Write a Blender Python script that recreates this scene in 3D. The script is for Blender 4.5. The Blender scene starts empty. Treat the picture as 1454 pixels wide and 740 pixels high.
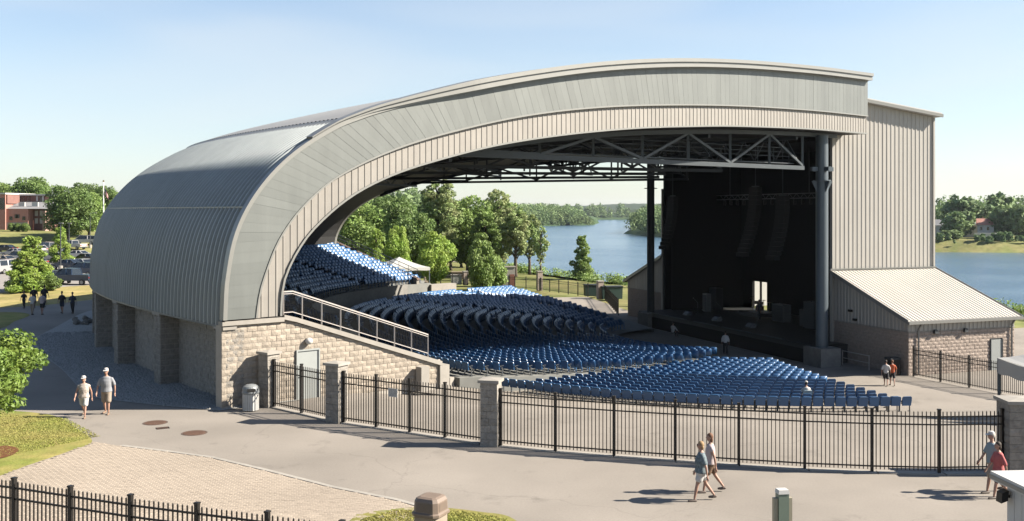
import bpy, bmesh, math, random
import numpy as np
from mathutils import Vector, Matrix
R = math.radians
PI = math.pi
sc = bpy.context.scene
col = sc.collection
rnd = random.Random(7)

# ------------------------------------------------------------------ camera, sky, sun, exposure
CAMZ = 8.2
FPX = 1420.0
cam_d = bpy.data.cameras.new("camera")
cam = bpy.data.objects.new("camera", cam_d)
col.objects.link(cam)
cam.location = (0, 0, CAMZ)
cam.rotation_euler = (R(90), 0, 0)
cam_d.sensor_width = 36
cam_d.lens = 36 * FPX / 1454
cam_d.shift_y = -70 / 1454
cam_d.clip_start = 0.1
cam_d.clip_end = 20000
sc.camera = cam

SUN_EL = 34.5
SUN_AZ = 90.0            # from +Y towards +X
world = bpy.data.worlds.new("World")
sc.world = world
world.use_nodes = True
wn = world.node_tree.nodes
wl = world.node_tree.links
bg = wn["Background"]
sky = wn.new("ShaderNodeTexSky")
sky.sky_type = 'NISHITA'
sky.sun_disc = False
sky.sun_elevation = R(SUN_EL)
sky.sun_rotation = R(SUN_AZ)
sky.air_density = 1.0
sky.dust_density = 0.5
sky.ozone_density = 2.6
bg.inputs[1].default_value = 0.05
# thin high cloud over the clear sky
tc = wn.new("ShaderNodeTexCoord")
cmap = wn.new("ShaderNodeMapping")
cmap.inputs["Scale"].default_value = (1.0, 1.0, 4.5)
cmap.inputs["Rotation"].default_value = (0.12, 0.1, 0.6)
cmap.inputs["Location"].default_value = (0.13, 2.71, 0.0)
wl.new(tc.outputs["Generated"], cmap.inputs["Vector"])
cn = wn.new("ShaderNodeTexNoise")
cn.inputs["Scale"].default_value = 2.6
cn.inputs["Detail"].default_value = 1.5
cn.inputs["Roughness"].default_value = 0.55
cn.inputs["Distortion"].default_value = 0.6
wl.new(cmap.outputs[0], cn.inputs["Vector"])
cr = wn.new("ShaderNodeMapRange")
cr.inputs["From Min"].default_value = 0.36
cr.inputs["From Max"].default_value = 0.72
cr.inputs["To Min"].default_value = 0.22
cr.inputs["To Max"].default_value = 0.46
wl.new(cn.outputs["Fac"], cr.inputs["Value"])
cmx = wn.new("ShaderNodeMix"); cmx.data_type = 'RGBA'
csep = wn.new("ShaderNodeSeparateXYZ")
wl.new(tc.outputs["Generated"], csep.inputs[0])
cam_ = wn.new("ShaderNodeMapRange")          # a thin layer looks denser at a low angle
cam_.inputs["From Min"].default_value = 0.12
cam_.inputs["From Max"].default_value = 0.55
cam_.inputs["To Min"].default_value = 1.15
cam_.inputs["To Max"].default_value = 0.12
wl.new(csep.outputs[2], cam_.inputs["Value"])
cmu = wn.new("ShaderNodeMath"); cmu.operation = 'MULTIPLY'
wl.new(cr.outputs[0], cmu.inputs[0]); wl.new(cam_.outputs[0], cmu.inputs[1])
wl.new(cmu.outputs[0], cmx.inputs[0])
wl.new(sky.outputs[0], cmx.inputs[6])
cmx.inputs[7].default_value = (4.85, 5.1, 5.2, 1)
wl.new(cmx.outputs[2], bg.inputs[0])

sun_d = bpy.data.lights.new("sun", 'SUN')
sun_d.energy = 5.0
sun_d.angle = R(0.55)
sun_d.color = (1.0, 0.91, 0.78)
sun = bpy.data.objects.new("sun", sun_d)
col.objects.link(sun)
sun.rotation_euler = (0, R(90 - SUN_EL), R(90 - SUN_AZ))
sc.view_settings.view_transform = 'Standard'
sc.view_settings.look = 'None'
sc.view_settings.exposure = 1.85
sc.view_settings.gamma = 1.0
sc.render.engine = 'CYCLES'
sc.cycles.use_denoising = True
sc.cycles.max_bounces = 6
sc.cycles.diffuse_bounces = 3
sc.cycles.glossy_bounces = 3
sc.cycles.transmission_bounces = 4
sc.cycles.volume_bounces = 0
sc.cycles.transparent_max_bounces = 8
sc.cycles.caustics_reflective = False
sc.cycles.caustics_refractive = False

# ------------------------------------------------------------------ materials
MATS = {}
def mat(name, color, rough=0.6, metal=0.0, var=0.12, scale=3.0, bump=0.0, bscale=40.0, spec=0.5,
        rand=0.0, big=0.0, bigscale=0.25, transl=0.0, color2=None, stretch=None, coat=0.0):
    if name in MATS:
        return MATS[name]
    kk = 1.4 if name.startswith("leaf") else 0.62 if name.startswith(("grass", "land", "forest")) else 0.50
    color = tuple(c*kk for c in color)
    color2 = tuple(c*kk for c in color2) if color2 else None
    m = bpy.data.materials.new(name)
    m.use_nodes = True
    nt = m.node_tree
    n, l = nt.nodes, nt.links
    b = n["Principled BSDF"]
    b.inputs["Roughness"].default_value = rough
    b.inputs["Metallic"].default_value = metal
    b.inputs["Specular IOR Level"].default_value = spec
    if coat:
        b.inputs["Coat Weight"].default_value = coat
        b.inputs["Coat Roughness"].default_value = 0.1
    geo = n.new("ShaderNodeNewGeometry")
    pos = geo.outputs["Position"]
    if stretch:
        mp = n.new("ShaderNodeMapping")
        mp.inputs["Scale"].default_value = stretch
        l.new(pos, mp.inputs["Vector"])
        pos = mp.outputs[0]
    tex = n.new("ShaderNodeTexNoise")
    tex.inputs["Scale"].default_value = scale
    tex.inputs["Detail"].default_value = 5
    tex.inputs["Roughness"].default_value = 0.65
    l.new(pos, tex.inputs["Vector"])
    mr = n.new("ShaderNodeMapRange")
    mr.inputs["From Min"].default_value = 0.25
    mr.inputs["From Max"].default_value = 0.75
    mr.inputs["To Min"].default_value = 1 - var
    mr.inputs["To Max"].default_value = 1 + var
    l.new(tex.outputs["Fac"], mr.inputs["Value"])
    fac = mr.outputs[0]
    def mul(a, bb):
        k = n.new("ShaderNodeMath"); k.operation = 'MULTIPLY'
        l.new(a, k.inputs[0]); l.new(bb, k.inputs[1])
        return k.outputs[0]
    if big:
        t2 = n.new("ShaderNodeTexNoise")
        t2.inputs["Scale"].default_value = bigscale
        t2.inputs["Detail"].default_value = 4
        l.new(geo.outputs["Position"], t2.inputs["Vector"])
        m2 = n.new("ShaderNodeMapRange")
        m2.inputs["From Min"].default_value = 0.3
        m2.inputs["From Max"].default_value = 0.7
        m2.inputs["To Min"].default_value = 1 - big
        m2.inputs["To Max"].default_value = 1 + big
        l.new(t2.outputs["Fac"], m2.inputs["Value"])
        fac = mul(fac, m2.outputs[0])
    if rand:
        oi = n.new("ShaderNodeObjectInfo")
        m3 = n.new("ShaderNodeMapRange")
        m3.inputs["To Min"].default_value = 1 - rand
        m3.inputs["To Max"].default_value = 1 + rand
        l.new(oi.outputs["Random"], m3.inputs["Value"])
        fac = mul(fac, m3.outputs[0])
    base = n.new("ShaderNodeRGB")
    base.outputs[0].default_value = (*color, 1)
    src = base.outputs[0]
    if color2:
        mx = n.new("ShaderNodeMix"); mx.data_type = 'RGBA'
        t3 = n.new("ShaderNodeTexNoise")
        t3.inputs["Scale"].default_value = scale * 0.37
        t3.inputs["Detail"].default_value = 4
        l.new(geo.outputs["Position"], t3.inputs["Vector"])
        m4 = n.new("ShaderNodeMapRange")
        m4.inputs["From Min"].default_value = 0.35
        m4.inputs["From Max"].default_value = 0.65
        l.new(t3.outputs["Fac"], m4.inputs["Value"])
        l.new(m4.outputs[0], mx.inputs[0])
        l.new(src, mx.inputs[6])
        mx.inputs[7].default_value = (*color2, 1)
        src = mx.outputs[2]
    vm = n.new("ShaderNodeVectorMath"); vm.operation = 'SCALE'
    l.new(src, vm.inputs[0]); l.new(fac, vm.inputs["Scale"])
    l.new(vm.outputs[0], b.inputs["Base Color"])
    if bump:
        t4 = n.new("ShaderNodeTexNoise")
        t4.inputs["Scale"].default_value = bscale
        t4.inputs["Detail"].default_value = 4
        l.new(pos, t4.inputs["Vector"])
        bp = n.new("ShaderNodeBump")
        bp.inputs["Strength"].default_value = bump
        bp.inputs["Distance"].default_value = 0.03
        l.new(t4.outputs["Fac"], bp.inputs["Height"])
        l.new(bp.outputs[0], b.inputs["Normal"])
    if transl:
        tr = n.new("ShaderNodeBsdfTranslucent")
        l.new(vm.outputs[0], tr.inputs["Color"])
        ms = n.new("ShaderNodeMixShader")
        ms.inputs[0].default_value = transl
        l.new(b.outputs[0], ms.inputs[1]); l.new(tr.outputs[0], ms.inputs[2])
        l.new(ms.outputs[0], n["Material Output"].inputs["Surface"])
    MATS[name] = m
    return m

M_ASPH = mat("asphalt", (0.355, 0.32, 0.28), 0.95, var=0.10, scale=14, bump=0.15, bscale=90, big=0.14, bigscale=0.22, spec=0.25)
M_LOT = mat("lot_asphalt", (0.38, 0.355, 0.33), 0.95, var=0.1, scale=3, big=0.08, spec=0.25)
M_GRASS = mat("grass", (0.19, 0.215, 0.05), 0.95, var=0.25, scale=2.2, bump=0.6, bscale=12, big=0.22, bigscale=0.11, color2=(0.29, 0.25, 0.085), spec=0.15)
M_LAND = mat("land", (0.165, 0.19, 0.062), 0.95, var=0.3, scale=0.5, big=0.25, bigscale=0.03, color2=(0.27, 0.25, 0.105), spec=0.1)
M_DRYG = mat("grass_dry", (0.30, 0.27, 0.10), 0.95, var=0.3, scale=1.2, big=0.2, bigscale=0.08, color2=(0.42, 0.34, 0.15), spec=0.1)
def cracks(m, scale, width, dark):
    """thin wandering cracks and sealed joints in paving"""
    n, l = m.node_tree.nodes, m.node_tree.links
    b = n["Principled BSDF"]; src = b.inputs["Base Color"].links[0].from_socket
    geo = n.new("ShaderNodeNewGeometry"); nz = n.new("ShaderNodeTexNoise"); nz.inputs["Scale"].default_value = 0.6; nz.inputs["Detail"].default_value = 6
    l.new(geo.outputs["Position"], nz.inputs["Vector"])
    ad = n.new("ShaderNodeVectorMath"); ad.operation = 'MULTIPLY_ADD'; ad.inputs[1].default_value = (2.2, 2.2, 0)
    l.new(nz.outputs["Color"], ad.inputs[0]); l.new(geo.outputs["Position"], ad.inputs[2])
    vo = n.new("ShaderNodeTexVoronoi"); vo.feature = 'DISTANCE_TO_EDGE'; vo.inputs["Scale"].default_value = scale
    l.new(ad.outputs[0], vo.inputs["Vector"])
    mr = n.new("ShaderNodeMapRange"); mr.inputs["From Min"].default_value = 0; mr.inputs["From Max"].default_value = width
    mr.inputs["To Min"].default_value = dark; mr.inputs["To Max"].default_value = 1
    l.new(vo.outputs["Distance"], mr.inputs["Value"])
    # blotches: oil, old patches
    n3 = n.new("ShaderNodeTexNoise"); n3.inputs["Scale"].default_value = 0.55; n3.inputs["Detail"].default_value = 8; n3.inputs["Roughness"].default_value = .7
    l.new(geo.outputs["Position"], n3.inputs["Vector"])
    m2 = n.new("ShaderNodeMapRange"); m2.inputs["From Min"].default_value = .58; m2.inputs["From Max"].default_value = .68; m2.inputs["To Min"].default_value = 1; m2.inputs["To Max"].default_value = .80
    l.new(n3.outputs["Fac"], m2.inputs["Value"])
    mu = n.new("ShaderNodeMath"); mu.operation = 'MULTIPLY'; l.new(mr.outputs[0], mu.inputs[0]); l.new(m2.outputs[0], mu.inputs[1])
    vm = n.new("ShaderNodeVectorMath"); vm.operation = 'SCALE'; l.new(src, vm.inputs[0]); l.new(mu.outputs[0], vm.inputs["Scale"])
    l.new(vm.outputs[0], b.inputs["Base Color"])
cracks(M_ASPH, 0.13, 0.004, 0.84)
M_DIRT = mat("dirt_path", (0.40, 0.34, 0.26), 0.95, var=0.2, scale=1.5, spec=0.15)
M_MULCH = mat("mulch", (0.20, 0.09, 0.045), 0.95, var=0.3, scale=9, spec=0.1)
M_GRAVEL = mat("gravel", (0.46, 0.455, 0.43), 0.95, var=0.3, scale=9, spec=0.2, rand=0.1)
M_PAVER = mat("paver", (0.50, 0.425, 0.345), 0.9, var=0.10, scale=2.0, rand=0.09, big=0.08, spec=0.2)
M_SAND = mat("joint_sand", (0.44, 0.375, 0.305), 0.95, var=0.2, scale=6, spec=0.1)
M_CONC = mat("concrete", (0.46, 0.43, 0.385), 0.85, var=0.12, scale=2.5, big=0.1, spec=0.3)
M_CONCD = mat("weathered_concrete", (0.30, 0.29, 0.27), 0.88, var=0.2, scale=2.5, big=0.15, spec=0.3)
M_BLOCK = mat("split_block", (0.50, 0.435, 0.36), 0.92, var=0.16, scale=5, bump=0.6, bscale=16, rand=0.11, spec=0.2)
M_BLOCKG = mat("grey_split_block", (0.40, 0.37, 0.33), 0.92, var=0.3, scale=5, bump=1.0, bscale=16, rand=0.12, spec=0.2)
M_BLOCKA = mat("annex_block", (0.56, 0.465, 0.40), 0.92, var=0.2, scale=5, bump=1.0, bscale=16, rand=0.10, spec=0.2)
M_MORT = mat("mortar", (0.56, 0.515, 0.455), 0.95, var=0.1, scale=4, spec=0.1)  # mortar, paled to stand in for sky light on the block ledges
M_VAULT = mat("vault_metal", (0.40, 0.445, 0.46), 0.5, 0.12, var=0.10, scale=1.4, stretch=(1, 1, .16), bump=0.08, bscale=1.5, rand=0.03, big=0.04, spec=0.5)
M_ROOFM = mat("roof_sheet", (0.55, 0.53, 0.49), 0.5, 0.15, var=0.06, scale=0.6, big=0.05)
M_FASC = mat("fascia_metal", (0.225, 0.242, 0.232), 0.42, 0.15, var=0.09, scale=1.6, stretch=(1, 1, .14), bump=0.10, bscale=1.3, rand=0.06, big=0.06, bigscale=0.5)
M_RIBT = mat("tan_rib_metal", (0.385, 0.36, 0.325), 0.5, 0.1, var=0.07, scale=1.6, rand=0.05)
M_ROOFA = mat("annex_roof_metal", (0.80, 0.76, 0.69), 0.5, 0.1, var=0.05, scale=1.2, rand=0.03, big=0.04)
M_RIBG = mat("pale_rib_metal", (0.62, 0.59, 0.54), 0.5, 0.1, var=0.08, scale=1.6, stretch=(1, 1, .1), bump=0.06, bscale=1.6, rand=0.03, big=0.03)
M_TRIM = mat("trim_metal", (0.36, 0.36, 0.34), 0.4, 0.3, var=0.05, scale=2)
M_DARKM = mat("dark_steel", (0.050, 0.062, 0.075), 0.6, 0.3, var=0.15, scale=2)
M_STEEL = mat("blue_grey_steel", (0.13, 0.165, 0.195), 0.45, 0.25, var=0.08, scale=1.5)
M_TRUSS = mat("truss_steel", (0.055, 0.072, 0.086), 0.5, 0.2, var=0.1, scale=1.5)
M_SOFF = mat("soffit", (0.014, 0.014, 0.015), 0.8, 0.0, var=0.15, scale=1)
M_BLACK = mat("black_drape", (0.008, 0.008, 0.009), 0.9, var=0.2, scale=2, spec=0.2)
M_STAGE = mat("stage_floor", (0.025, 0.027, 0.028), 0.5, var=0.25, scale=1.5)
M_DECK = mat("deck_concrete", (0.26, 0.265, 0.25), 0.9, var=0.15, scale=1.2, big=0.1)
M_SEAT = mat("blue_plastic", (0.045, 0.16, 0.37), 0.41, var=0.10, scale=2.5, rand=0.10, spec=0.6)
M_SEATF = mat("pale_blue_plastic", (0.38, 0.55, 0.66), 0.45, var=0.05)
M_FRAME = mat("seat_frame", (0.10, 0.11, 0.12), 0.5, 0.4)
M_IRON = mat("black_iron", (0.022, 0.019, 0.017), 0.45, 0.3, var=0.2, scale=5)
M_WHITE = mat("white_paint", (0.78, 0.77, 0.74), 0.5, var=0.05, scale=2)
M_RAIL = mat("rail_metal", (0.80, 0.74, 0.70), 0.4, 0.25, var=0.05)
M_DOOR = mat("door_paint", (0.44, 0.47, 0.46), 0.5, var=0.05)
M_GLASSD = mat("dark_glass", (0.02, 0.025, 0.03), 0.08, spec=0.8)
M_RUBBER = mat("rubber", (0.02, 0.02, 0.02), 0.8)
M_TENT = mat("tent_cloth", (0.80, 0.80, 0.78), 0.7, var=0.04, scale=1, transl=0.25)
M_BRICK = mat("red_brick", (0.72, 0.35, 0.28), 0.9, var=0.14, scale=2)
M_BRICKD = mat("dark_brick", (0.30, 0.15, 0.125), 0.9, var=0.2, scale=2)
M_BARK = mat("bark", (0.11, 0.085, 0.06), 0.95, var=0.3, scale=6, bump=0.6, bscale=14)
M_LEAF_D = mat("leaf_dark", (0.072, 0.118, 0.032), 0.6, var=0.35, scale=1.1, rand=0.15, transl=0.3, spec=0.3, color2=(0.085, 0.125, 0.035))
M_LEAF_M = mat("leaf_mid", (0.105, 0.160, 0.040), 0.6, var=0.35, scale=1.1, rand=0.15, transl=0.32, spec=0.3, color2=(0.12, 0.165, 0.05))
M_LEAF_B = mat("leaf_bright", (0.13, 0.20, 0.035), 0.6, var=0.35, scale=1.3, rand=0.12, transl=0.35, spec=0.3, color2=(0.17, 0.22, 0.05))
M_LEAF_O = mat("leaf_olive", (0.145, 0.205, 0.070), 0.65, var=0.3, scale=1.1, rand=0.12, transl=0.3, spec=0.3, color2=(0.165, 0.18, 0.085))
M_LEAF_F = mat("leaf_far", (0.085, 0.13, 0.055), 0.7, var=0.3, scale=0.12, rand=0.1, transl=0.25, spec=0.2, color2=(0.115, 0.155, 0.065))
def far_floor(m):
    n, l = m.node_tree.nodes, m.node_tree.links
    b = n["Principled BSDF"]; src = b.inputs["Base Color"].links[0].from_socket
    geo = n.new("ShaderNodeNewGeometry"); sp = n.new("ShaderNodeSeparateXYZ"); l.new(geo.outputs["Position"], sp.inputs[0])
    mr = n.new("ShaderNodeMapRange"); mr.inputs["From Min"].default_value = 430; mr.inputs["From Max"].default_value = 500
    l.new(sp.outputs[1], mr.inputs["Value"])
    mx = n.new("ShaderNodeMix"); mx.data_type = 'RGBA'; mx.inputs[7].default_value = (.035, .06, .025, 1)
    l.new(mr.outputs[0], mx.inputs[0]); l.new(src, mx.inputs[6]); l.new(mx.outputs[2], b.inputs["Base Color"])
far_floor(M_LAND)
M_FOREST = mat("forest_floor", (0.035, 0.055, 0.022), 0.95, var=0.3, scale=0.1, spec=0.1)

# ------------------------------------------------------------------ object helpers
def tag(o, label=None, cat=None, group=None, kind=None):
    if label: o["label"] = label
    if cat: o["category"] = cat
    if group: o["group"] = group
    if kind: o["kind"] = kind
    return o
def link(name, me, parent=None, loc=None, kind=None):
    o = bpy.data.objects.new(name, me)
    col.objects.link(o)
    if parent is not None: o.parent = parent
    if loc is not None: o.location = loc
    if kind: o["kind"] = kind
    return o
def thing(name, label, cat, loc=(0, 0, 0), rz=0.0, group=None):
    o = bpy.data.objects.new(name, None)
    o.empty_display_size = 0.2
    col.objects.link(o)
    o.location = loc
    o.rotation_euler = (0, 0, rz)
    return tag(o, label, cat, group)

class MB:
    def __init__(s):
        s.v = []; s.f = []; s.mi = []; s.cur = 0
    def add(s, vs, fs):
        b = len(s.v)
        s.v.extend([tuple(p) for p in vs])
        for f in fs:
            s.f.append(tuple(i + b for i in f)); s.mi.append(s.cur)
        return s
    def box(s, x0, y0, z0, x1, y1, z1):
        return s.add([(x0,y0,z0),(x1,y0,z0),(x1,y1,z0),(x0,y1,z0),(x0,y0,z1),(x1,y0,z1),(x1,y1,z1),(x0,y1,z1)],
                     [(0,3,2,1),(4,5,6,7),(0,1,5,4),(1,2,6,5),(2,3,7,6),(3,0,4,7)])
    def obox(s, o, a, b, c):
        o, a, b, c = Vector(o), Vector(a), Vector(b), Vector(c)
        if a.cross(b).dot(c) < 0: a, b = b, a
        return s.add([o,o+a,o+a+b,o+b,o+c,o+a+c,o+a+b+c,o+b+c],
                     [(0,3,2,1),(4,5,6,7),(0,1,5,4),(1,2,6,5),(2,3,7,6),(3,0,4,7)])
    def bar(s, p, q, w, h=None, up=(0,0,1)):
        p, q = Vector(p), Vector(q); h = h or w
        d = q - p
        if d.length < 1e-6: return s
        u = Vector(up)
        if abs(d.normalized().dot(u)) > 0.98: u = Vector((1,0,0))
        sd = d.cross(u).normalized() * w
        uu = sd.cross(d).normalized() * h
        return s.obox(p - sd/2 - uu/2, d, sd, uu)
    def tube(s, pts, rad, n=8, cap=True):
        pts = [Vector(p) for p in pts]
        if not isinstance(rad, (list, tuple)): rad = [rad]*len(pts)
        vs = []; fs = []
        for i, p in enumerate(pts):
            d = (pts[min(i+1,len(pts)-1)] - pts[max(i-1,0)]).normalized()
            ref = Vector((0,1,0)) if abs(d.y) < 0.9 else Vector((1,0,0))
            a = d.cross(ref).normalized(); b = d.cross(a)
            for k in range(n):
                t = 2*PI*k/n
                vs.append(p + (a*math.cos(t) + b*math.sin(t))*rad[i])
        for i in range(len(pts)-1):
            for k in range(n):
                k2 = (k+1) % n
                fs.append((i*n+k, (i+1)*n+k, (i+1)*n+k2, i*n+k2))
        if cap:
            fs.append(tuple(range(n)))
            fs.append(tuple(reversed(range((len(pts)-1)*n, len(pts)*n))))
        return s.add(vs, fs)
    def lathe(s, prof, n=16, c=(0,0,0), sx=1, sy=1):
        vs = []; fs = []
        for r, z in prof:
            for k in range(n):
                t = 2*PI*k/n
                vs.append((c[0]+r*sx*math.cos(t), c[1]+r*sy*math.sin(t), c[2]+z))
        m = len(prof)
        for i in range(m-1):
            for k in range(n):
                k2 = (k+1) % n
                fs.append((i*n+k, i*n+k2, (i+1)*n+k2, (i+1)*n+k))
        fs.append(tuple(reversed(range(n)))); fs.append(tuple(range((m-1)*n, m*n)))
        return s.add(vs, fs)
    def ell(s, c, r, nu=12, nv=8):
        prof = [(max(1e-4, math.sin(PI*i/nv)), -math.cos(PI*i/nv)) for i in range(nv+1)]
        vs = []; fs = []
        for a, z in prof:
            for k in range(nu):
                t = 2*PI*k/nu
                vs.append((c[0]+r[0]*a*math.cos(t), c[1]+r[1]*a*math.sin(t), c[2]+r[2]*z))
        for i in range(nv):
            for k in range(nu):
                k2 = (k+1) % nu
                fs.append((i*nu+k, i*nu+k2, (i+1)*nu+k2, (i+1)*nu+k))
        return s.add(vs, fs)
    def prism(s, poly, o, ax, ay, az):
        """poly in (a,b) coordinates spanned by ax, ay from o, extruded by az"""
        o, ax, ay, az = Vector(o), Vector(ax), Vector(ay), Vector(az)
        n = len(poly)
        vs = [o + ax*p[0] + ay*p[1] for p in poly]
        vs += [p + az for p in vs]
        fs = [tuple(reversed(range(n))), tuple(range(n, 2*n))]
        for i in range(n):
            j = (i+1) % n
            fs.append((i, j, n+j, n+i))
        if ax.cross(ay).dot(az) < 0:
            fs = [tuple(reversed(f)) for f in fs]
        return s.add(vs, fs)
    def grid(s, rows):
        """rows: list of equal length point lists"""
        m = len(rows[0]); vs = [p for r in rows for p in r]; fs = []
        for i in range(len(rows)-1):
            for k in range(m-1):
                fs.append((i*m+k, i*m+k+1, (i+1)*m+k+1, (i+1)*m+k))
        return s.add(vs, fs)
    def mesh(s, name, mats, smooth=False, recalc=False):
        me = bpy.data.meshes.new(name)
        me.from_pydata([tuple(p) for p in s.v], [], s.f)
        for m in (mats if isinstance(mats, (list, tuple)) else [mats]):
            me.materials.append(m)
        if any(s.mi):
            me.polygons.foreach_set("material_index", s.mi)
        if recalc:
            bm = bmesh.new(); bm.from_mesh(me)
            bmesh.ops.recalc_face_normals(bm, faces=bm.faces)
            bm.to_mesh(me); bm.free()
        if smooth:
            me.polygons.foreach_set("use_smooth", [True]*len(me.polygons))
        me.update()
        return me
    def build(s, name, mats, parent=None, smooth=False, recalc=False, kind=None, loc=None):
        return link(name, s.mesh(name, mats, smooth, recalc), parent, loc, kind)

def np_mesh(name, V, F, m, smooth=False):
    """fast mesh of quads or triangles from arrays"""
    me = bpy.data.meshes.new(name)
    V = np.asarray(V, dtype=np.float32); F = np.asarray(F, dtype=np.int32)
    k = F.shape[1]
    me.vertices.add(len(V)); me.vertices.foreach_set("co", V.ravel())
    me.loops.add(F.size); me.loops.foreach_set("vertex_index", F.ravel())
    me.polygons.add(len(F))
    me.polygons.foreach_set("loop_start", np.arange(0, F.size, k, dtype=np.int32))
    if smooth: me.polygons.foreach_set("use_smooth", np.ones(len(F), dtype=bool))
    me.materials.append(m)
    me.update(calc_edges=True)
    return me

def lerp(a, b, t): return a + (b-a)*t
def sstep(a, b, x):
    t = np.clip((x-a)/(b-a), 0, 1)
    return t*t*(3-2*t)
def interp(pts, x):
    xs = [p[0] for p in pts]; ys = [p[1] for p in pts]
    return float(np.interp(x, xs, ys))

# ------------------------------------------------------------------ plan of the site
OX, OY = 41.6, 86.3        # centre of the vault's plan arc
RV = 70.0
A1, A2 = 220.0, 156.0      # end facades of the vault (degrees)
MX, MY = 17.7, 83.4        # centre of the seating arcs (middle of the stage front)
SV = Vector((-0.342, 0.940, 0)) # along the stage front, away from the camera
WV = Vector((0.940, 0.342, 0))  # into the stage house
COLR = Vector((22.1, 71.3, 0))
COLL = COLR + SV*25.85
ZS = -2.8                  # ground at the stage

PLAN = [(-12.0, 41.3), (-16.9, 47.4), (-21.4, 53.7), (-25.3, 60.4), (-28.3, 67.2), (-30.4, 74.5), (-31.4, 83.0), (-30.9, 92.0), (-28.6, 101.0), (-25.6, 108.4), (-22.4, 114.3)]
def _plan():
    pts = []
    for i in range(len(PLAN)-1):
        p0, p1, p2, p3 = [Vector(PLAN[min(max(i+k, 0), len(PLAN)-1)]) for k in (-1, 0, 1, 2)]
        for j in range(20):
            t = j/20
            pts.append(0.5*((2*p1)+(p2-p0)*t+(2*p0-5*p1+4*p2-p3)*t*t+(3*p1-p0-3*p2+p3)*t**3))
    pts.append(Vector(PLAN[-1]))
    L = [0]
    for a, b in zip(pts, pts[1:]): L.append(L[-1]+(b-a).length)
    return pts, L
PLP, PLL = _plan()
PLAN_LEN = PLL[-1]
def plan(sv):
    """point and inward normal at arc length sv along the outer wall"""
    sv = min(max(sv, -2.0), PLAN_LEN+2.0)
    k = min(max(1, int(np.searchsorted(PLL, sv))), len(PLP)-1)
    a, b = PLP[k-1], PLP[k]; t = (sv-PLL[k-1])/(PLL[k]-PLL[k-1])
    i0, i1 = max(k-4, 0), min(k+3, len(PLP)-1)
    d = (PLP[i1]-PLP[i0]).normalized()
    return a + (b-a)*t, Vector((d.y, -d.x))
RIVER = [(160, 40), (90, 96), (58, 112), (38, 134), (17.7, 163), (5.6, 190), (-6, 225), (-16, 350), (-12, 600), (-4, 850), (14, 1000), (50, 1055), (84, 1080), (92, 1130),
         (112, 1300), (150, 1800), (215, 1800), (155, 1300), (128, 1000), (104, 800), (76, 676), (92, 560), (136, 440), (157, 372), (192, 366), (300, 340), (700, 250), (700, 40)]
def river_sd(x, y):
    x = np.asarray(x, float); y = np.asarray(y, float)
    best = np.full(x.shape, 1e9); inside = np.zeros(x.shape, bool)
    n = len(RIVER)
    for i in range(n):
        ax, ay = RIVER[i]; bx, by = RIVER[(i+1) % n]
        dx, dy = bx-ax, by-ay
        t = np.clip(((x-ax)*dx + (y-ay)*dy)/(dx*dx+dy*dy), 0, 1)
        best = np.minimum(best, np.hypot(x-ax-t*dx, y-ay-t*dy))
        if dy != 0:
            c = ((ay > y) != (by > y)) & (x < (bx-ax)*(y-ay)/dy + ax)
            inside ^= c
    return np.where(inside, best, -best)
def HH(x, y):
    x = np.asarray(x, float); y = np.asarray(y, float)
    dx, dy = x-MX, y-MY
    d = np.hypot(dx, dy) + 1e-6
    w = sstep(-0.15, 0.3, (-0.85*dx - 0.53*dy)/d)
    z = ZS + 2.8*w*np.clip((d-28.5)/(45.5-28.5), 0, 1)
    wh = sstep(-30, -60, x)
    z = z + wh*(4.4*sstep(182, 228, y) + 4.0*sstep(240, 420, y))
    far = np.hypot(x, y)
    z = z + 9*sstep(1300, 2600, far)
    sd = river_sd(x, y)
    return z + (-10.5 - z)*sstep(-7, 9, sd)
def H(x, y): return float(HH(np.array([x]), np.array([y]))[0])
def G(px, py, z=0.0):
    """ground point (height z) that stands at a distance read off the photograph"""
    d = (CAMZ - z)*FPX/(py - 300.0)
    return ((px-727)/FPX*d, d, z)

# ------------------------------------------------------------------ ground
def ground():
    az = np.concatenate([np.linspace(-180, -36, 50)[:-1], np.linspace(-36, 36, 361)[:-1], np.linspace(36, 180, 50)])
    rr = np.concatenate([np.linspace(0.5, 40, 14)[:-1], np.geomspace(40, 7000, 200)])
    A, Rr = np.meshgrid(np.radians(az), rr)
    X = Rr*np.sin(A); Y = Rr*np.cos(A)
    Z = HH(X, Y)
    near = np.hypot(X-MX, Y-MY)
    Z = Z - 0.25*(1-sstep(120, 135, near))
    V = np.stack([X, Y, Z], -1).reshape(-1, 3)
    n, m = X.shape
    i, k = np.meshgrid(np.arange(n-1), np.arange(m-1), indexing='ij')
    a = (i*m+k).ravel()
    F = np.stack([a, a+1, a+m+1, a+m], -1)
    F = F[:, ::-1]
    link("ground", np_mesh("ground", V, F, M_LAND, True), kind="structure")
ground()

def polar_sheet(name, m, th0, th1, r0, r1, nt, nr, off, kind="structure"):
    th = np.radians(np.linspace(th0, th1, nt)); rr = np.linspace(r0, r1, nr)
    T, Q = np.meshgrid(th, rr)
    X = MX + Q*np.cos(T); Y = MY + Q*np.sin(T)
    Z = HH(X, Y) + off
    V = np.stack([X, Y, Z], -1).reshape(-1, 3)
    a = (np.arange(nr-1)[:, None]*nt + np.arange(nt-1)[None, :]).ravel()
    F = np.stack([a, a+nt, a+nt+1, a+1], -1)[:, ::-1]
    return link(name, np_mesh(name, V, F, m, True), kind=kind)
polar_sheet("plaza", M_ASPH, 168, 342, 0.5, 110, 120, 90, 0.0)
polar_sheet("park_apron", M_ASPH, 100, 168.3, 0.5, 46, 40, 30, -0.02)
polar_sheet("east_apron", M_ASPH, -18.2, 20, 0.5, 58, 30, 30, -0.02)

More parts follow.
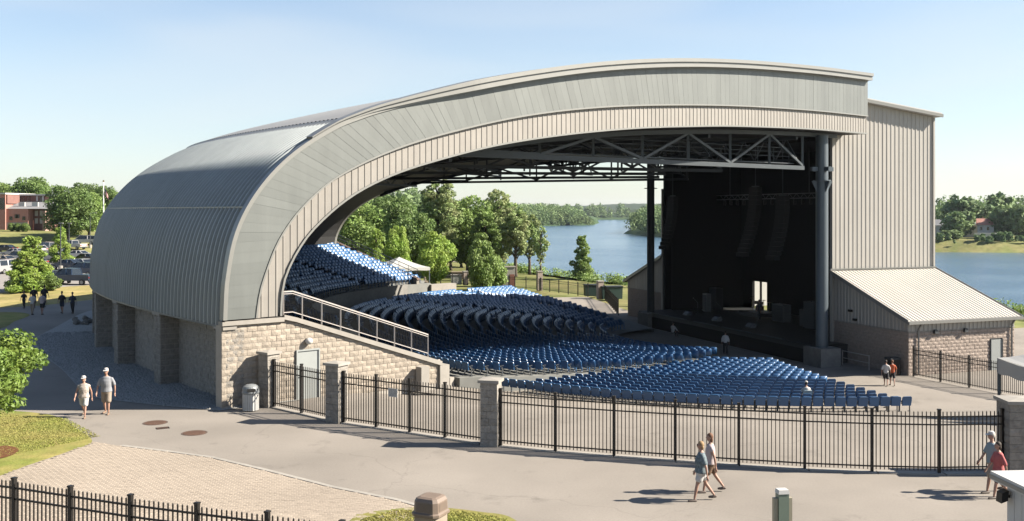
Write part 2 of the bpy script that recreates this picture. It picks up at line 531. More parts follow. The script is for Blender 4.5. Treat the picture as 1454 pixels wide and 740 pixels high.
def poly_sheet(name, pts, z, m, kind="structure", parent=None):
    bm = bmesh.new()
    vs = [bm.verts.new((p[0], p[1], z)) for p in pts]
    f = bm.faces.new(vs)
    if f.normal.z < 0 or f.calc_area() and (f.normal_update() or f.normal.z < 0):
        f.normal_flip()
    bmesh.ops.triangulate(bm, faces=bm.faces[:])
    me = bpy.data.meshes.new(name); bm.to_mesh(me); bm.free()
    me.materials.append(m)
    return link(name, me, parent, kind=kind)
def curve_pts(pts, n=8):
    """Catmull-Rom through a closed list"""
    out = []; N = len(pts)
    for i in range(N):
        p0, p1, p2, p3 = [Vector((*pts[(i+k) % N][:2], 0)) for k in (-1, 0, 1, 2)]
        for j in range(n):
            t = j/n
            out.append(0.5*((2*p1) + (p2-p0)*t + (2*p0-5*p1+4*p2-p3)*t*t + (3*p1-p0-3*p2+p3)*t**3))
    return out

# lawn beside the plaza, shaded lawn wedge, lawn before the car park, mulch bed, verge by the camera
LAWN = [G(-260, 600), G(-60, 583), G(20, 584), G(78, 591), G(104, 606), G(131, 627), G(96, 642), G(40, 661), G(-20, 682), G(-260, 745)]
poly_sheet("lawn", curve_pts(LAWN, 6), 0.012, M_GRASS)
poly_sheet("shaded_lawn", curve_pts([G(-260, 452), G(-20, 443.5), G(41, 446), G(20, 457), G(-20, 470), G(-260, 492)], 5), 0.012, M_GRASS)
poly_sheet("car_park_lawn", [G(-420, 440), G(0, 437.5), G(60, 434), G(128, 426), G(150, 420), G(150, 404), G(96, 407), G(58, 410.5), G(0, 416), G(-420, 424)], 0.012, M_DRYG)
poly_sheet("mulch_bed", curve_pts([G(-12, 640), G(6, 634), G(26, 638), G(20, 646), G(-4, 652)], 5), 0.03, M_MULCH)
VERGE = [G(500, 738), G(520, 730), G(560, 724), G(620, 722), G(680, 728), G(730, 739), G(760, 790), G(470, 790)]
poly_sheet("verge", curve_pts(VERGE, 6), 0.03, M_GRASS)
poly_sheet("car_park", [(-130, 96), (-38, 96), (-38, 186), (-150, 190)], 0.006, M_LOT)

def blades(name, poly, n, h, seed, m, z=0.01):
    r = random.Random(seed)
    xs = [p[0] for p in poly]; ys = [p[1] for p in poly]
    V = []; F = []
    def inside(x, y):
        c = False
        for i in range(len(poly)):
            a, b = poly[i], poly[i-1]
            if (a[1] > y) != (b[1] > y) and x < (b[0]-a[0])*(y-a[1])/(b[1]-a[1]) + a[0]: c = not c
        return c
    while len(F) < n:
        x = r.uniform(min(xs), max(xs)); y = r.uniform(min(ys), max(ys))
        if not inside(x, y): continue
        a = r.uniform(0, PI); w = 0.02*r.uniform(.7, 1.5); hh = h*r.uniform(.5, 1.3)
        b = len(V)
        lx, ly = r.uniform(-.05, .05), r.uniform(-.05, .05)
        V += [(x-w*math.cos(a), y-w*math.sin(a), z), (x+w*math.cos(a), y+w*math.sin(a), z), (x+lx, y+ly, z+hh)]
        F.append((b, b+1, b+2))
    return link(name, np_mesh(name, V, F, m), kind="stuff")
M_BLADE = mat("grass_blade", (0.33, 0.36, 0.085), 0.8, var=0.25, scale=1.2, transl=0.3, color2=(0.42, 0.38, 0.13), spec=0.2)
blades("grass", [(-22, 27.2), (-21, 40.5), (-17.6, 39.5), (-15, 36.4), (-16.5, 34), (-20, 29)], 22000, 0.035, 3, M_BLADE)
blades("grass", [G(515, 738), G(560, 727), G(620, 725), G(680, 731), G(720, 739), G(750, 785), G(480, 785)], 9000, 0.045, 4, M_BLADE, 0.03)

# gravel strip that follows the curved wall
def gravel():
    mb = MB(); rows = []
    def edge(sv): return 3.0 + 0.35*math.sin(sv*0.3) - 2.7*max(0, 1-sv/6.0)
    for i in range(50):
        sv = -0.2 + i*62/49
        p, n = plan(sv)
        rows.append([(p.x + n.x*d, p.y + n.y*d, 0.02) for d in (3.5, -edge(sv))])
    mb.grid(rows)
    mb.build("gravel_bed", M_GRAVEL, recalc=True, kind="structure")
    r = random.Random(5); V = []; F = []
    for i in range(10000):
        sv = 32*r.random()**1.3 - 0.1
        p, n = plan(sv); d = r.uniform(-edge(sv)+.05, 1.6); s = r.uniform(.03, .09)
        x, y = p.x+n.x*d, p.y+n.y*d; b = len(V)
        for k in range(4):
            t = k*PI/2 + r.random()
            V.append((x+s*math.cos(t), y+s*math.sin(t), 0.015))
        V.append((x+r.uniform(-.02, .02), y+r.uniform(-.02, .02), 0.02+s*r.uniform(.4, 1)))
        for k in range(4): F.append((b+k, b+(k+1) % 4, b+4))
    link("gravel", np_mesh("gravel", V, F, M_GRAVEL), kind="stuff")
gravel()

# brick pavers: the largest ones as pieces, the rest joined
def pavers():
    edge = [G(131, 627), G(170, 634), G(235, 642), G(300, 651), G(380, 670), G(470, 693), G(560, 711), G(600, 722), G(620, 790), G(-300, 790), G(-300, 752), G(-20, 682), G(40, 661), G(96, 642)]
    bed = poly_sheet("paved_walk", edge, 0.010, M_SAND)
    P = [(p[0], p[1]) for p in edge]
    def inside(x, y):
        c = False
        for i in range(len(P)):
            a, b = P[i], P[i-1]
            if (a[1] > y) != (b[1] > y) and x < (b[0]-a[0])*(y-a[1])/(b[1]-a[1]) + a[0]: c = not c
        return c
    ang = R(-5); ux, uy = math.cos(ang), math.sin(ang)
    L, W = 0.22, 0.11
    def paver_mesh(k):
        r = random.Random(k); mb = MB()
        a, b, h, c = L/2-0.004, W/2-0.004, 0.03, 0.007
        t = [r.uniform(-.002, .002) for _ in range(4)]
        mb.add([(-a,-b,0),(a,-b,0),(a,b,0),(-a,b,0),(-a,-b,h-c),(a,-b,h-c),(a,b,h-c),(-a,b,h-c),
                (-a+c,-b+c,h+t[0]),(a-c,-b+c,h+t[1]),(a-c,b-c,h+t[2]),(-a+c,b-c,h+t[3])],
               [(0,1,5,4),(1,2,6,5),(2,3,7,6),(3,0,4,7),(4,5,9,8),(5,6,10,9),(6,7,11,10),(7,4,8,11),(8,9,10,11)])
        return mb
    protos = [paver_mesh(k) for k in range(4)]
    meshes = [p.mesh("brick", M_PAVER) for p in protos]
    cells = []
    for j in range(-270, 270):
        for i in range(-190, 190):
            u = (i + 0.5*(j % 2))*L; v = j*W
            x = -8 + u*ux - v*uy; y = 28 + u*uy + v*ux
            if y < 19.5 or y > 37 or abs(x) > 22: continue
            if -0.53 > x/y or x/y > 0: continue
            if all(inside(x+dx, y+dy) for dx, dy in ((.13,0),(-.13,0),(0,.07),(0,-.07))): cells.append((y, x))
    cells.sort()
    vis = [c for c in cells if (CAMZ/c[0])*FPX + 300 < 740]
    near = set(vis[:300])
    r = random.Random(2); big = MB()
    for c in cells:
        y, x = c; z = 0.000 + r.uniform(-.003, .003)
        if c in near:
            o = link("brick", meshes[r.randrange(4)], bed, (x, y, z)); o.rotation_euler = (0, 0, ang + (PI if r.random() < .5 else 0))
        else:
            p = protos[r.randrange(4)]
            big.add([(x + a*ux - b*uy, y + a*uy + b*ux, z + cc) for a, b, cc in p.v], p.f[4:])
    # jitter of tone in the joined rest comes from the material's noise
    big.build("brick", mat("paver_rest", (0.50, 0.425, 0.345), 0.9, var=0.12, scale=7.0, big=0.08, spec=0.2), bed, kind="stuff")
    mb = MB()                                   # soldier course of grey edging stones
    for k in range(1, 7):
        a, b = Vector(edge[k]), Vector(edge[k+1]) if k < 7 else None
        d = b-a; n = max(1, int(d.length/0.22)); e = d/n; sd = Vector((-d.y, d.x, 0)).normalized()*0.16
        for i in range(n):
            mb.obox(a + e*i + e*0.02 + Vector((0, 0, -0.01)), e*0.96, sd, Vector((0, 0, 0.036)))
    mb.build("edging_stone", M_CONC, bed, kind="stuff")
pavers()

# river
def river():
    mb = MB()
    pts = [(p[0]+(14 if False else 0), p[1]) for p in RIVER]
    x0, x1, y0, y1 = -60, 720, 20, 1900
    mb.add([(x0, y0, -7), (x1, y0, -7), (x1, y1, -7), (x0, y1, -7)], [(0, 1, 2, 3)])
    m = bpy.data.materials.new("river_water"); m.use_nodes = True
    n, l = m.node_tree.nodes, m.node_tree.links; b = n["Principled BSDF"]
    b.inputs["Base Color"].default_value = (0.045, 0.092, 0.15, 1)
    b.inputs["Roughness"].default_value = 0.16
    b.inputs["IOR"].default_value = 1.33
    geo = n.new("ShaderNodeNewGeometry")
    mp = n.new("ShaderNodeMapping"); mp.inputs["Scale"].default_value = (0.35, 0.35, 0.35)
    l.new(geo.outputs["Position"], mp.inputs["Vector"])
    t = n.new("ShaderNodeTexNoise"); t.inputs["Scale"].default_value = 2.2; t.inputs["Detail"].default_value = 6; t.inputs["Roughness"].default_value = 0.6
    l.new(mp.outputs[0], t.inputs["Vector"])
    t2 = n.new("ShaderNodeTexNoise"); t2.inputs["Scale"].default_value = 0.03; t2.inputs["Detail"].default_value = 5
    l.new(geo.outputs["Position"], t2.inputs["Vector"])
    mr = n.new("ShaderNodeMapRange"); mr.inputs["From Min"].default_value = 0.35; mr.inputs["From Max"].default_value = 0.65
    mr.inputs["To Min"].default_value = 0.25; mr.inputs["To Max"].default_value = 1.0
    l.new(t2.outputs["Fac"], mr.inputs["Value"])
    bp = n.new("ShaderNodeBump"); bp.inputs["Distance"].default_value = 0.55
    l.new(mr.outputs[0], bp.inputs["Strength"])
    l.new(t.outputs["Fac"], bp.inputs["Height"]); l.new(bp.outputs[0], b.inputs["Normal"])
    mb.build("river", m, kind="structure")
river()

# hills on the horizon
def hills(name, dist, amp, base, seed, a0, a1, m):
    r = random.Random(seed); mb = MB(); rows = [[], [], []]
    ph = [r.uniform(0, 6) for _ in range(5)]
    N = 500
    for i in range(N):
        a = R(lerp(a0, a1, i/(N-1)))
        h = base + amp*(0.5 + 0.3*math.sin(a*9+ph[0]) + 0.2*math.sin(a*23+ph[1]) + 0.10*math.sin(a*61+ph[2])) + r.uniform(0, 0.05)*amp + 0.02*amp*math.sin(i*1.7)
        for k, (dd, hh) in enumerate(((0, -8), (dist*0.10, h*0.72), (dist*0.25, h))):
            rows[k].append(((dist+dd)*math.sin(a), (dist+dd)*math.cos(a), hh))
    mb.grid(rows)
    mb.build(name, m, smooth=True, kind="structure")
hills("hills", 3000, 24, 14, 2, -40, 40, M_FOREST)
hills("hills", 1900, 10, 9, 5, -40, 40, M_FOREST)

# ------------------------------------------------------------------ the vaulted shell
P_OUT = [(0.0, 3.7), (0.03, 4.5), (0.10, 5.4), (0.42, 7.03), (1.04, 8.40), (2.07, 9.75), (3.39, 10.9), (5.13, 11.95), (6.3, 12.45), (8.1, 13.05), (12.19, 14.10), (16.77, 15.12), (21.93, 16.05), (27.8, 16.80), (34.52, 17.34), (42.31, 17.68), (49.4, 17.82)]
P_MID = [(1.49, 3.7), (1.60, 4.5), (1.85, 5.4), (2.56, 7.0), (3.73, 8.45), (5.49, 9.78), (8.49, 11.1), (12.19, 12.18), (16.77, 13.19), (21.93, 13.94), (27.8, 14.47), (34.52, 14.86), (42.31, 15.09), (49.4, 15.13)]
P_INN = [(2.66, 3.7), (2.70, 4.5), (2.85, 5.3), (3.39, 6.36), (4.25, 7.42), (5.85, 8.68), (7.71, 9.62), (10.09, 10.42), (14.41, 11.48), (19.27, 12.28), (24.77, 12.92), (29.72, 13.30), (34.52, 13.57), (42.31, 13.80), (49.4, 13.84)]
def smooth_curve(P, n):
    """Catmull-Rom through P, resampled at n+1 points of equal length"""
    pts = []
    for i in range(len(P)-1):
        p0 = Vector(P[max(i-1, 0)]); p1 = Vector(P[i]); p2 = Vector(P[i+1]); p3 = Vector(P[min(i+2, len(P)-1)])
        for j in range(10):
            t = j/10
            pts.append(0.5*((2*p1)+(p2-p0)*t+(2*p0-5*p1+4*p2-p3)*t*t+(3*p1-p0-3*p2+p3)*t**3))
    pts.append(Vector(P[-1]))
    L = [0]
    for a, b in zip(pts, pts[1:]): L.append(L[-1]+(b-a).length)
    out = []
    for k in range(n+1):
        s = L[-1]*k/n
        i = min(max(0, next((q for q in range(len(L)) if L[q] >= s-1e-9), len(L)-1)-1), len(pts)-2)
        t = (s-L[i])/max(1e-9, L[i+1]-L[i])
        out.append(pts[i].lerp(pts[i+1], t))
    return out
NEAR_DIR, FAR_DIR = 40.0, -25.4
def s_of(a): return PLAN_LEN*(A1-a)/(A1-A2)
def a_of(sv): return A1 - (A1-A2)*sv/PLAN_LEN
def shell_pt(t, z, a):
    p, n = plan(s_of(a))
    d = R(lerp(NEAR_DIR, FAR_DIR, (A1-a)/(A1-A2)))
    return Vector((p.x + t*math.cos(d), p.y + t*math.sin(d), z))
def z_of(P, t):
    return interp(P, t)
class Facade:
    def __init__(s, p, ang, sign):
        s.f = Vector((math.cos(R(ang)), math.sin(R(ang)), 0))       # inwards along the facade
        s.o = Vector((p[0], p[1], 0))
        s.n = Vector((math.sin(R(ang)), -math.cos(R(ang)), 0))*sign     # outwards
    def p(s, t, z, d=0.0):
        return s.o + s.f*t + s.n*d + Vector((0, 0, z))
FN = Facade(PLAN[0], NEAR_DIR, 1)
FF = Facade(PLAN[-1], FAR_DIR, -1)

shell = thing("concert_shell", "large arched grey metal roof shell over the blue seats of an open air theatre", "amphitheater", (OX, OY, 0))
def shell_part(mb, name, m, parent=shell, **k):
    o = mb.build(name, m, None, **k)
    o.parent = parent
    if parent is shell: o.matrix_parent_inverse = Matrix.Translation((-OX, -OY, 0))
    return o

def vault():
    curve = [p for p in smooth_curve(P_OUT, 150)]
    cut = next(i for i, p in enumerate(curve) if p.x > 6.0)
    low = curve[:cut+1]
    low = [Vector((0.0, 3.45))] + low
    def nrm(c, i):
        d = c[min(i+1, len(c)-1)] - c[max(i-1, 0)]
        return Vector((-d.y, d.x)).normalized()
    step = (A1-A2)*0.43/PLAN_LEN
    prof = [(0.0, 0.0), (0.66, 0.0), (0.75, 0.13), (0.91, 0.13), (1.0, 0.0)]
    npan = int((A1-A2-0.3)/(step*2))
    a_start = A1 - 0.15
    sp = (A1-A2-0.3)/(npan*2)
    me = None
    for k in range(npan):
        mb = MB(); offs = []
        for c in range(2):
            for q, (u, h) in enumerate(prof):
                if c and q == 0: continue
                offs.append(((c+u)*sp, h))
        rows = []
        for i, p in enumerate(low):
            n = nrm(low, i)
            rows.append([shell_pt(p.x + n.x*(h-0.10), p.y + n.y*(h-0.10), a_start - (k*2*sp) - o) for o, h in offs])
        mb.grid(rows)
        if k == 0:
            pass
        shell_part(mb, "roof_panel", M_VAULT)
    # flatter roof sheet above the step
    hi = curve[cut-1:]
    mb = MB()
    A = [A1 - (A1-A2)*i/60 for i in range(61)]
    mb.grid([[shell_pt(p.x, p.y + (0.10 if j else 0.02), a) for a in A] for j, p in enumerate(hi)])
    for a, b in zip(A, A[1:]):
        p = hi[0]
        mb.add([shell_pt(p.x, p.y-0.2, a), shell_pt(p.x, p.y-0.2, b), shell_pt(p.x, p.y+0.02, b), shell_pt(p.x, p.y+0.02, a)], [(0, 1, 2, 3)])
    shell_part(mb, "roof_sheet", M_ROOFM, smooth=False)
    # closures at the rib ends, band course, drip edge
    mb = MB()
    p = low[-1]
    for k in range(npan*2):
        a = a_start - (k+0.5)*sp
        q = shell_pt(p.x-0.05, p.y+0.02, a)
        rr = Vector(plan(s_of(a))[1]).to_3d(); tt = Vector((-rr.y, rr.x, 0))
        mb.obox(q - tt*0.08, tt*0.16, rr*0.12, Vector((0, 0, 0.09)))
    shell_part(mb, "rib_closure", M_DARKM, kind="stuff")
    def ring(name, t, z, w, h, m, a0=A1-0.1, a1=A2+0.1, n=64):
        mb = MB()
        rows = []
        for i in range(n+1):
            a = lerp(a0, a1, i/n)
            rows.append([shell_pt(t, z, a), shell_pt(t-w, z, a), shell_pt(t-w, z+h, a), shell_pt(t, z+h, a), shell_pt(t, z, a)])
        mb.grid(rows)
        return shell_part(mb, name, m)
    tb = next(p.x for p in curve if p.y > 8.35)
    ring("band_course", tb+0.1, 8.33, 0.29, 0.07, M_TRIM)
    ring("drip_edge", 0.5, 3.36, 0.47, 0.10, M_STEEL)
    # inner lining and gable thickness
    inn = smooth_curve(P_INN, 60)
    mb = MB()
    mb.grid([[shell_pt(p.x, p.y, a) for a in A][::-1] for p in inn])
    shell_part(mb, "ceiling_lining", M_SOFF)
    # closing strips: stage end of the roof slab and outer foot
    mb = MB()
    e = curve[-1]; g = inn[-1]
    mb.grid([[shell_pt(e.x, z, a) for a in A] for z in (g.y, e.y+0.1)])
    mb.grid([[shell_pt(t, 3.46, a) for a in A] for t in (0.05, 2.66)])
    shell_part(mb, "end_panel", M_RIBG)
vault()

def sweep(F, pts, sec):
    """sweep a section [(along normal d, in-plane offset e)] along facade points"""
    mb = MB(); rows = []
    for i, p in enumerate(pts):
        d = (pts[min(i+1, len(pts)-1)] - pts[max(i-1, 0)])
        n = Vector((-d.y, d.x)).normalized()
        row = [F.p(p.x + n.x*e, p.y + n.y*e, dd) for dd, e in sec]
        rows.append(row + [row[0]])
    mb.grid(rows)
    mb.f.append(tuple(range(len(sec)))); mb.mi.append(0)
    b = (len(rows)-1)*(len(sec)+1)
    mb.f.append(tuple(b+i for i in range(len(sec)))); mb.mi.append(0)
    return mb

def facade(F, far=False):
    out = smooth_curve(P_OUT, 120); mid = smooth_curve(P_MID, 120)
    n = 120
    def alen(P): 
        L = [0]
        for a, b in zip(P, P[1:]): L.append(L[-1]+(b-a).length)
        return L
    lo, lm = alen(out), alen(mid)
    def s_at(P, L, t, z): return min(range(len(P)), key=lambda i: (P[i].x-t)**2+(P[i].y-z)**2)
    pairs = [((0, 3.7), (1.49, 3.7)), ((.42, 7.03), (2.5, 6.85)), ((2.07, 9.75), (4.3, 8.95)), ((6.3, 12.45), (8.0, 10.9)), ((12.2, 14.1), (13.2, 12.45)), ((22, 16.05), (22.5, 14.0)), ((34.5, 17.34), (34.6, 14.86)), ((49.4, 17.82), (49.4, 15.13))]
    so = [lo[s_at(out, lo, *a)] for a, b in pairs]; sm = [lm[s_at(mid, lm, *b)] for a, b in pairs]
    def mid_at(i):
        q = float(np.interp(lo[i], so, sm)); k = min(max(1, int(np.searchsorted(lm, q))), len(mid)-1)
        return mid[k-1].lerp(mid[k], (q-lm[k-1])/(lm[k]-lm[k-1]))
    mid2 = [mid_at(i) for i in range(n+1)]
    r = random.Random(11)
    step = 4 if far else 1
    # smooth fascia panels, each a sheet with one edge a little proud
    def lift(i): return 0.16
    for i in range(0, n, step):
        j = i+step
        mb = MB()
        a0, a1, b0, b1 = out[i], out[j], mid2[i], mid2[j]
        d0, d1 = 0.1595 + r.uniform(-.002, .002), 0.155 + r.uniform(-.002, .002)
        vs = [F.p(b0.x, b0.y, d0), F.p(b1.x, b1.y, d1), F.p(a1.x, a1.y, d1), F.p(a0.x, a0.y, d0),
              F.p(b0.x, b0.y, 0.0), F.p(b1.x, b1.y, 0.0), F.p(a1.x, a1.y, 0.0), F.p(a0.x, a0.y, 0.0)]
        fs = [(0, 1, 2, 3), (0, 3, 7, 4), (1, 5, 6, 2), (0, 4, 5, 1), (3, 2, 6, 7)]
        mb.add(vs, fs)
        shell_part(mb, "fascia_panel", M_FASC, recalc=True)
    # ribbed lower fascia of upright pans
    w = 0.34*2*step
    t = 1.5
    while t < 49.3:
        mb = MB(); rows = [[], []]
        cols = []
        for c in range(2*step):
            x = t + c*0.34
            cols += [(x, 0.03), (x+0.235, 0.03), (x+0.255, 0.055), (x+0.315, 0.055), (x+0.338, 0.03)]
        ok = False
        for x, d in cols:
            x = min(x, 49.4)
            zt = z_of(P_MID, x) + 0.06 if x > 1.5 else 3.7
            zb = z_of(P_INN, x) if x > 2.66 else 3.7
            if zt < zb: zt = zb
            rows[0].append(F.p(x, zb, d)); rows[1].append(F.p(x, zt, d))
        mb.grid(rows)
        shell_part(mb, "ribbed_panel", M_RIBT)
        t += w
    # backing so that no light leaks, then trims
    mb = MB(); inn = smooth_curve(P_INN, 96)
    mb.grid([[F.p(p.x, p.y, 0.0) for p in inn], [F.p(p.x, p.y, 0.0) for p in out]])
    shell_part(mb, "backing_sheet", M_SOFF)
    shell_part(sweep(F, mid, [(0.0, -0.03), (0.20, -0.03), (0.20, 0.05), (0.0, 0.05)]), "fascia_trim", M_TRIM, recalc=True)
    shell_part(sweep(F, inn, [(-0.25, -0.02), (0.13, -0.02), (0.13, 0.07), (-0.25, 0.07)]), "arch_trim", M_TRIM, recalc=True)
    # rake edge at the foot, growing into a projecting cornice along the crown
    foot = [p for p in smooth_curve(P_OUT, 150)]
    shell_part(sweep(F, foot, [(-0.16, -0.16), (0.22, -0.16), (0.22, 0.015), (-0.16, 0.015)]), "edge_trim", M_TRIM, recalc=True)
    mb = MB(); rows = []
    for i, p in enumerate(foot):
        if p.x < 4.0: continue
        k = min(1.0, (p.x-4.0)/9.0)
        d = foot[min(i+1, len(foot)-1)] - foot[i-1]; nn = Vector((-d.y, d.x)).normalized()
        dd = 0.23 + 0.42*k; e0 = 0.0 - 0.12*k; e1 = 0.10 + 0.28*k
        row = [F.p(p.x+nn.x*e, p.y+nn.y*e, q) for q, e in ((-0.3, e0), (dd-0.1, e0), (dd-0.1, e0+0.55*(e1-e0)), (dd, e0+0.58*(e1-e0)), (dd, e1), (-0.3, e1+0.02))]
        rows.append(row+[row[0]])
    mb.grid(rows)
    m = len(rows[0]); b = (len(rows)-1)*m
    mb.f.append(tuple(range(m-1))); mb.mi.append(0); mb.f.append(tuple(b+i for i in range(m-1))); mb.mi.append(0)
    shell_part(mb, "cornice", M_TRIM, recalc=True)
facade(FN)
facade(FF, True)

# steel under the roof: radial trusses, ring beams, catwalk
def trusses():
    ZC = 11.25
    def top(t): return z_of(P_INN, t) - 0.18
    T0 = 13.6
    nodes = [T0, 16.0, 20.0, 24.0, 28.0, 32.0, 36.0, 40.0, 43.6]
    for a in (216.9, 202.5, 187.5, 171.5, 157.0):
        near = a > 216
        m = M_TRUSS if near else M_DARKM
        tr = link("roof_truss", None, shell); tr.matrix_parent_inverse = Matrix.Translation((-OX, -OY, 0))
        P = lambda t, z: shell_pt(t, z, a)
        up = Vector((-math.sin(R(a)), math.cos(R(a)), 0))
        mb = MB(); mb.bar(P(7.5 if near else 9.5, 9.2 if near else 9.9), P(T0, ZC), 0.22, 0.26); mb.bar(P(T0, ZC), P(43.7, ZC), 0.22, 0.28 if near else 0.22)
        mb.build("bottom_chord", m, tr)
        mb = MB()
        ts = [10.0, 13, 16, 20, 24, 28, 32, 36, 40, 44, 47.5]
        for t0, t1 in zip(ts, ts[1:]): mb.bar(P(t0, top(t0)), P(t1, top(t1)), 0.24, 0.26)
        mb.build("top_chord", m, tr)
        for i, t in enumerate(nodes[1:]):
            mb = MB(); mb.bar(P(t, ZC+0.17), P(t, top(t)-0.13), 0.15)
            mb.build("post", m, tr)
        for i in range(1, len(nodes)-1):
            mb = MB()
            if i % 2: mb.bar(P(nodes[i], top(nodes[i])-0.1), P(nodes[i+1], ZC+0.15), 0.16)
            else: mb.bar(P(nodes[i], ZC+0.15), P(nodes[i+1], top(nodes[i+1])-0.1), 0.16)
            mb.build("diagonal", m, tr)
    AA = (216.9, 202.5, 187.5, 171.5, 157.0)
    for t in (14, 24.0, 34.0, 43.0):
        mb = MB()
        for a, b in zip(AA, AA[1:]):
            p, q = shell_pt(t, ZC+0.55, a), shell_pt(t, ZC+0.55, b)
            mb.bar(p, q, 0.14, 0.16)
            mb.bar(shell_pt(t, top(t)-0.3, a), shell_pt(t, top(t)-0.3, b), 0.2, 0.2)
            N = 4
            for k in range(N):
                u0 = p.lerp(q, k/N); u1 = p.lerp(q, (k+1)/N); um = p.lerp(q, (k+.5)/N)
                zt = Vector((0, 0, top(t)-0.3-ZC-0.55))
                mb.bar(u0, um+zt, 0.09); mb.bar(um+zt, u1, 0.09)
        shell_part(mb, "ring_truss", M_DARKM)
    mb = MB()                                            # catwalk with its guard rails beside the first truss
    for a in (215.6,):
        q0, q1 = shell_pt(20, ZC+0.3, a), shell_pt(43, ZC+0.3, a)
        mb.bar(q0, q1, 0.9, 0.06)
        for h in (0.5, 0.8, 1.1):
            mb.bar(q0+Vector((0, 0, h)), q1+Vector((0, 0, h)), 0.035)
        for k in range(15):
            u = q0.lerp(q1, k/14); mb.bar(u, u+Vector((0, 0, 1.1)), 0.045)
    shell_part(mb, "catwalk", M_TRUSS)
    for base, zt, m in ((COLR, 13.6, M_STEEL), (COLL, 13.6, M_DARKM)):
        c = link("column", None, shell, None); c.matrix_parent_inverse = Matrix.Translation((-OX, -OY, 0))
        mb = MB(); mb.tube([(base.x, base.y, ZS+1.3), (base.x, base.y, zt)], 0.43 if m is M_STEEL else 0.36, 24, False); mb.build("shaft", m, c, smooth=True)
        zc = 10.35
        mb = MB(); mb.lathe([(0.44, zc), (0.62, zc), (0.62, zc+0.07), (0.44, zc+0.07)], 24, (base.x, base.y, 0)); mb.build("collar", m, c)
        for k in range(4 if m is M_STEEL else 0):
            d = (SV if k % 2 else WV)*(1 if k < 2 else -1)
            q = Vector((base.x, base.y, zc)); s_ = Vector((-d.y, d.x, 0))
            mb = MB(); mb.prism([(0.4, -0.003), (0.85, -0.003), (0.85, -0.06), (0.45, -0.75), (0.4, -0.75)], q - s_*0.03, d, Vector((0, 0, 1)), s_*0.06)
            mb.build("bracket", m, c)
            mb = MB(); mb.bar(Vector((base.x, base.y, 11.2)) + d*0.43, Vector((base.x, base.y, 11.2)) + d*0.9, 0.25, 0.3); mb.build("stub_beam", m, c)
        mb = MB(); o = base - SV*1.0 - WV*0.85
        mb.obox(Vector((o.x, o.y, ZS-0.3)), SV*2.0, WV*1.7, Vector((0, 0, 1.62)))
        mb.build("plinth", M_CONCD, c)
trusses()

# ------------------------------------------------------------------ masonry
BLOCKS = {}
def block_mesh(L, Hh, D, m, k):
    key = (round(L, 2), round(Hh, 2), round(D, 2), m.name, k)
    if key in BLOCKS: return BLOCKS[key]
    r = random.Random(hash(key[:3]) % 1000 + k*17)
    mb = MB()
    nx, nz = 3, 2
    g = 0.010
    row = []
    for j in range(nz+1):
        line = []
        for i in range(nx+1):
            edge = i in (0, nx) or j in (0, nz)
            d = 0.0 if edge else r.uniform(0.010, 0.03)
            x = g + (L-2*g)*i/nx + (0 if edge else r.uniform(-.03, .03)); z = g + (Hh-2*g)*j/nz + (0 if edge else r.uniform(-.02, .02))
            line.append((x, -d - (0.0 if edge else 0.0), z))
        row.append(line)
    mb.grid(row)
    mb.add([(g, 0, g), (L-g, 0, g), (L-g, 0, Hh-g), (g, 0, Hh-g), (g, D, g), (L-g, D, g), (L-g, D, Hh-g), (g, D, Hh-g)],
           [(0, 4, 5, 1), (1, 5, 6, 2), (2, 6, 7, 3), (3, 7, 4, 0)])
    BLOCKS[key] = (mb, mb.mesh("block", m))
    return BLOCKS[key]
class Masonry:
    def __init__(s, parent, m, limit, inv=Matrix.Identity(4)): s.parent = parent; s.m = m; s.left = limit; s.rest = MB(); s.inv = inv
    def wall(s, o, u, n, L, top, zb, bw=0.45, bh=0.25, holes=(), proud=0.014, inv=None):
        """blocks on a wall that starts at o, runs along u, faces n"""
        o, u, n = Vector(o), Vector(u).normalized(), Vector(n).normalized()
        zmax = max(top(L*i/40) for i in range(41))
        j = 0; z = zb
        flip = u.cross(Vector((0, 0, 1))).dot(n) < 0         # local -y must face n
        while z < zmax - 0.05:
            x = -bw/2 if j % 2 else 0.0
            while x < L - 0.02:
                a, b = max(0, x), min(L, x+bw)
                tz = min(top(a), top(b), z+bh)
                x += bw
                if b-a < 0.06 or tz - z < 0.07: continue
                if any(a > h[0]-0.30 and b < h[1]+0.30 and z+bh > h[2]+0.02 and z < h[3]-0.1 and (b > h[0]+0.02 and a < h[1]-0.02) for h in holes):
                    for h in holes:
                        if b > h[0]+0.02 and a < h[1]-0.02 and z < h[3]-0.02:
                            if a < h[0]-0.06: b = h[0]
                            elif b > h[1]+0.06: a = h[1]
                            else: a = b
                    if b-a < 0.06: continue
                k = rnd.randrange(3)
                mb, me = block_mesh(b-a if b-a < bw-0.01 else bw, tz-z if tz-z < bh-0.01 else bh, 0.09, s.m, k)
                ux = -u if flip else u
                p = o + u*(b if flip else a) + n*proud + Vector((0, 0, z)) + n*rnd.uniform(-.006, .012)
                M = Matrix(((ux.x, -n.x, 0, p.x), (ux.y, -n.y, 0, p.y), (0, 0, 1, p.z), (0, 0, 0, 1)))
                if s.left > 0:
                    s.left -= 1
                    ob = link("block", me, s.parent); ob.matrix_basis = M; ob.matrix_parent_inverse = s.inv
                else:
                    s.rest.add([M @ Vector(v) for v in mb.v], mb.f)
            z += bh; j += 1
    def done(s):
        if s.rest.f:
            o = s.rest.build("block", s.m, s.parent, kind="stuff"); o.matrix_parent_inverse = s.inv

def arc_p(a, q, z=0.0):
    p, n = plan(s_of(a)); d = RV - q
    return Vector((p.x + n.x*d, p.y + n.y*d, z))
def inw_at(a):
    n = plan(s_of(a))[1]; return Vector((n.x, n.y, 0))
def tan_at(a):
    n = plan(s_of(a))[1]; return Vector((-n.y, n.x, 0))

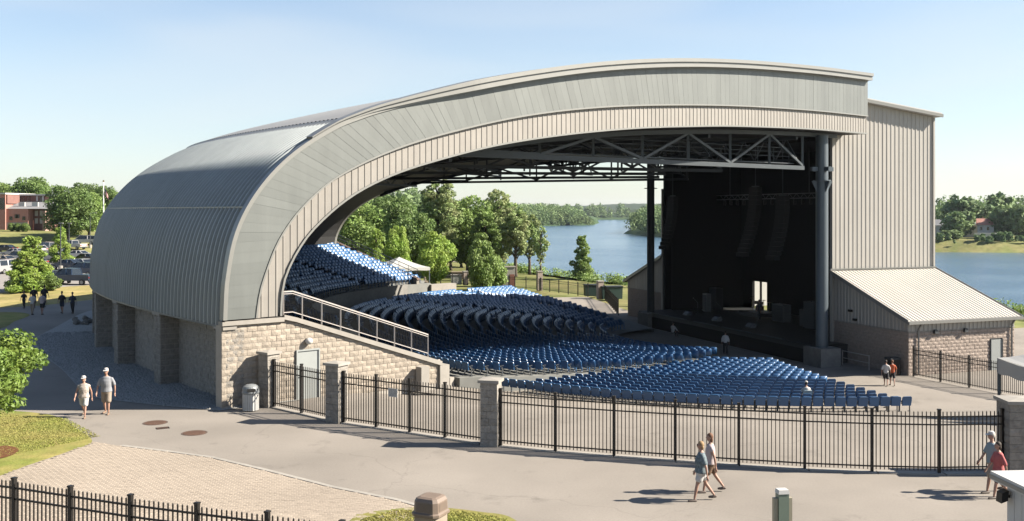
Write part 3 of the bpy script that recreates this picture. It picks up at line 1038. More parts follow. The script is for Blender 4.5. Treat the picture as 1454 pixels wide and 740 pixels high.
def base_walls():
    wall = link("stone_wall", None, shell); wall.matrix_parent_inverse = Matrix.Translation((-OX, -OY, 0))
    # facade wall under the arch foot with the raking top of the ramp
    def top(t):
        if t < 2.75: return 3.52
        return max(0.75, 3.60 - (t-2.75)*0.342)
    LR = 11.0
    prof = [(0.0, -0.4), (LR, -0.4), (LR, top(LR)), (2.75, 3.58), (2.7, 3.46), (0.0, 3.46)]
    mb = MB()
    mb.prism(prof, FN.p(0, 0, -0.55), FN.f, Vector((0, 0, 1)), FN.n*0.55)
    mb.build("core", M_MORT, wall)
    door = (3.38, 4.52, -0.1, 2.15)
    ms = Masonry(wall, M_BLOCK, 300)
    ms.wall(FN.p(0, 0, 0), FN.f, FN.n, LR, lambda t: min(top(t), 3.5), -0.12, holes=[door])
    # corner quoin returning round the outer wall
    mg = Masonry(wall, M_BLOCKG, 0)
    cap = MB()
    cap.prism([(-0.02, 3.46), (2.78, 3.46), (2.78, 3.64), (-0.02, 3.64)], FN.p(0, 0, -0.3), FN.f, Vector((0, 0, 1)), FN.n*0.45)
    e = LR+0.15
    cap.prism([(2.78, 3.55), (3.35, 3.40), (e, top(e)-0.02), (e, top(e)+0.2), (3.35, 3.60), (2.78, 3.75)], FN.p(0, 0, -0.45), FN.f, Vector((0, 0, 1)), FN.n*0.6)
    cap.build("coping", M_CONC, wall)
    # end block at the foot of the ramp and its low step wall
    mb = MB(); mb.obox(FN.p(LR+0.02, -0.4, -0.6), FN.f*0.55, FN.n*0.75, Vector((0, 0, 1.15)))
    mb.build("end_block", M_CONC, wall)
    mb = MB(); mb.obox(FN.p(9.6, -0.3, 0.16), FN.f*0.45, FN.n*0.45, Vector((0, 0, 1.15)))
    mb.build("buttress", M_CONC, wall)
    # door in the stone wall
    dr = link("door", None, shell); dr.matrix_parent_inverse = Matrix.Translation((-OX, -OY, 0))
    mb = MB(); mb.obox(FN.p(door[0]+0.05, 0, 0.01), FN.f*(door[1]-door[0]-0.1), FN.n*0.05, Vector((0, 0, 2.1)))
    mb.build("leaf", M_DOOR, dr)
    mb = MB()
    for t in (door[0], door[1]-0.06): mb.obox(FN.p(t, 0, 0.01), FN.f*0.06, FN.n*0.10, Vector((0, 0, 2.16)))
    mb.obox(FN.p(door[0]+0.061, 2.10, 0.01), FN.f*(door[1]-door[0]-0.122), FN.n*0.10, Vector((0, 0, 0.06)))
    mb.build("frame", M_DOOR, dr)
    mb = MB(); mb.bar(FN.p(door[0]+0.15, 1.0, 0.10), FN.p(door[0]+0.30, 1.0, 0.10), 0.03); mb.build("handle", M_FRAME, dr)
    # recessed bays and projecting piers along the curve
    pier_a = [a_of(q) for q in (0.43, 7.9, 15.5, 23.2, 31.0, 38.8)]
    QW = RV-1.0
    for i, a in enumerate(pier_a):
        pr = link("pier", None, shell); pr.matrix_parent_inverse = Matrix.Translation((-OX, -OY, 0))
        if i == 0:
            c0 = A1 - 0.02; hw = 0.40
        hw = math.degrees(0.5/RV)
        o = arc_p(a, RV-0.12); inw = inw_at(a); tg = tan_at(a)
        depth = RV-0.12-QW+0.2
        mb = MB(); mb.obox(o - tg*0.42 + Vector((0, 0, -0.3)), tg*0.84, inw*depth, Vector((0, 0, 3.6)))
        mb.build("core", M_MORT, pr)
        mm = Masonry(pr, M_BLOCKG, 0)
        mm.wall(o - tg*0.42, tg, -inw, 0.84, lambda t: 3.3, -0.1, bw=0.42)
        mm.wall(o - tg*0.42, inw, -tg, depth-0.2, lambda t: 3.3, -0.1)
        mm.wall(o + tg*0.42, inw, tg, depth-0.2, lambda t: 3.3, -0.1)
        mm.done()
        mb = MB(); mb.obox(o - tg*0.52 - inw*0.09 + Vector((0, 0, 3.28)), tg*1.04, inw*0.6, Vector((0, 0, 0.14)))
        mb.build("cap", M_CONC, pr)
    for a, b in zip(pier_a, pier_a[1:]):
        p = arc_p(a, QW); q = arc_p(b, QW); u = q-p; L = u.length; u.normalize()
        n = -inw_at((a+b)/2)
        n = (n - u*n.dot(u)).normalized()
        mb = MB(); mb.obox(p + Vector((0, 0, -0.3)), u*L, -n*0.3, Vector((0, 0, 3.9)))
        mb.build("core", M_MORT, wall)
        mm = Masonry(wall, M_BLOCKG, 0)
        mm.wall(p, u, n, L, lambda t: 3.55, -0.1, proud=0.018); mm.done()
    ms.done(); mg.done()
    mb = MB(); N = 40                                        # closing wall round the hidden part of the arc
    mb.grid([[arc_p(lerp(pier_a[-1], A2, k/N), QW, z) for k in range(N+1)] for z in (-0.5, 3.6)])
    mb.build("rear_wall", M_BLOCKG, wall)
    # far arch foot
    mb = MB(); mb.prism([(0, -1.6), (2.75, -1.6), (2.75, 3.6), (0, 3.6)], FF.p(0, 0, -0.5), FF.f, Vector((0, 0, 1)), FF.n*0.55)
    mb.build("foot_block", M_CONCD, wall)
base_walls()

def ramp_guard():
    g = thing("guard_rail", "pale metal guard rail with wire mesh climbing the stone ramp wall", "railing", tuple(FN.p(2.8, 3.7, 0)))
    inv = Matrix.Translation(-g.location)
    def top(t): return 3.72 if t < 3.3 else 3.72 - (t-3.3)*0.342
    stops = [2.85, 3.75] + [3.75 + k*0.96 for k in range(1, 8)]
    def add(mb, name, m, **k):
        o = mb.build(name, m, None, **k); o.parent = g; o.matrix_parent_inverse = inv; return o
    for t in stops:
        mb = MB(); mb.bar(FN.p(t, top(t)-0.1, -0.1), FN.p(t, top(t)+1.0, -0.1), 0.05); add(mb, "post", M_RAIL)
    knee = [2.85, 3.3, stops[-1]]
    for h, w in ((1.0, 0.055), (0.90, 0.03), (0.10, 0.035)):
        mb = MB()
        for a, b in zip(knee, knee[1:]): mb.bar(FN.p(a, top(a)+h, -0.1), FN.p(b, top(b)+h, -0.1), w)
        add(mb, "rail", M_RAIL)
    mb = MB()
    for k in range(1, 11):
        h = 0.10 + k*0.073
        for a, b in zip(knee, knee[1:]): mb.bar(FN.p(a, top(a)+h, -0.1), FN.p(b, top(b)+h, -0.1), 0.0045)
    t = 2.9
    while t < stops[-1]:
        mb.bar(FN.p(t, top(t)+0.1, -0.1), FN.p(t, top(t)+0.9, -0.1), 0.0045); t += 0.075
    add(mb, "mesh_infill", M_FRAME, kind="stuff")
    for k, (t, lab) in enumerate(((11.2, "bent pale handrail hoop at the bottom of the ramp wall"), (12.2, "second bent handrail hoop on the concrete step beyond the ramp end"))):
        p = FN.p(t, 0, -0.55 - k*1.0); z = max(H(p.x, p.y), 0.0) if k == 0 else H(p.x, p.y)
        d = FN.f*0.35; mb = MB()
        q = Vector((p.x, p.y, z))
        mb.tube([q, q+Vector((0,0,.75)), q+Vector((0,0,.9))+d*.2, q+Vector((0,0,.9))+d*.8, q+Vector((0,0,.75))+d, q+d], 0.03, 8)
        tag(mb.build("handrail", M_RAIL), lab, "handrail", "bent handrail hoops")
ramp_guard()
lp = FN.p(3.95, 2.52, 0.04)
wl_ = thing("wall_light", "round white bulkhead lamp on the stone wall above the grey door", "wall lamp", tuple(lp))
mb = MB(); mb.ell((0, 0, 0), (0.17, 0.17, 0.15)); mb.build("lamp_shade", M_WHITE, wl_, smooth=True, loc=tuple(FN.n*0.12))
mb = MB(); mb.obox(-FN.f*0.12 + Vector((0, 0, -0.1)) , FN.f*0.24, FN.n*0.08, Vector((0, 0, 0.2))); mb.build("backplate", M_FRAME, wl_)

# ------------------------------------------------------------------ stage house and its two annexes
HW = COLR + SV*2.05 + WV*2.56           # near front corner of the stage house
HD = 9.3                                 # depth of the house along WV
HL = 26.0                                # length along SV
def hp(l, w, z): 
    """house coordinates: l along SV from the near wall, w along WV, z"""
    p = HW + SV*l + WV*w
    return Vector((p.x, p.y, z))
def roof_z(w): return 16.35 - 0.125*(w-2.6) if w > 2.6 else 15.2
house = thing("stage_house", "tall pale ribbed metal stage house with a black open stage front", "stage building", tuple(hp(0, 0, ZS)))
HINV = Matrix.Translation(-house.location)
def hpart(mb, name, m, parent=None, **k):
    o = mb.build(name, m, None, **k); o.parent = parent or house
    if parent is None: o.matrix_parent_inverse = HINV
    return o
def hnode(name):
    o = link(name, None, house); o.matrix_parent_inverse = HINV; return o
def stage_house():
    # side wall towards the plaza, in ribbed sheets
    n = int(HD/0.38); st = HD/n
    for i in range(n):
        w0 = i*st
        cols = [(w0, 0.0), (w0+st*.55, 0.0), (w0+st*.62, 0.028), (w0+st*.88, 0.028), (w0+st*0.95, 0.0), (w0+st, 0.0)]
        mb = MB()
        mb.grid([[hp(-d, w, ZS-0.1) for w, d in cols], [hp(-d, w, roof_z(min(max(w, 0), HD))-0.02) for w, d in cols]])
        hpart(mb, "ribbed_panel", M_RIBG, recalc=False)
    mb = MB()
    mb.obox(hp(-0.10, -0.16, ZS-0.1), WV*0.26, SV*0.3, Vector((0, 0, 15.2-ZS)))
    mb.obox(hp(-0.10, HD-0.06, ZS-0.1), WV*0.16, SV*0.3, Vector((0, 0, roof_z(HD)-ZS)))
    hpart(mb, "corner_trim", M_RIBG)
    # body: solid walls with thickness, back wall opened by the loading door
    T = 0.3
    mb = MB()
    mb.obox(hp(0.02, 0, ZS-0.3), WV*HD, SV*T, Vector((0, 0, 15.3-ZS)))
    hpart(mb, "side_wall", M_BLACK); mb = MB()
    mb.obox(hp(HL-T, 0, ZS-0.3), WV*HD, SV*T, Vector((0, 0, 15.3-ZS)))
    hpart(mb, "side_wall", M_BLACK)
    DL0, DL1, DZ = 23.7-2.05, 26.6-2.05-0.4, 1.25
    mb = MB()
    mb.obox(hp(T, HD-T, ZS-0.3), SV*(DL0-T), WV*(T-0.02), Vector((0, 0, 15-ZS)))
    mb.obox(hp(DL1, HD-T, ZS-0.3), SV*(HL-T-DL1), WV*(T-0.02), Vector((0, 0, 15-ZS)))
    mb.obox(hp(DL0, HD-T, DZ), SV*(DL1-DL0), WV*(T-0.02), Vector((0, 0, 14.7-DZ)))
    hpart(mb, "rear_wall", M_BLACK)
    mb = MB(); mb.obox(hp((DL0+DL1)/2-0.06, HD-0.25, -1.4), SV*0.12, WV*0.2, Vector((0, 0, DZ+1.4)))
    hpart(mb, "door_mullion", M_BLACK)
    mb = MB()
    mb.grid([[hp(-0.06, HD+0.0, z) if False else hp(l, HD+0.03, z) for l in (0, DL0)] for z in (ZS, 15.2)])
    hpart(mb, "rear_cladding", M_RIBG)
    # roof, sloping to the back
    mb = MB()
    mb.prism([(2.6, 16.35), (HD+0.45, roof_z(HD+0.45)), (HD+0.45, roof_z(HD+0.45)+0.32), (2.6, 16.67)], hp(-0.45, 0, 0), WV, Vector((0, 0, 1)), SV*(HL+0.9))
    hpart(mb, "roof", M_WHITE)
    mb = MB()
    mb.prism([(2.6, 16.33), (HD+0.5, roof_z(HD+0.5)-0.02), (HD+0.5, roof_z(HD+0.5)+0.22), (2.6, 16.57)], hp(-0.55, 0, 0), WV, Vector((0, 0, 1)), SV*0.1)
    hpart(mb, "rake_trim", M_TRIM)
    mb = MB(); mb.obox(hp(0.03, -0.35, 13.95), SV*(HL-0.05), WV*3.05, Vector((0, 0, 1.35)))  # black box added to stop sun leaking between shell and house
    hpart(mb, "sun_stop_box", M_BLACK)
    mb = MB(); mb.obox(hp(T, 0.01, 13.6), SV*(HL-2*T), WV*(HD-T), Vector((0, 0, 0.3)))
    hpart(mb, "ceiling", M_BLACK)
    # stage deck
    mb = MB(); mb.obox(hp(-1.6, -2.9, ZS-0.2), SV*(HL+1.2), WV*(HD+2.5), Vector((0, 0, 1.55)))
    hpart(mb, "stage_deck", M_STAGE)
    mb = MB()
    for a, b in ((2.0, 5.6), (6.2, 10.6), (11.2, 15.2), (16.5, 20.5), (21.5, 23.5)):
        mb.obox(hp(a, -2.93, -1.45), SV*(b-a), WV*0.03, Vector((0, 0, 0.07)))
    hpart(mb, "lip_strip", M_STEEL)
    mb = MB(); mb.obox(hp(-1.7, -2.96, ZS-0.2), SV*(HL+1.4), WV*0.05, Vector((0, 0, 1.2)))
    hpart(mb, "stage_skirt", M_BLACK)
    # side masks between columns and walls
    mb = MB(); mb.obox(hp(0.35, 0.25, ZS), SV*0.1, WV*5, Vector((0, 0, 15)))
    hpart(mb, "side_drape", M_BLACK); mb = MB()
    mb.obox(hp(HL-1.2, 0.3, ZS), SV*0.1, WV*4, Vector((0, 0, 15)))
    hpart(mb, "side_drape", M_BLACK)
    mb = MB(); mb.obox(hp(T+0.05, HD-T-0.35, DZ+0.1), SV*(HL-2*T-0.1), WV*0.12, Vector((0, 0, 12.7-DZ)))
    hpart(mb, "back_drape", M_BLACK)
    # doorway side of the far end: pale return of the far wall
    mb = MB(); mb.obox(hp(HL+0.02, -0.16, ZS), SV*0.12, WV*0.5, Vector((0, 0, 13.2)))
    hpart(mb, "corner_trim", M_RIBG)
stage_house()

def annex(name, label, l0, sgn):
    """lean-to against the stage house; local x along the house wall, y away from it"""
    AL, AD = 9.2, 7.8
    ze, zr = 0.95, 3.75
    o = hp(l0, 0, 0); o = Vector((o.x, o.y, 0))
    X = WV; Y = SV*sgn
    P = lambda x, y, z: o + X*x + Y*y + Vector((0, 0, z))
    an = thing(name, label, "annex building", tuple(P(AL/2, AD/2, ZS)))
    inv = Matrix.Translation(-an.location)
    def add(mb, nm, m, **k):
        q = mb.build(nm, m, None, **k); q.parent = an; q.matrix_parent_inverse = inv; return q
    zb = 0.10                                # top of the masonry
    st = link("block_wall", None, an); st.matrix_parent_inverse = inv
    mb = MB(); mb.obox(P(0.06, 0, ZS-0.4), X*(AL-0.12), Y*(AD-0.06), Vector((0, 0, zb-ZS+0.4)))
    mb.build("wall_core", M_MORT, st)
    ms = Masonry(st, M_BLOCKA, 300 if sgn < 0 else 0)
    dx0, dx1 = AL-2.2, AL-1.1
    ms.wall(P(0, AD, 0) , X, Y, AL, lambda t: zb, ZS-0.05, bw=0.45, bh=0.225, holes=[(dx0, dx1, ZS-0.1, -0.66)], proud=0.0)
    ms.wall(P(0, 0.0, 0), Y, -X, AD, lambda t: zb, ZS-0.05, bw=0.45, bh=0.225, proud=-0.02)
    ms.wall(P(AL, 0.0, 0), Y, X, AD, lambda t: zb, ZS-0.05, bw=0.45, bh=0.225, proud=-0.02)
    ms.done()
    mb = MB(); mb.obox(P(-0.04, AD-0.02, zb), X*(AL+0.08), Y*0.06, Vector((0, 0, 0.06)))
    mb.obox(P(-0.04, 0, zb), X*0.06, Y*(AD-0.03), Vector((0, 0, 0.06)))
    add(mb, "ledge", M_CONC)
    zl = zb+0.06
    def zroof(y): return lerp(zr, ze, y/AD)
    # ribbed gable and frieze
    n = 22
    for x, nm, s_ in ((0.02, "gable_panel", -1), (AL-0.02, "gable_panel", 1)):
        stp = AD/n
        for i in range(0, n, 2):
            cols = []
            for c in range(2):
                y0 = (i+c)*stp
                cols += [(y0, 0), (y0+stp*.6, 0), (y0+stp*.68, .05), (y0+stp*.88, .05), (y0+stp*.96, 0)]
            cols.append(((i+2)*stp, 0))
            mb = MB(); mb.grid([[P(x+s_*d, y, zl) for y, d in cols], [P(x+s_*d, y, max(zl, zroof(y)-0.02)) for y, d in cols]])
            add(mb, nm, M_RIBG)
    n = 26; stp = AL/n
    for i in range(0, n, 2):
        cols = []
        for c in range(2):
            y0 = (i+c)*stp
            cols += [(y0, 0), (y0+stp*.6, 0), (y0+stp*.68, .05), (y0+stp*.88, .05), (y0+stp*.96, 0)]
        cols.append(((i+2)*stp, 0))
        mb = MB(); mb.grid([[P(x, AD-0.02+d, zl) for x, d in cols], [P(x, AD-0.02+d, ze-0.03) for x, d in cols]])
        add(mb, "frieze_panel", M_RIBG)
    mb = MB(); mb.prism([(0.05, ZS), (AD-0.08, ZS), (AD-0.08, ze-0.05), (0.05, zr-0.05)], P(0.08, 0, 0), Y, Vector((0, 0, 1)), X*(AL-0.16))
    add(mb, "inner_wall", M_SOFF)
    # standing seam roof
    n = 30; stp = (AL+0.6)/n; ov = 0.35
    for i in range(n):
        x0 = -0.3 + i*stp
        cols = [(x0, 0.06), (x0+stp*.80, 0.06), (x0+stp*.83, .10), (x0+stp*.92, .10), (x0+stp*.95, .06), (x0+stp, 0.06)]
        mb = MB(); mb.grid([[P(x, 0, zr+d) for x, d in cols], [P(x, AD+ov, zroof(AD+ov)+d) for x, d in cols]])
        add(mb, "seam_panel", M_ROOFA)
    mb = MB(); mb.prism([(0, zr-0.06), (AD+ov, zroof(AD+ov)-0.06), (AD+ov, zroof(AD+ov)+0.05), (0, zr+0.05)], P(-0.3, 0, 0), Y, Vector((0, 0, 1)), X*(AL+0.6))
    add(mb, "roof_deck", M_TRIM)
    mb = MB()
    for x in (-0.36, AL+0.31):
        mb.prism([(0, zr-0.14), (AD+ov, zroof(AD+ov)-0.14), (AD+ov, zroof(AD+ov)+0.15), (0, zr+0.15)], P(x, 0, 0), Y, Vector((0, 0, 1)), X*0.05)
    mb.obox(P(-0.3, -0.0, zr+0.10), X*(AL+0.6), Y*0.12, Vector((0, 0, 0.10)))
    add(mb, "rake_trim", M_TRIM)
    mb = MB(); zz = zroof(AD+ov)
    mb.obox(P(-0.36, AD+ov+0.003, zz-0.15), X*(AL+0.72), Y*0.14, Vector((0, 0, 0.18)))
    add(mb, "gutter", M_TRIM)
    for x in (0.75, AL-0.35):
        mb = MB(); mb.bar(P(x, AD+ov+0.05, zz-0.15), P(x, AD+0.10, zz-0.55), 0.09); mb.bar(P(x, AD+0.10, zz-0.5), P(x, AD+0.10, ZS+0.05), 0.09)
        add(mb, "downpipe", M_TRIM)
    mb = MB(); mb.obox(P(dx0+0.05, AD-0.02, ZS), X*(dx1-dx0-0.1), Y*0.05, Vector((0, 0, 2.1)))
    d = add(mb, "door", M_DOOR)
    mb = MB()
    for x in (dx0, dx1-0.06): mb.obox(P(x, AD-0.02, ZS), X*0.06, Y*0.1, Vector((0, 0, 2.15)))
    mb.build("frame", M_DARKM, d).matrix_parent_inverse = Matrix.Identity(4)
    for x, nm in ((AL*0.22, None), (AL*0.50, None)):
        mb = MB(); mb.obox(P(x, AD+0.04, -0.05), X*0.3, Y*0.2, Vector((0, 0, 0.14))); mb.prism([(0, 0), (0.3, 0), (0.22, 0.13), (0.05, 0.13)], P(x, AD+0.04, 0.09), X, Vector((0, 0, 1)), Y*0.16)
        add(mb, "lamp", M_FRAME)
    for y, z in ((1.9, 0.95), (1.1+1.3, 0.35)):
        mb = MB(); mb.obox(P(-0.22, y, z), X*0.18, Y*0.32, Vector((0, 0, 0.16))); mb.bar(P(-0.04, y+0.16, z+0.08), P(-0.1, y+0.16, z+0.08), 0.1)
        add(mb, "floodlight", M_IRON)
    return P, an
PA, annex_o = annex("annex_building", "low lean-to annex with pale seamed roof and block walls below the tall sunlit wall", 0.0, -1)
annex("annex_building", "low lean-to annex in shade beyond the thin far column, by the river fence", HL, 1)

def stage_kit():
    ZD = -1.25
    g = "things on the dark stage"
    def line_array(l, w, ztop, n, lab):
        t = thing("line_array", lab, "loudspeaker", tuple(hp(l, w, ztop)), math.atan2(SV.y, SV.x), g)
        y = 0; zz = 0
        for i in range(n):
            mb = MB(); a = -0.02*i*i*0.12
            mb.prism([(-0.6, 0), (0.6, 0), (0.6, -0.34), (-0.6, -0.34)], (0, -0.25+y, zz), Vector((1, 0, 0)), Vector((0, 0, 1)), Vector((0, 0.5, 0)))
            mb.build("cabinet", mat("speaker_black", (0.008, 0.008, 0.008), 0.9), t); zz -= 0.36; y += 0.012*i
        mb = MB(); mb.bar((0, 0, 0), (0, 0, 14.1-ztop), 0.05); mb.bar((-.5, 0, .05), (.5, 0, .05), 0.1); mb.build("rigging", M_DARKM, t)
    line_array(5.0, -0.9, 9.4, 14, "black line array of speakers hanging by the thick near column")
    line_array(9.5, -0.4, 10.2, 16, "black curved line array of speakers hanging over the middle of the stage front")
    line_array(22.5, -0.9, 9.6, 14, "black line array of speakers hanging next to the thin far column")
    t = thing("lighting_truss", "dark lighting bar with lamps hanging over the back of the stage", "lighting truss", tuple(hp(14, 4, 9.3)), math.atan2(SV.y, SV.x), g)
    mb = MB()
    for y, z in ((0, 0), (0, .4), (.4, 0), (.4, .4)): mb.bar((-8, y, z), (8, y, z), 0.06)
    for k in range(32): mb.bar((-8+k*.5, 0, 0 if k % 2 else .4), (-7.5+k*.5, 0, .4 if k % 2 else 0), 0.03)
    for x in (-6, 6): mb.bar((x, .2, .4), (x, .2, 4.9), 0.04)
    mb.build("frame", mat("truss_grey", (0.16, 0.16, 0.17), 0.5, 0.5), t)
    for k in range(14):
        mb = MB(); mb.lathe([(0.10, -0.55), (0.16, -0.4), (0.14, -0.12), (0.05, -0.05)], 10, (-7.2+k*1.1, 0.1, 0)); mb.build("lamp", M_IRON, t)
    # drum kit on a riser
    t = thing("drum_kit", "drum kit on a low riser at the back of the dark stage", "drum kit", tuple(hp(16, 4.4, ZD)), math.atan2(SV.y, SV.x), g)
    mb = MB(); mb.box(-1.6, -1.2, 0, 1.6, 1.2, 0.35); mb.build("riser", M_STAGE, t)
    mk = mat("drum_shell", (0.12, 0.05, 0.04), 0.3)
    mb = MB(); mb.tube([(0, 0.3, 0.68), (0, -0.2, 0.68)], 0.3, 16); mb.build("bass_drum", mk, t)
    for x, y, z in ((-.35, .1, 1.15), (.35, .1, 1.15), (.7, -.4, .85)):
        mb = MB(); mb.lathe([(0.19, -.14), (0.19, .14)], 14, (x, y, z)); mb.build("tom_drum", mk, t)
    for x, y, z in ((-.9, .2, 1.45), (.95, .2, 1.5), (-.8, -.5, 1.2)):
        mb = MB(); mb.lathe([(0.24, 0), (0.05, 0.04), (0.02, 0.05)], 14, (x, y, z)); mb.bar((x, y, .35), (x, y, z), 0.03); mb.build("cymbal", mat("brass", (.5, .38, .14), .3, .9), t)
    def box_amp(l, w, sx, sy, sz, name, lab, cat, m=None, z=ZD):
        t = thing(name, lab, cat, tuple(hp(l, w, z)), math.atan2(SV.y, SV.x), g)
        m = m or mat("amp_black", (0.035, 0.035, 0.038), 0.6)
        mb = MB(); mb.box(-sx/2, -sy/2, 0.05, sx/2, sy/2, sz); mb.build("body", m, t)
        mb = MB(); mb.box(-sx/2+.06, sy/2, 0.1, sx/2-.06, sy/2+.03, sz-.08); mb.build("grille", M_DARKM, t)
        mb = MB(); mb.box(-.15, -.05, sz, .15, .05, sz+.05); mb.build("handle", M_FRAME, t)
    box_amp(11, 3.2, 1.6, .8, 1.5, "speaker_cabinet", "wide grey cabinet with a bright top near the middle of the stage", "cabinet", mat("case_grey", (.16, .17, .18), .5))
    box_amp(20.5, 1.6, 0.7, .5, 1.7, "equipment_rack", "slim pale equipment rack standing near the far side of the stage", "rack", mat("rack_grey", (.25, .27, .28), .5))
    box_amp(22, 3.5, 1.3, .8, 2.1, "speaker_cabinet", "tall cabinet stack at the far side of the stage beside the back drape", "cabinet")
    box_amp(5.5, 2.4, 1.5, .9, 2.2, "speaker_cabinet", "tall cabinet stack at the near side of the stage behind the thick column", "cabinet")
    box_amp(7.2, 3.0, 1.1, .7, 1.4, "equipment_rack", "low rack with pale edges at the near side of the stage", "rack")
    for k, (l, lab) in enumerate(((7.5, "wedge monitor on the stage lip, nearest the thick column"), (12.6, "wedge monitor in the middle of the stage lip"), (17.5, "wedge monitor on the stage lip, nearest the thin far column"))):
        t = thing("floor_monitor", lab, "loudspeaker", tuple(hp(l, -2.2, ZD)), math.atan2(SV.y, SV.x), g)
        mb = MB(); mb.prism([(-.25, .1), (.25, .1), (.25, .2), (-.05, .45), (-.25, .42)], (-.4, 0, 0), Vector((0, 1, 0)), Vector((0, 0, 1)), Vector((.8, 0, 0))); mb.build("body", mat("case_grey", (.16, .17, .18), .5), t)
        mb = MB(); mb.bar((-.42, .1, .3), (-.42, -.1, .3), .04); mb.build("handle", M_FRAME, t)
    for k, (l, w, lab) in enumerate(((9, -.6, "microphone stand at the near side of the stage"), (14, -.9, "microphone stand at the centre of the stage"), (18.6, -.5, "microphone stand at the far side of the stage"))):
        t = thing("microphone_stand", lab, "microphone stand", tuple(hp(l, w, ZD)), 0, g)
        mb = MB(); mb.tube([(0, 0, 0), (0, 0, 1.1)], .015, 6); mb.bar((0, 0, 1.1), (-.4, -.1, 1.5), .02)
        for q in range(3): mb.bar((0, 0, .1), (.3*math.cos(q*2.1), .3*math.sin(q*2.1), 0.01), .02)
        mb.build("stand", M_STEEL, t)
        mb = MB(); mb.ell((-.42, -.11, 1.52), (.04, .04, .06), 8, 6); mb.build("microphone", M_FRAME, t)
    # white trailer added to fill the loading door with a sunlit face
    p = hp(32.9, HD+5.5, ZS)
    t = thing("box_trailer", "white box trailer added outside to make the loading door behind the stage bright", "trailer", tuple(p), math.atan2(WV.y, WV.x))
    mb = MB(); mb.box(-4, -1.2, .7, 4, 1.2, 4.4); mb.build("body", M_WHITE, t)
    for x in (-2.6, -1.6):
        for y in (-1.1, 1.1):
            mb = MB(); mb.tube([(x, y-.12, .45), (x, y+.12, .45)], .45, 16); mb.build("wheel", M_RUBBER, t)
    mb = MB(); mb.bar((4, 0, .8), (5.2, 0, .7), .12); mb.build("drawbar", M_DARKM, t)
stage_kit()

# ------------------------------------------------------------------ seating terraces
def A_EDGE(r): return interp([(9, 255), (12, 250.5), (17, 242.5), (24, 234.3), (32, 228)], r)
def deck_z(r, th):
    q = min(1, max(0, (232-th)/55.0))
    zs = interp([(8, -2.72), (12, -2.62), (20, -2.4), (31, -1.75)], r)
    zn = interp([(8, -2.6), (12, -2.15), (20, -1.35), (31, -0.75)], r)
    return lerp(zs, zn, q)
UP_R0, UP_R1 = 34.4, 48.2
def up_z(r): return 0.65 + (r-UP_R0)*0.245
def pol(r, th, z=0.0): return Vector((MX + r*math.cos(R(th)), MY + r*math.sin(R(th)), z))
_POLY = [(p.x + n.x*1.5, p.y + n.y*1.5) for p, n in (plan(PLAN_LEN*k/60) for k in range(61))] + [(20, 100), (30, 60)]
def in_shell(x, y):
    c = False
    for i in range(len(_POLY)):
        a, b = _POLY[i], _POLY[i-1]
        if (a[1] > y) != (b[1] > y) and x < (b[0]-a[0])*(y-a[1])/(b[1]-a[1]) + a[0]: c = not c
    return c
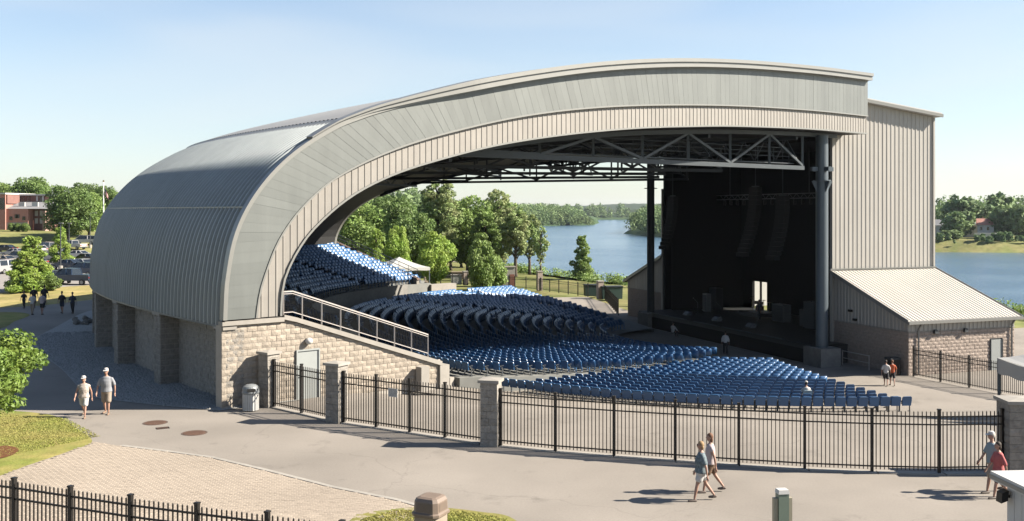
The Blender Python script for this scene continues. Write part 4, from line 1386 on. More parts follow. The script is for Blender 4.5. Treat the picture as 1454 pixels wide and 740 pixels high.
def decks():
    mb = MB()
    RR = [9.0 + k*1.2 for k in range(20)]
    def ths_(r): 
        e = A_EDGE(r) + math.degrees(0.55/r); return [122 + i*(e-122)/60 for i in range(61)]
    mb.grid([[pol(r, th, deck_z(r, th)) for th in ths_(r)] for r in RR])
    mb.grid([[pol(31.8, th, z if z else deck_z(31.8, th)) for th in ths_(31.8)] for z in (-3.4, None)][::-1])
    mb.grid([[pol(r, ths_(r)[-1], z if z else deck_z(r, ths_(r)[-1])) for r in RR] for z in (-3.4, None)])
    mb.grid([[pol(r, 122, z if z else deck_z(r, 122)) for r in [9+k*1.2 for k in range(20)]] for z in (-3.4, None)])
    mb.build("seating_deck", M_DECK, kind="structure", recalc=True)
    mb = MB(); th0, th1 = 128, 226
    tt = [th0 + i*(th1-th0)/50 for i in range(51)]
    mb.grid([[pol(r, th, deck_z(31.8, th)-0.02) for th in tt] for r in (31.0, 33.9)])
    mb.build("cross_aisle", M_DECK, kind="structure", recalc=True)
    # upper terrace in real steps
    mb = MB(); th0, th1 = 140.5, 216
    tt = [th0 + i*(th1-th0)/60 for i in range(61)]
    rows = []; r = UP_R0 - 0.45
    zprev = -1.0
    def lim(r, th):
        """keep the terrace inside the outer wall"""
        while r > 30 and not in_shell(*pol(r, th).xy): r -= 0.2
        return r
    while r < UP_R1:
        z = up_z(r+0.45)
        rows.append([pol(lim(r, th), th, zprev) for th in tt]); rows.append([pol(lim(r, th), th, z) for th in tt])
        zprev = z; r += 0.93
    rows.append([pol(lim(52.5, th), th, zprev) for th in tt])
    mb.grid(rows)
    for th in (th0, th1):
        prof = []
        b = MB(); rr = [UP_R0-0.45 + k*0.93 for k in range(16)]
        b.grid([[pol(q, th, -2.9) for q in rr], [pol(q, th, up_z(q)) for q in rr]])
        mb.add(b.v, b.f)
    mb.build("upper_terrace", M_DECK, kind="structure", recalc=True)
    # curved parapet along the cross aisle
    w = thing("parapet_wall", "low curved grey parapet with a dark rail in front of the raised seating", "parapet", tuple(pol(33.8, 178, -0.8)))
    inv = Matrix.Translation(-w.location)
    mb = MB(); tt = [147 + i*(214-147)/50 for i in range(51)]
    rows = [[pol(r, th, z) for th in tt] for r, z in ((33.75, -2.0), (33.75, 0.75), (34.0, 0.75), (34.0, -2.0))]
    mb.grid(rows)
    for e in (0, 50): mb.add([rows[k][e] for k in range(4)], [(0, 1, 2, 3)])
    o = mb.build("wall", M_CONCD, None, recalc=True); o.parent = w; o.matrix_parent_inverse = inv
    mb = MB()
    for a, b in zip(tt, tt[1:]):
        mb.bar(pol(33.88, a, 1.15), pol(33.88, b, 1.15), 0.05); mb.bar(pol(33.88, a, 0.95), pol(33.88, b, 0.95), 0.03)
    for a in tt[::2]: mb.bar(pol(33.88, a, 0.75), pol(33.88, a, 1.15), 0.04)
    o = mb.build("rail", M_DARKM, None); o.parent = w; o.matrix_parent_inverse = inv
    # end wall of the upper terrace with its sloping rail (north side)
    w = thing("stair_wall", "sloping concrete end wall with a wire rail beside the raised seating", "side wall", tuple(pol(40, 140, 0)))
    inv = Matrix.Translation(-w.location)
    th = 140.0
    a, b = pol(34.0, 143.5), pol(50.5, 139.5)
    sd = Vector((-(b-a).y, (b-a).x, 0)).normalized()*0.3
    u = (b-a); L = u.length; u.normalize()
    za, zb_ = 0.75, 4.35
    mb = MB(); mb.prism([(0, -3), (L, -3), (L, zb_+0.35), (0, za+0.35)], a, u, Vector((0, 0, 1)), sd)
    o = mb.build("wall", M_CONC, None); o.parent = w; o.matrix_parent_inverse = inv
    mb = MB(); mb.prism([(-0.1, za+0.35), (L, zb_+0.36), (L, zb_+0.5), (-0.1, za+0.49)], a-sd*0.1, u, Vector((0, 0, 1)), sd*1.2)
    o = mb.build("coping", mat("brown_coping", (0.30, 0.21, 0.16), 0.8), None); o.parent = w; o.matrix_parent_inverse = inv
    for h in (0.6, 1.0, 1.4):
        mb = MB(); mb.bar(a+sd*.5+Vector((0, 0, za+h)), b+sd*.5+Vector((0, 0, zb_+h)), 0.05)
        o = mb.build("rail", M_FRAME, None); o.parent = w; o.matrix_parent_inverse = inv
    mb = MB()
    for k in range(60):
        q = a.lerp(b, k/59)+sd*.5; z = lerp(za, zb_, k/59); mb.bar(q+Vector((0, 0, z+.45)), q+Vector((0, 0, z+1.4)), 0.05 if k % 6 == 0 else 0.012)
    o = mb.build("mesh_infill", M_FRAME, None, kind="stuff"); o.parent = w; o.matrix_parent_inverse = inv
    # low block at its foot
    mb = MB(); q = pol(33.6, 141); mb.obox(q + Vector((0, 0, -2.4)), u*1.0, -sd*11, Vector((0, 0, 2.9)))
    tag(mb.build("retaining_wall", M_CONC), "short pale retaining wall where the raised seating meets the lower seats", "wall")
    # edge of the lower block beside the floor seats
    mb = MB()
    for i in range(18):
        a, b = pol(31.9, 228.5-i*0.9), pol(31.9, 228.5-(i+1)*0.9)
        za = deck_z(31.8, 228.5-i*0.9)
        n = (a-Vector((MX, MY, 0))).normalized()*0.35
        mb.obox(Vector((a.x, a.y, -2.9)), b-a, n, Vector((0, 0, za+2.9+0.02)))
    tag(mb.build("concrete_kerb", M_CONC), "pale concrete step that edges the lower seats behind the gate", "step")
decks()

# ------------------------------------------------------------------ seats
def seat_shapes():
    # backrest: rounded top, slightly reclined and dished
    poly = []
    W, Hh = 0.272, 0.52
    for k in range(5):
        t = PI/2*k/4
        poly.append((W-0.11+0.11*math.cos(t), Hh-0.11+0.11*math.sin(t)))
    poly = [(W-0.02, 0.0)] + poly
    poly = poly + [(-x, z) for x, z in reversed(poly)]
    back = MB()
    n = len(poly)
    def pt(x, z, d):
        dish = 0.05*(1-(x/W)**2)
        return (x, -0.20 - dish - d - 0.16*z, 0.36 + z)
    fr = [pt(x, z, 0.0) for x, z in poly]; bk = [pt(x*0.97, z*0.985+0.003, 0.045) for x, z in poly]
    back.add(fr + bk, [tuple(reversed(range(n))) if False else tuple(range(n)), tuple(reversed(range(n, 2*n)))] + [(i, n+i, n+(i+1) % n, (i+1) % n) for i in range(n)])
    def pan_mesh(fold):
        pan = MB(); rows = []
        for j, (u, h) in enumerate(((0, 0.0), (.05, .018), (.2, .03), (.34, .02), (.40, 0.0))):
            row = []
            for x in (-.232, -.20, 0, .20, .232):
                hh = h*(0 if abs(x) > .22 else 1 if abs(x) < .1 else .8)
                if fold: row.append((x, -.06 - .40*u + hh*.95, .43 + .90*u + hh*.35))
                else: row.append((x, -.18 + u, .44 + .05*u + .01 - hh*.3))
            rows.append(row)
        pan.grid(rows if fold else [r[::-1] for r in rows])
        back_ = [[(x, y-(.035 if fold else 0), z-(.012 if fold else .035)) for x, y, z in r] for r in rows]
        pan.grid([r[::-1] for r in back_] if fold else back_)
        return pan
    pan = pan_mesh(True); pan_down = pan_mesh(False)
    legs = []
    for sx in (-1, 1):
        m = MB(); x = sx*0.285
        m.box(x-.014, -.06, 0.0, x+.014, .02, .52)
        m.box(x-.02, -.24, .60, x+.02, .10, .635)
        m.bar((x, -.02, .50), (x, -.26, .62), .028)
        m.box(x-.02, -.16, 0.0, x+.02, .16, .025)
        legs.append(m)
    return back, pan, legs, pan_down
SB, SP, SL, SPD = seat_shapes()
ME_BACK = SB.mesh("backrest", M_SEAT, recalc=True)
ME_PAN = SP.mesh("seat_pan", M_SEAT)
ME_LEG = [m.mesh("leg", M_FRAME, recalc=True) for m in SL]
PALE_SEAT = []
def seats():
    spots = []       # x, y, z, facing, block
    # floor seats on the asphalt in front of the fence
    r = 13.9
    k = 0
    while r < 29.8:
        u = (r-13.9)/15.7
        a0 = A_EDGE(r) + math.degrees(1.25/r); a1 = lerp(270.5, 276.8, u)
        n = int(R(a1-a0)*r/0.60)
        for i in range(n+1):
            th = a1 - math.degrees(i*0.60/r)
            if th < a0: continue
            p = pol(r, th); spots.append((p.x, p.y, H(p.x, p.y), math.atan2(MY-p.y, MX-p.x), 0, r, th))
        r += 0.98; k += 1
    # main block
    r = 10.0; k = 0
    while r < 31.0:
        a0, a1 = lerp(133, 124.5, (r-11)/20), A_EDGE(r)
        n = int(R(a1-a0)*r/0.56)
        for i in range(n+1):
            th = a1 - math.degrees(i*0.56/r)
            p = pol(r, th)
            if any(abs(math.degrees(R(th-q))*R(1)*r) < 0.6 for q in (137.5, 160.0, 196.0)): continue
            spots.append((p.x, p.y, deck_z(r, th)+0.01, math.atan2(MY-p.y, MX-p.x), 1, r, th))
        r += 0.95; k += 1
    r = UP_R0+0.25
    while r < UP_R1-0.4:
        n = int(R(214-142.5)*r/0.56)
        for i in range(n+1):
            th = 142.5 + math.degrees(i*0.56/r)
            p = pol(r, th)
            if not in_shell(*pol(r+.7, th).xy) or (p-FN.o).dot(FN.n) > -0.6 or (p-FF.o).dot(FF.n) > -0.3: continue
            if any(abs(R(th-q)*r) < 0.6 for q in (158.0, 178.0, 198.0)): continue
            spots.append((p.x, p.y, up_z(r)+0.01 - ((r-UP_R0-0.25) % 0.93)*0.0, math.atan2(MY-p.y, MX-p.x), 2, r, th))
        r += 0.93
    return spots
SPOTS = seats()
SPOTS.sort(key=lambda s: math.hypot(s[0], s[1]))
near_floor = [s for s in SPOTS if s[4] == 0]
def near_seats(limit=300):
    px = lambda s: (727+s[0]/s[1]*FPX, 300+(CAMZ-s[2]-0.85)/s[1]*FPX)
    cand = [s for s in SPOTS if s[4] in (0, 1) and px(s)[0] < 1420]
    chosen = cand[:limit]
    ids = set(id(s) for s in chosen)
    best = min(chosen, key=lambda s: (px(s)[0]-1150)**2 + (px(s)[1]-555)**2)
    r = random.Random(4)
    for s in chosen:
        x, y, z, f, b, rr, th = s
        if s is best:
            t = thing("stadium_seat", "faded pale blue seat in the row nearest the fence, taken by a person in white", "seat", (x, y, z), f-PI/2, "blue seats of the floor rows")
            PALE_SEAT.append(s)
            link("backrest", SB.mesh("backrest", M_SEATF, recalc=True), t)
        elif b == 0:
            t = thing("stadium_seat", "blue plastic seat seen from behind in the floor rows on the asphalt", "seat", (x, y, z), f-PI/2 + r.uniform(-.02, .02), "blue seats of the floor rows")
            link("backrest", ME_BACK, t)
        else:
            t = thing("stadium_seat", "blue plastic seat at the near edge of the raked terrace behind the floor rows", "seat", (x, y, z), f-PI/2, "blue seats at the near edge of the terrace")
            link("backrest", ME_BACK, t)
        link("seat_pan", SPD.mesh("seat_pan", M_SEATF) if s is best else ME_PAN, t)
        for m in ME_LEG: link("leg", m, t)
    rest = [s for s in SPOTS if id(s) not in ids]
    # all the other seats as one mass
    V = []; Fq = []
    def template(parts):
      tv = []; tf = []
      for m in parts:
        b = len(tv); tv += m.v
        for f in m.f:
            if len(f) == 4: tf.append(tuple(i+b for i in f))
            else:
                n = len(f)
                for i in range(1, n-2, 2): tf.append((f[0]+b, f[i]+b, f[i+1]+b, f[i+2]+b))
      return np.array(tv), np.array(tf)
    T_up, T_dn = template((SB, SP, SL[0])), template((SB, SPD, SL[0]))
    off_ = 0
    for i, s in enumerate(rest):
        tv, tf = T_dn if r.random() < .07 else T_up
        x, y, z, f, _, _, _ = s; a = f - PI/2 + r.gauss(0, .035); c, n_ = math.cos(a), math.sin(a)
        lean = r.gauss(0, .02)
        yy = tv[:, 1] - lean*tv[:, 2]
        Q = np.stack([x + tv[:, 0]*c - yy*n_, y + tv[:, 0]*n_ + yy*c, z + tv[:, 2]], -1)
        V.append(Q); Fq.append(tf + off_); off_ += len(tv)
    me = np_mesh("seats_mass", np.concatenate(V), np.concatenate(Fq), M_SEAT)
    o = link("stadium_seats", me, kind="stuff")
    tag(o, "curved rows of blue seats filling the terraces under and beyond the roof", "seats")
near_seats()

# ------------------------------------------------------------------ fences
ME_PICK = {}
def fence(name, label, cat, pts, h=1.95, postgap=2.42, pick=0.125, group=None, each=True, m=None, ends=True, below=0.10, rails=(0.20, -0.17, -0.42), offp=0.0, pw=0.026):
    m = m or M_IRON
    P = [Vector((p[0], p[1], H(p[0], p[1]))) for p in pts]
    o = thing(name, label, cat, tuple(P[0]), 0, group); base = P[0].copy()
    L = [0]
    for a, b in zip(P, P[1:]): L.append(L[-1] + (b-a).length)
    def at(s):
        s = min(max(s, 0), L[-1])
        i = min(next((k for k in range(len(L)) if L[k] >= s-1e-6), 1), len(L)-1); i = max(i, 1)
        t = (s-L[i-1])/(L[i]-L[i-1]); q = P[i-1].lerp(P[i], t); q.z = H(q.x, q.y); return q
    n = max(1, round(L[-1]/postgap)); gap = L[-1]/n
    pmesh = MB(); pmesh.box(-.045, -.045, -0.05, .045, .045, h+0.04); pmesh.box(-.055, -.055, h+0.04, .055, .055, h+0.075)
    pm = pmesh.mesh("post", m)
    k = (round(h, 2), m.name, pw)
    if k not in ME_PICK:
        mb = MB(); mb.box(-pw/2, -pw/2, below, pw/2, pw/2, h-0.03); mb.add([(-pw/2, -pw/2, h-0.03), (pw/2, -pw/2, h-0.03), (pw/2, pw/2, h-0.03), (-pw/2, pw/2, h-0.03), (0, 0, h)], [(0, 1, 4), (1, 2, 4), (2, 3, 4), (3, 0, 4)])
        ME_PICK[k] = (mb, mb.mesh("picket", m))
    for i in range(n+1):
        if (i in (0, n)) and not ends: continue
        q = at(i*gap); d = at(i*gap+.1)-at(i*gap-.1)
        link("post", pm, o, tuple(q-base)).rotation_euler = (0, 0, math.atan2(d.y, d.x))
    bulk = MB()
    for i in range(n):
        a, b = at(i*gap), at((i+1)*gap)
        for hh in rails:
            z = hh if hh > 0 else h+hh
            mb = MB(); mb.bar(a-base+Vector((0, 0, z)), b-base+Vector((0, 0, z)), 0.032, 0.042); mb.build("rail", m, o)
        np_ = max(2, round(gap/pick))
        ang = math.atan2((b-a).y, (b-a).x)
        for j in range(1, np_):
            q = a.lerp(b, j/np_) - base
            if each:
                link("picket", ME_PICK[k][1], o, tuple(q)).rotation_euler = (0, 0, ang)
            else:
                bulk.add([(v[0]+q.x, v[1]+q.y, v[2]+q.z) for v in ME_PICK[k][0].v], ME_PICK[k][0].f)
    if bulk.f: bulk.build("picket", m, o, kind="stuff")
    return o

PIERS = [G(382, 577), G(478, 599), G(697, 632), G(1446, 671)]
def pier(p, label, ang, h=2.22, w=0.62):
    o = thing("stone_pier", label, "pillar", (p[0], p[1], 0), ang, "stone gate pillars")
    r = random.Random(int(p[0]*10))
    mb = MB(); mb.box(-w/2+.03, -w/2+.03, -0.2, w/2-.03, w/2-.03, h); mb.build("core", M_MORT, o)
    nc = 9; ch = h/nc
    for c in range(nc):
        z = c*ch
        for s_ in (-1, 1):
            b = MB(); g = 0.005
            e = w/2
            rows = []
            x0, x1 = (-e, 0) if s_ < 0 else (0, e)
            if c % 3 == 1: x0, x1 = (-e, -e*.2) if s_ < 0 else (-e*.2, e)
            if c % 3 == 2: x0, x1 = (-e, e*.25) if s_ < 0 else (e*.25, e)
            # rough box: subdivided faces with jitter
            nx, nz = 3, 2
            X = [x0+g+(x1-x0-2*g)*i/nx for i in range(nx+1)]; Z = [z+g+(ch-2*g)*i/nz for i in range(nz+1)]; Y = [-e, -e*.33, e*.33, e]
            j = lambda: r.uniform(-.004, .016)
            b.grid([[(x, -e - (j() if 0 < i < nx and 0 < k < nz else 0), zz) for i, x in enumerate(X)] for k, zz in enumerate(Z)])
            b.grid([[(x, e + (j() if 0 < i < nx and 0 < k < nz else 0), zz) for i, x in enumerate(X)][::-1] for k, zz in enumerate(Z)])
            xs = x0 + g if s_ < 0 else x1 - g
            b.grid([[(xs + s_*(j()+.006 if 0 < i < 3 and 0 < k < nz else 0), y, zz) for i, y in enumerate(Y)] for k, zz in enumerate(Z)])
            b.add([(x0+g, -e, z+g), (x1-g, -e, z+g), (x1-g, e, z+g), (x0+g, e, z+g), (x0+g, -e, z+ch-g), (x1-g, -e, z+ch-g), (x1-g, e, z+ch-g), (x0+g, e, z+ch-g)], [(0, 3, 2, 1), (4, 5, 6, 7)])
            b.build("block", M_BLOCKG, o, recalc=True)
    c = w/2+.07
    mb = MB(); mb.add([(-c,-c,h),(c,-c,h),(c,c,h),(-c,c,h),(-c,-c,h+.10),(c,-c,h+.10),(c,c,h+.10),(-c,c,h+.10),(0,0,h+.15)],
                      [(0,3,2,1),(0,1,5,4),(1,2,6,5),(2,3,7,6),(3,0,4,7),(4,5,8),(5,6,8),(6,7,8),(7,4,8)])
    mb.build("capstone", M_CONC, o)
pier(PIERS[0], "rough stone pillar beside the white bin at the stone wall", R(-38))
pier(PIERS[1], "stone gate pillar between the narrow gate and the wide double gate", R(-28))
pier(PIERS[2], "stone pillar where the wide gate meets the long fence", R(-14))
pier(PIERS[3], "wide stone pillar at the far right end of the long fence", R(-3), w=0.95)
def off(a, b, d):
    a, b = Vector(a), Vector(b); u = (b-a).normalized(); return a + u*d
a0, a1, a2, a3 = [Vector(p) for p in PIERS]
fence("metal_gate", "narrow black picket gate in front of the grey door", "gate", [off(a0, a1, .38), off(a1, a0, .38)], postgap=1.7, group="black gates")
fence("metal_gate", "wide black double picket gate carrying a small white notice", "gate", [off(a1, a2, .38), off(a2, a1, .38)], postgap=1.75, group="black gates")
mid = [G(790, 641.5), G(872, 648), G(960, 654.5), G(1050, 661), G(1148, 667), G(1245, 671), G(1340, 673)]
FPTS = [off(a2, mid[0], .38)] + [Vector(q) for q in mid] + [off(a3, mid[-1], .52)]
fence("picket_fence", "long black metal picket fence curving between the plaza and the blue seats", "fence", FPTS, postgap=2.15, ends=True)
fence("picket_fence", "black metal picket fence in the lower left corner beside the paved walk", "fence", [(-16.5, 25.0), (-12.0, 23.4), (-8.5, 21.9), (-5.0, 20.6), (-3.4, 20.0)], postgap=1.75)
fence("picket_fence", "black picket fence running from the annex corner towards the white canopy", "fence", [PA(0.15, 8.1, 0), PA(0.5, 14.5, 0), PA(2.0, 22, 0), PA(3.0, 26, 0)], postgap=2.4)

mb = MB()
for pts in (FPTS, [off(a0, a1, .38), off(a1, a0, .38)], [off(a1, a2, .38), off(a2, a1, .38)]):
    ps = [Vector((q[0], q[1], 0)) for q in pts]
    for k, (u, v) in enumerate(zip(ps, ps[1:])):
        d = (v-u); sd = Vector((d.y, -d.x, 0)).normalized()*0.17
        n = max(1, round(d.length/1.5))
        for i in range(n):
            mb.obox(u.lerp(v, i/n) - sd*.9 + d/n*.012 + Vector((0, 0, -.1)), d/n*.976, sd*2, Vector((0, 0, .135)))
mb.build("fence_kerb", M_CONC, kind="structure")
# padlock and notice on the gate
q = off(a1, a2, 2.85); d = (a2-a1).normalized(); nn = Vector((d.y, -d.x, 0))
sg = thing("gate_notice", "small white notice with grey lines of print hung on the wide gate", "sign", tuple(q + nn*0.05 + Vector((0, 0, 1.42))), math.atan2(d.y, d.x))
mb = MB(); mb.box(-.22, -.012, -.16, .22, .0, .16); mb.build("plate", M_WHITE, sg)
mb = MB(); r = random.Random(3)
for k in range(6):
    z = .115 - k*.045; x = -.18
    while x < .17:
        w = r.uniform(.03, .08); mb.box(x, -.0145, z-.009, min(x+w, .19), -.0125, z+.009); x += w+.018
mb.build("lettering", M_FRAME, sg)

# ------------------------------------------------------------------ vegetation
def leaf_cloud(blobs, n, size, seed, flat=0.0, shell=0.55):
    g = np.random.default_rng(seed)
    B = np.array(blobs, float)                       # cx cy cz rx ry rz
    wgt = (B[:, 3]*B[:, 4]*B[:, 5])**(2/3); wgt /= wgt.sum()
    idx = g.choice(len(B), n, p=wgt)
    d = g.normal(size=(n, 3)); d /= np.linalg.norm(d, axis=1)[:, None]
    rad = shell + (1-shell)*g.random(n)**0.6
    rad *= 1 + 0.10*np.sin(d[:, 0]*7+idx)*np.sin(d[:, 2]*9+idx*2)
    C = B[idx, :3] + d*B[idx, 3:]*rad[:, None]
    nrm = d*0.8 + g.normal(size=(n, 3))*0.75 + np.array([0, 0, 0.35])
    nrm /= np.linalg.norm(nrm, axis=1)[:, None]
    t = g.normal(size=(n, 3)); t -= nrm*(t*nrm).sum(1)[:, None]; t /= np.linalg.norm(t, axis=1)[:, None]
    b = np.cross(nrm, t)
    s = size*(0.55+0.9*g.random(n))[:, None]
    V = np.stack([C - t*s, C - b*s*0.55 + nrm*s*.12, C + t*s - nrm*s*.15, C + b*s*0.55 + nrm*s*.12], 1).reshape(-1, 3)
    F = np.arange(n*4).reshape(-1, 4)
    return V, F
def tree_kind(h, w, base, nb, nleaf, size, seed, shape, m, trunk_r=None):
    """returns (trunk mesh, crown mesh) with the foot at the origin"""
    r = random.Random(seed)
    blobs = []; tips = []
    for i in range(nb):
        u = (i+0.5)/nb
        z = lerp(base, 0.97, u)
        if shape == 'round': prof = math.sin(PI*min(1, max(0.05, (z-base*0.8)/(1.04-base*0.8))))**0.6
        elif shape == 'cone': prof = (1.06-z)**0.8*1.1
        elif shape == 'column': prof = 0.75*math.sin(PI*min(1, max(.08, (z-base*.8)/(1.05-base*.8))))**0.4
        elif shape == 'wild': prof = (1.1-z)**.55*r.uniform(.55, 1.15)
        else: prof = (0.45 + 0.55*math.sin(PI*u))
        a = i*2.4 + r.uniform(-.5, .5); q = prof*w/2*(r.uniform(.35, .72) if shape != 'cone' else r.uniform(.3, .6))
        br = w*(0.20 if shape not in ('open', 'wild') else 0.135)*r.uniform(.75, 1.25)*max(.5, prof)
        c = (q*math.cos(a), q*math.sin(a), z*h - br*0.3)
        blobs.append((*c, br*1.1, br*1.1, br*r.uniform(.65, .95)))
        tips.append(c)
    if shape == 'round':
        blobs.append((0, 0, h*(base+0.97)/2, w*.27, w*.27, h*(1-base)*.36))
    V, F = leaf_cloud(blobs, nleaf, size, seed, shell=0.5)
    V[:, 2] = np.maximum(V[:, 2], h*base*0.25)
    crown = np_mesh("crown", V, F, m)
    mb = MB(); tr = trunk_r or h*0.022
    top = h*(0.8 if shape != 'open' else .9)
    mb.tube([(0, 0, -0.4), (0, 0, 0.3), (r.uniform(-.1, .1), r.uniform(-.1, .1), h*base), (r.uniform(-.2, .2), r.uniform(-.2, .2), top)], [tr*1.5, tr*1.1, tr*.85, tr*.15], 9)
    for c in tips[::2]:
        z0 = min(top*.9, max(h*base*.6, c[2]-w*.25))
        mb.tube([(0, 0, z0), (c[0]*.5, c[1]*.5, lerp(z0, c[2], .6)), c], [tr*.5, tr*.32, tr*.1], 5)
    return mb.mesh("trunk", M_BARK, True), crown, h, w
KINDS = {
    'wild': tree_kind(7, 5.2, .08, 52, 9500, .12, 34, 'wild', M_LEAF_B),
    'wild2': tree_kind(7, 5.2, .10, 46, 9000, .125, 39, 'wild', M_LEAF_M),
    'round_d': tree_kind(12, 10, .18, 26, 17000, .21, 1, 'round', M_LEAF_D),
    'round_m': tree_kind(12, 10, .16, 28, 17000, .21, 2, 'round', M_LEAF_M),
    'round_b': tree_kind(6, 5, .14, 22, 12000, .125, 3, 'round', M_LEAF_B),
    'tall_o': tree_kind(16, 8, .12, 64, 17000, .19, 4, 'open', M_LEAF_O),
    'tall_m': tree_kind(16, 8, .10, 36, 15000, .20, 5, 'column', M_LEAF_M),
    'cone_b': tree_kind(6, 4.4, .10, 34, 11000, .115, 6, 'cone', M_LEAF_B),
    'thin': tree_kind(9, 3.6, .35, 26, 1500, .17, 7, 'open', M_LEAF_O),
    'bush': tree_kind(3, 3.6, .04, 18, 6000, .11, 8, 'round', M_LEAF_M),
    'far': tree_kind(12, 11, .08, 18, 2600, .62, 9, 'round', M_LEAF_F),
    'far2': tree_kind(12, 10, .08, 16, 2600, .62, 10, 'round', M_LEAF_F),
    'multi': tree_kind(13, 6.5, .30, 46, 7500, .19, 12, 'open', M_LEAF_O),
}
def tree(kind, px, ptop, dist, label, wpx=None, group=None, cat="tree", name="leafy_tree", zoff=0.0):
    tm, cm, h, w = KINDS[kind]
    x = (px-727)/FPX*dist; y = dist; z = H(x, y)
    ht = CAMZ + (300-ptop)*dist/FPX - z
    wd = (wpx*dist/FPX) if wpx else w*ht/h
    o = thing(name, label, cat, (x, y, z - 0.05), rnd.uniform(0, 6.28), group)
    s = (wd/w, wd/w, ht/h)
    for nm, me in (("trunk", tm), ("crown", cm)):
        q = link(nm, me, o); q.scale = s
    return o
# grove beyond the raised seats
gp = "trees of the riverside park"
tree('round_m', 512, 288, 172, "broad mid green tree at the left end of the park grove under the arch", 104, gp)
tree('round_d', 556, 276, 190, "dark green tree rising behind the broad tree next to the far arch", 92, gp)
tree('round_d', 590, 300, 160, "dark shaded tree between the white canopy and the tall pale poplar", 76, gp)
tree('tall_o', 622, 250, 172, "tallest pale green poplar of the park grove, reaching the roof truss", 80, gp)
tree('round_m', 664, 276, 178, "rounded mid green tree just right of the tallest poplar", 92, gp)
tree('round_d', 640, 300, 190, "dark crown filling the gap behind the tallest poplar", 80, gp)
tree('tall_o', 708, 266, 182, "second pale poplar, the lower one, near the middle of the park grove", 70, gp)
tree('multi', 732, 290, 172, "open olive tree with bare stems showing above the river bank", 56, gp)
tree('multi', 752, 302, 178, "last slender olive tree before the open river", 46, gp)
tree('tall_m', 690, 300, 170, "leafy column tree behind the round bright bush", 60, gp)
tree('round_d', 485, 305, 200, "dark tree behind the inner edge of the far arch", 70, gp)
tree('wild', 534, 322, 142, "young bright green tree with a pointed crown left of the white canopy", 40, gp)
tree('round_b', 563, 318, 146, "young bright green tree standing right above the white canopy", 40, gp)
tree('round_b', 618, 326, 140, "round bright maple on the lawn below the tallest poplar", 56, gp)
tree('bush', 684, 338, 138, "wide round bright bush tree behind the far stone pillars", 54, gp)
tree('bush', 702, 366, 142, "smaller low bush that leans against the wide round bush", 44, gp, "bush", "leafy_bush")
tree('thin', 768, 318, 150, "thin almost bare tree beside the tall lamp pole on the bank", 30, gp)
tree('wild2', 826, 332, 165, "lone conical green tree in front of the open river", 46, gp)

tree('round_m', 600, 312, 196, "low green tree filling the gap left of the tallest poplar", 70, gp)
tree('round_m', 655, 318, 200, "low green tree filling the gap right of the tallest poplar", 70, gp)
tree('round_d', 528, 300, 205, "deep green tree at the back of the grove behind the young pointed tree", 80, gp)
# shrubs in a band along the river bank
def bank_shrubs():
    r = random.Random(9); blobs = []
    line = [(-3, 205), (5.6, 180), (17.7, 154), (38, 125), (58, 103)]
    for i in range(150):
        u = r.random()*(len(line)-1); k = int(u); t = u-k
        x = lerp(line[k][0], line[k+1][0], t)+r.uniform(-2.5, 3); y = lerp(line[k][1], line[k+1][1], t)+r.uniform(-2.5, 3)
        s = r.uniform(.6, 1.25); blobs.append((x, y, H(x, y)+s*.5, s*1.5, s*1.3, s))
    V, F = leaf_cloud(blobs, 26000, .16, 31, shell=.3)
    tag(link("shrubbery", np_mesh("shrubbery", V, F, M_LEAF_M), kind="stuff"), "low green shrubs along the top of the river bank", "shrubs")
bank_shrubs()

# woods along the far banks and behind the car park, read as masses
def woods(name, label, pts, n, hmin, hmax, seed, m, nleaf, size, deep=30):
    r = random.Random(seed); blobs = []
    L = [0]
    for a, b in zip(pts, pts[1:]): L.append(L[-1]+math.hypot(b[0]-a[0], b[1]-a[1]))
    for i in range(n):
        s = r.random()*L[-1]; k = next(q for q in range(1, len(L)) if L[q] >= s)
        t = (s-L[k-1])/(L[k]-L[k-1]); a, b = pts[k-1], pts[k]
        ux, uy = (b[0]-a[0])/(L[k]-L[k-1]), (b[1]-a[1])/(L[k]-L[k-1])
        dd = r.random()**1.5*deep
        x = lerp(a[0], b[0], t) - uy*dd; y = lerp(a[1], b[1], t) + ux*dd
        h = r.uniform(hmin, hmax)*(0.75+0.25*min(1, dd/deep*3)); w = h*r.uniform(.32, .5)
        z = max(H(x, y), -6.5)
        for q in range(4):
            u = (q+.6)/4
            blobs.append((x+r.uniform(-.3, .3)*w, y+r.uniform(-.3, .3)*w, z+h*u-w*.25*u, w*(1-.45*u*u), w*(1-.45*u*u), h*.17))
    V, F = leaf_cloud(blobs, nleaf, size, seed, shell=.45)
    tag(link(name, np_mesh(name, V, F, m), kind="stuff"), label, "woods")
woods("far_woods", "wooded point that reaches into the river beyond the stage house", [(120, 500), (92, 575), (79, 668), (100, 800), (122, 980), (150, 1200)][::-1], 190, 9, 17, 41, M_LEAF_F, 44000, .8)
woods("far_woods", "woods along the left bank of the river behind the park", [(-22, 300), (-24, 450), (-20, 600), (-12, 850), (-4, 1000)], 200, 9, 17, 42, M_LEAF_F, 40000, 1.0, 50)
woods("far_woods", "wooded spit that reaches into the river from the left bank", [(-30, 1020), (14, 1015), (50, 1070), (86, 1098)], 170, 12, 21, 54, M_LEAF_F, 36000, 1.0, 60)
woods("far_woods", "brush overhanging the water along the wooded spit", [(-6, 870), (12, 1000), (50, 1052), (84, 1078), (92, 1130)], 200, 3, 7, 52, M_LEAF_F, 22000, .8, 8)
woods("far_woods", "low woods closing the far end of the river", [(60, 1700), (120, 1795), (215, 1795), (330, 1600)], 160, 14, 24, 43, M_LEAF_F, 26000, 1.6, 60)
woods("far_woods", "woods behind the houses on the opposite bank at the right", [(150, 470), (230, 455), (330, 440)], 150, 13, 20, 44, M_LEAF_F, 40000, .8, 60)
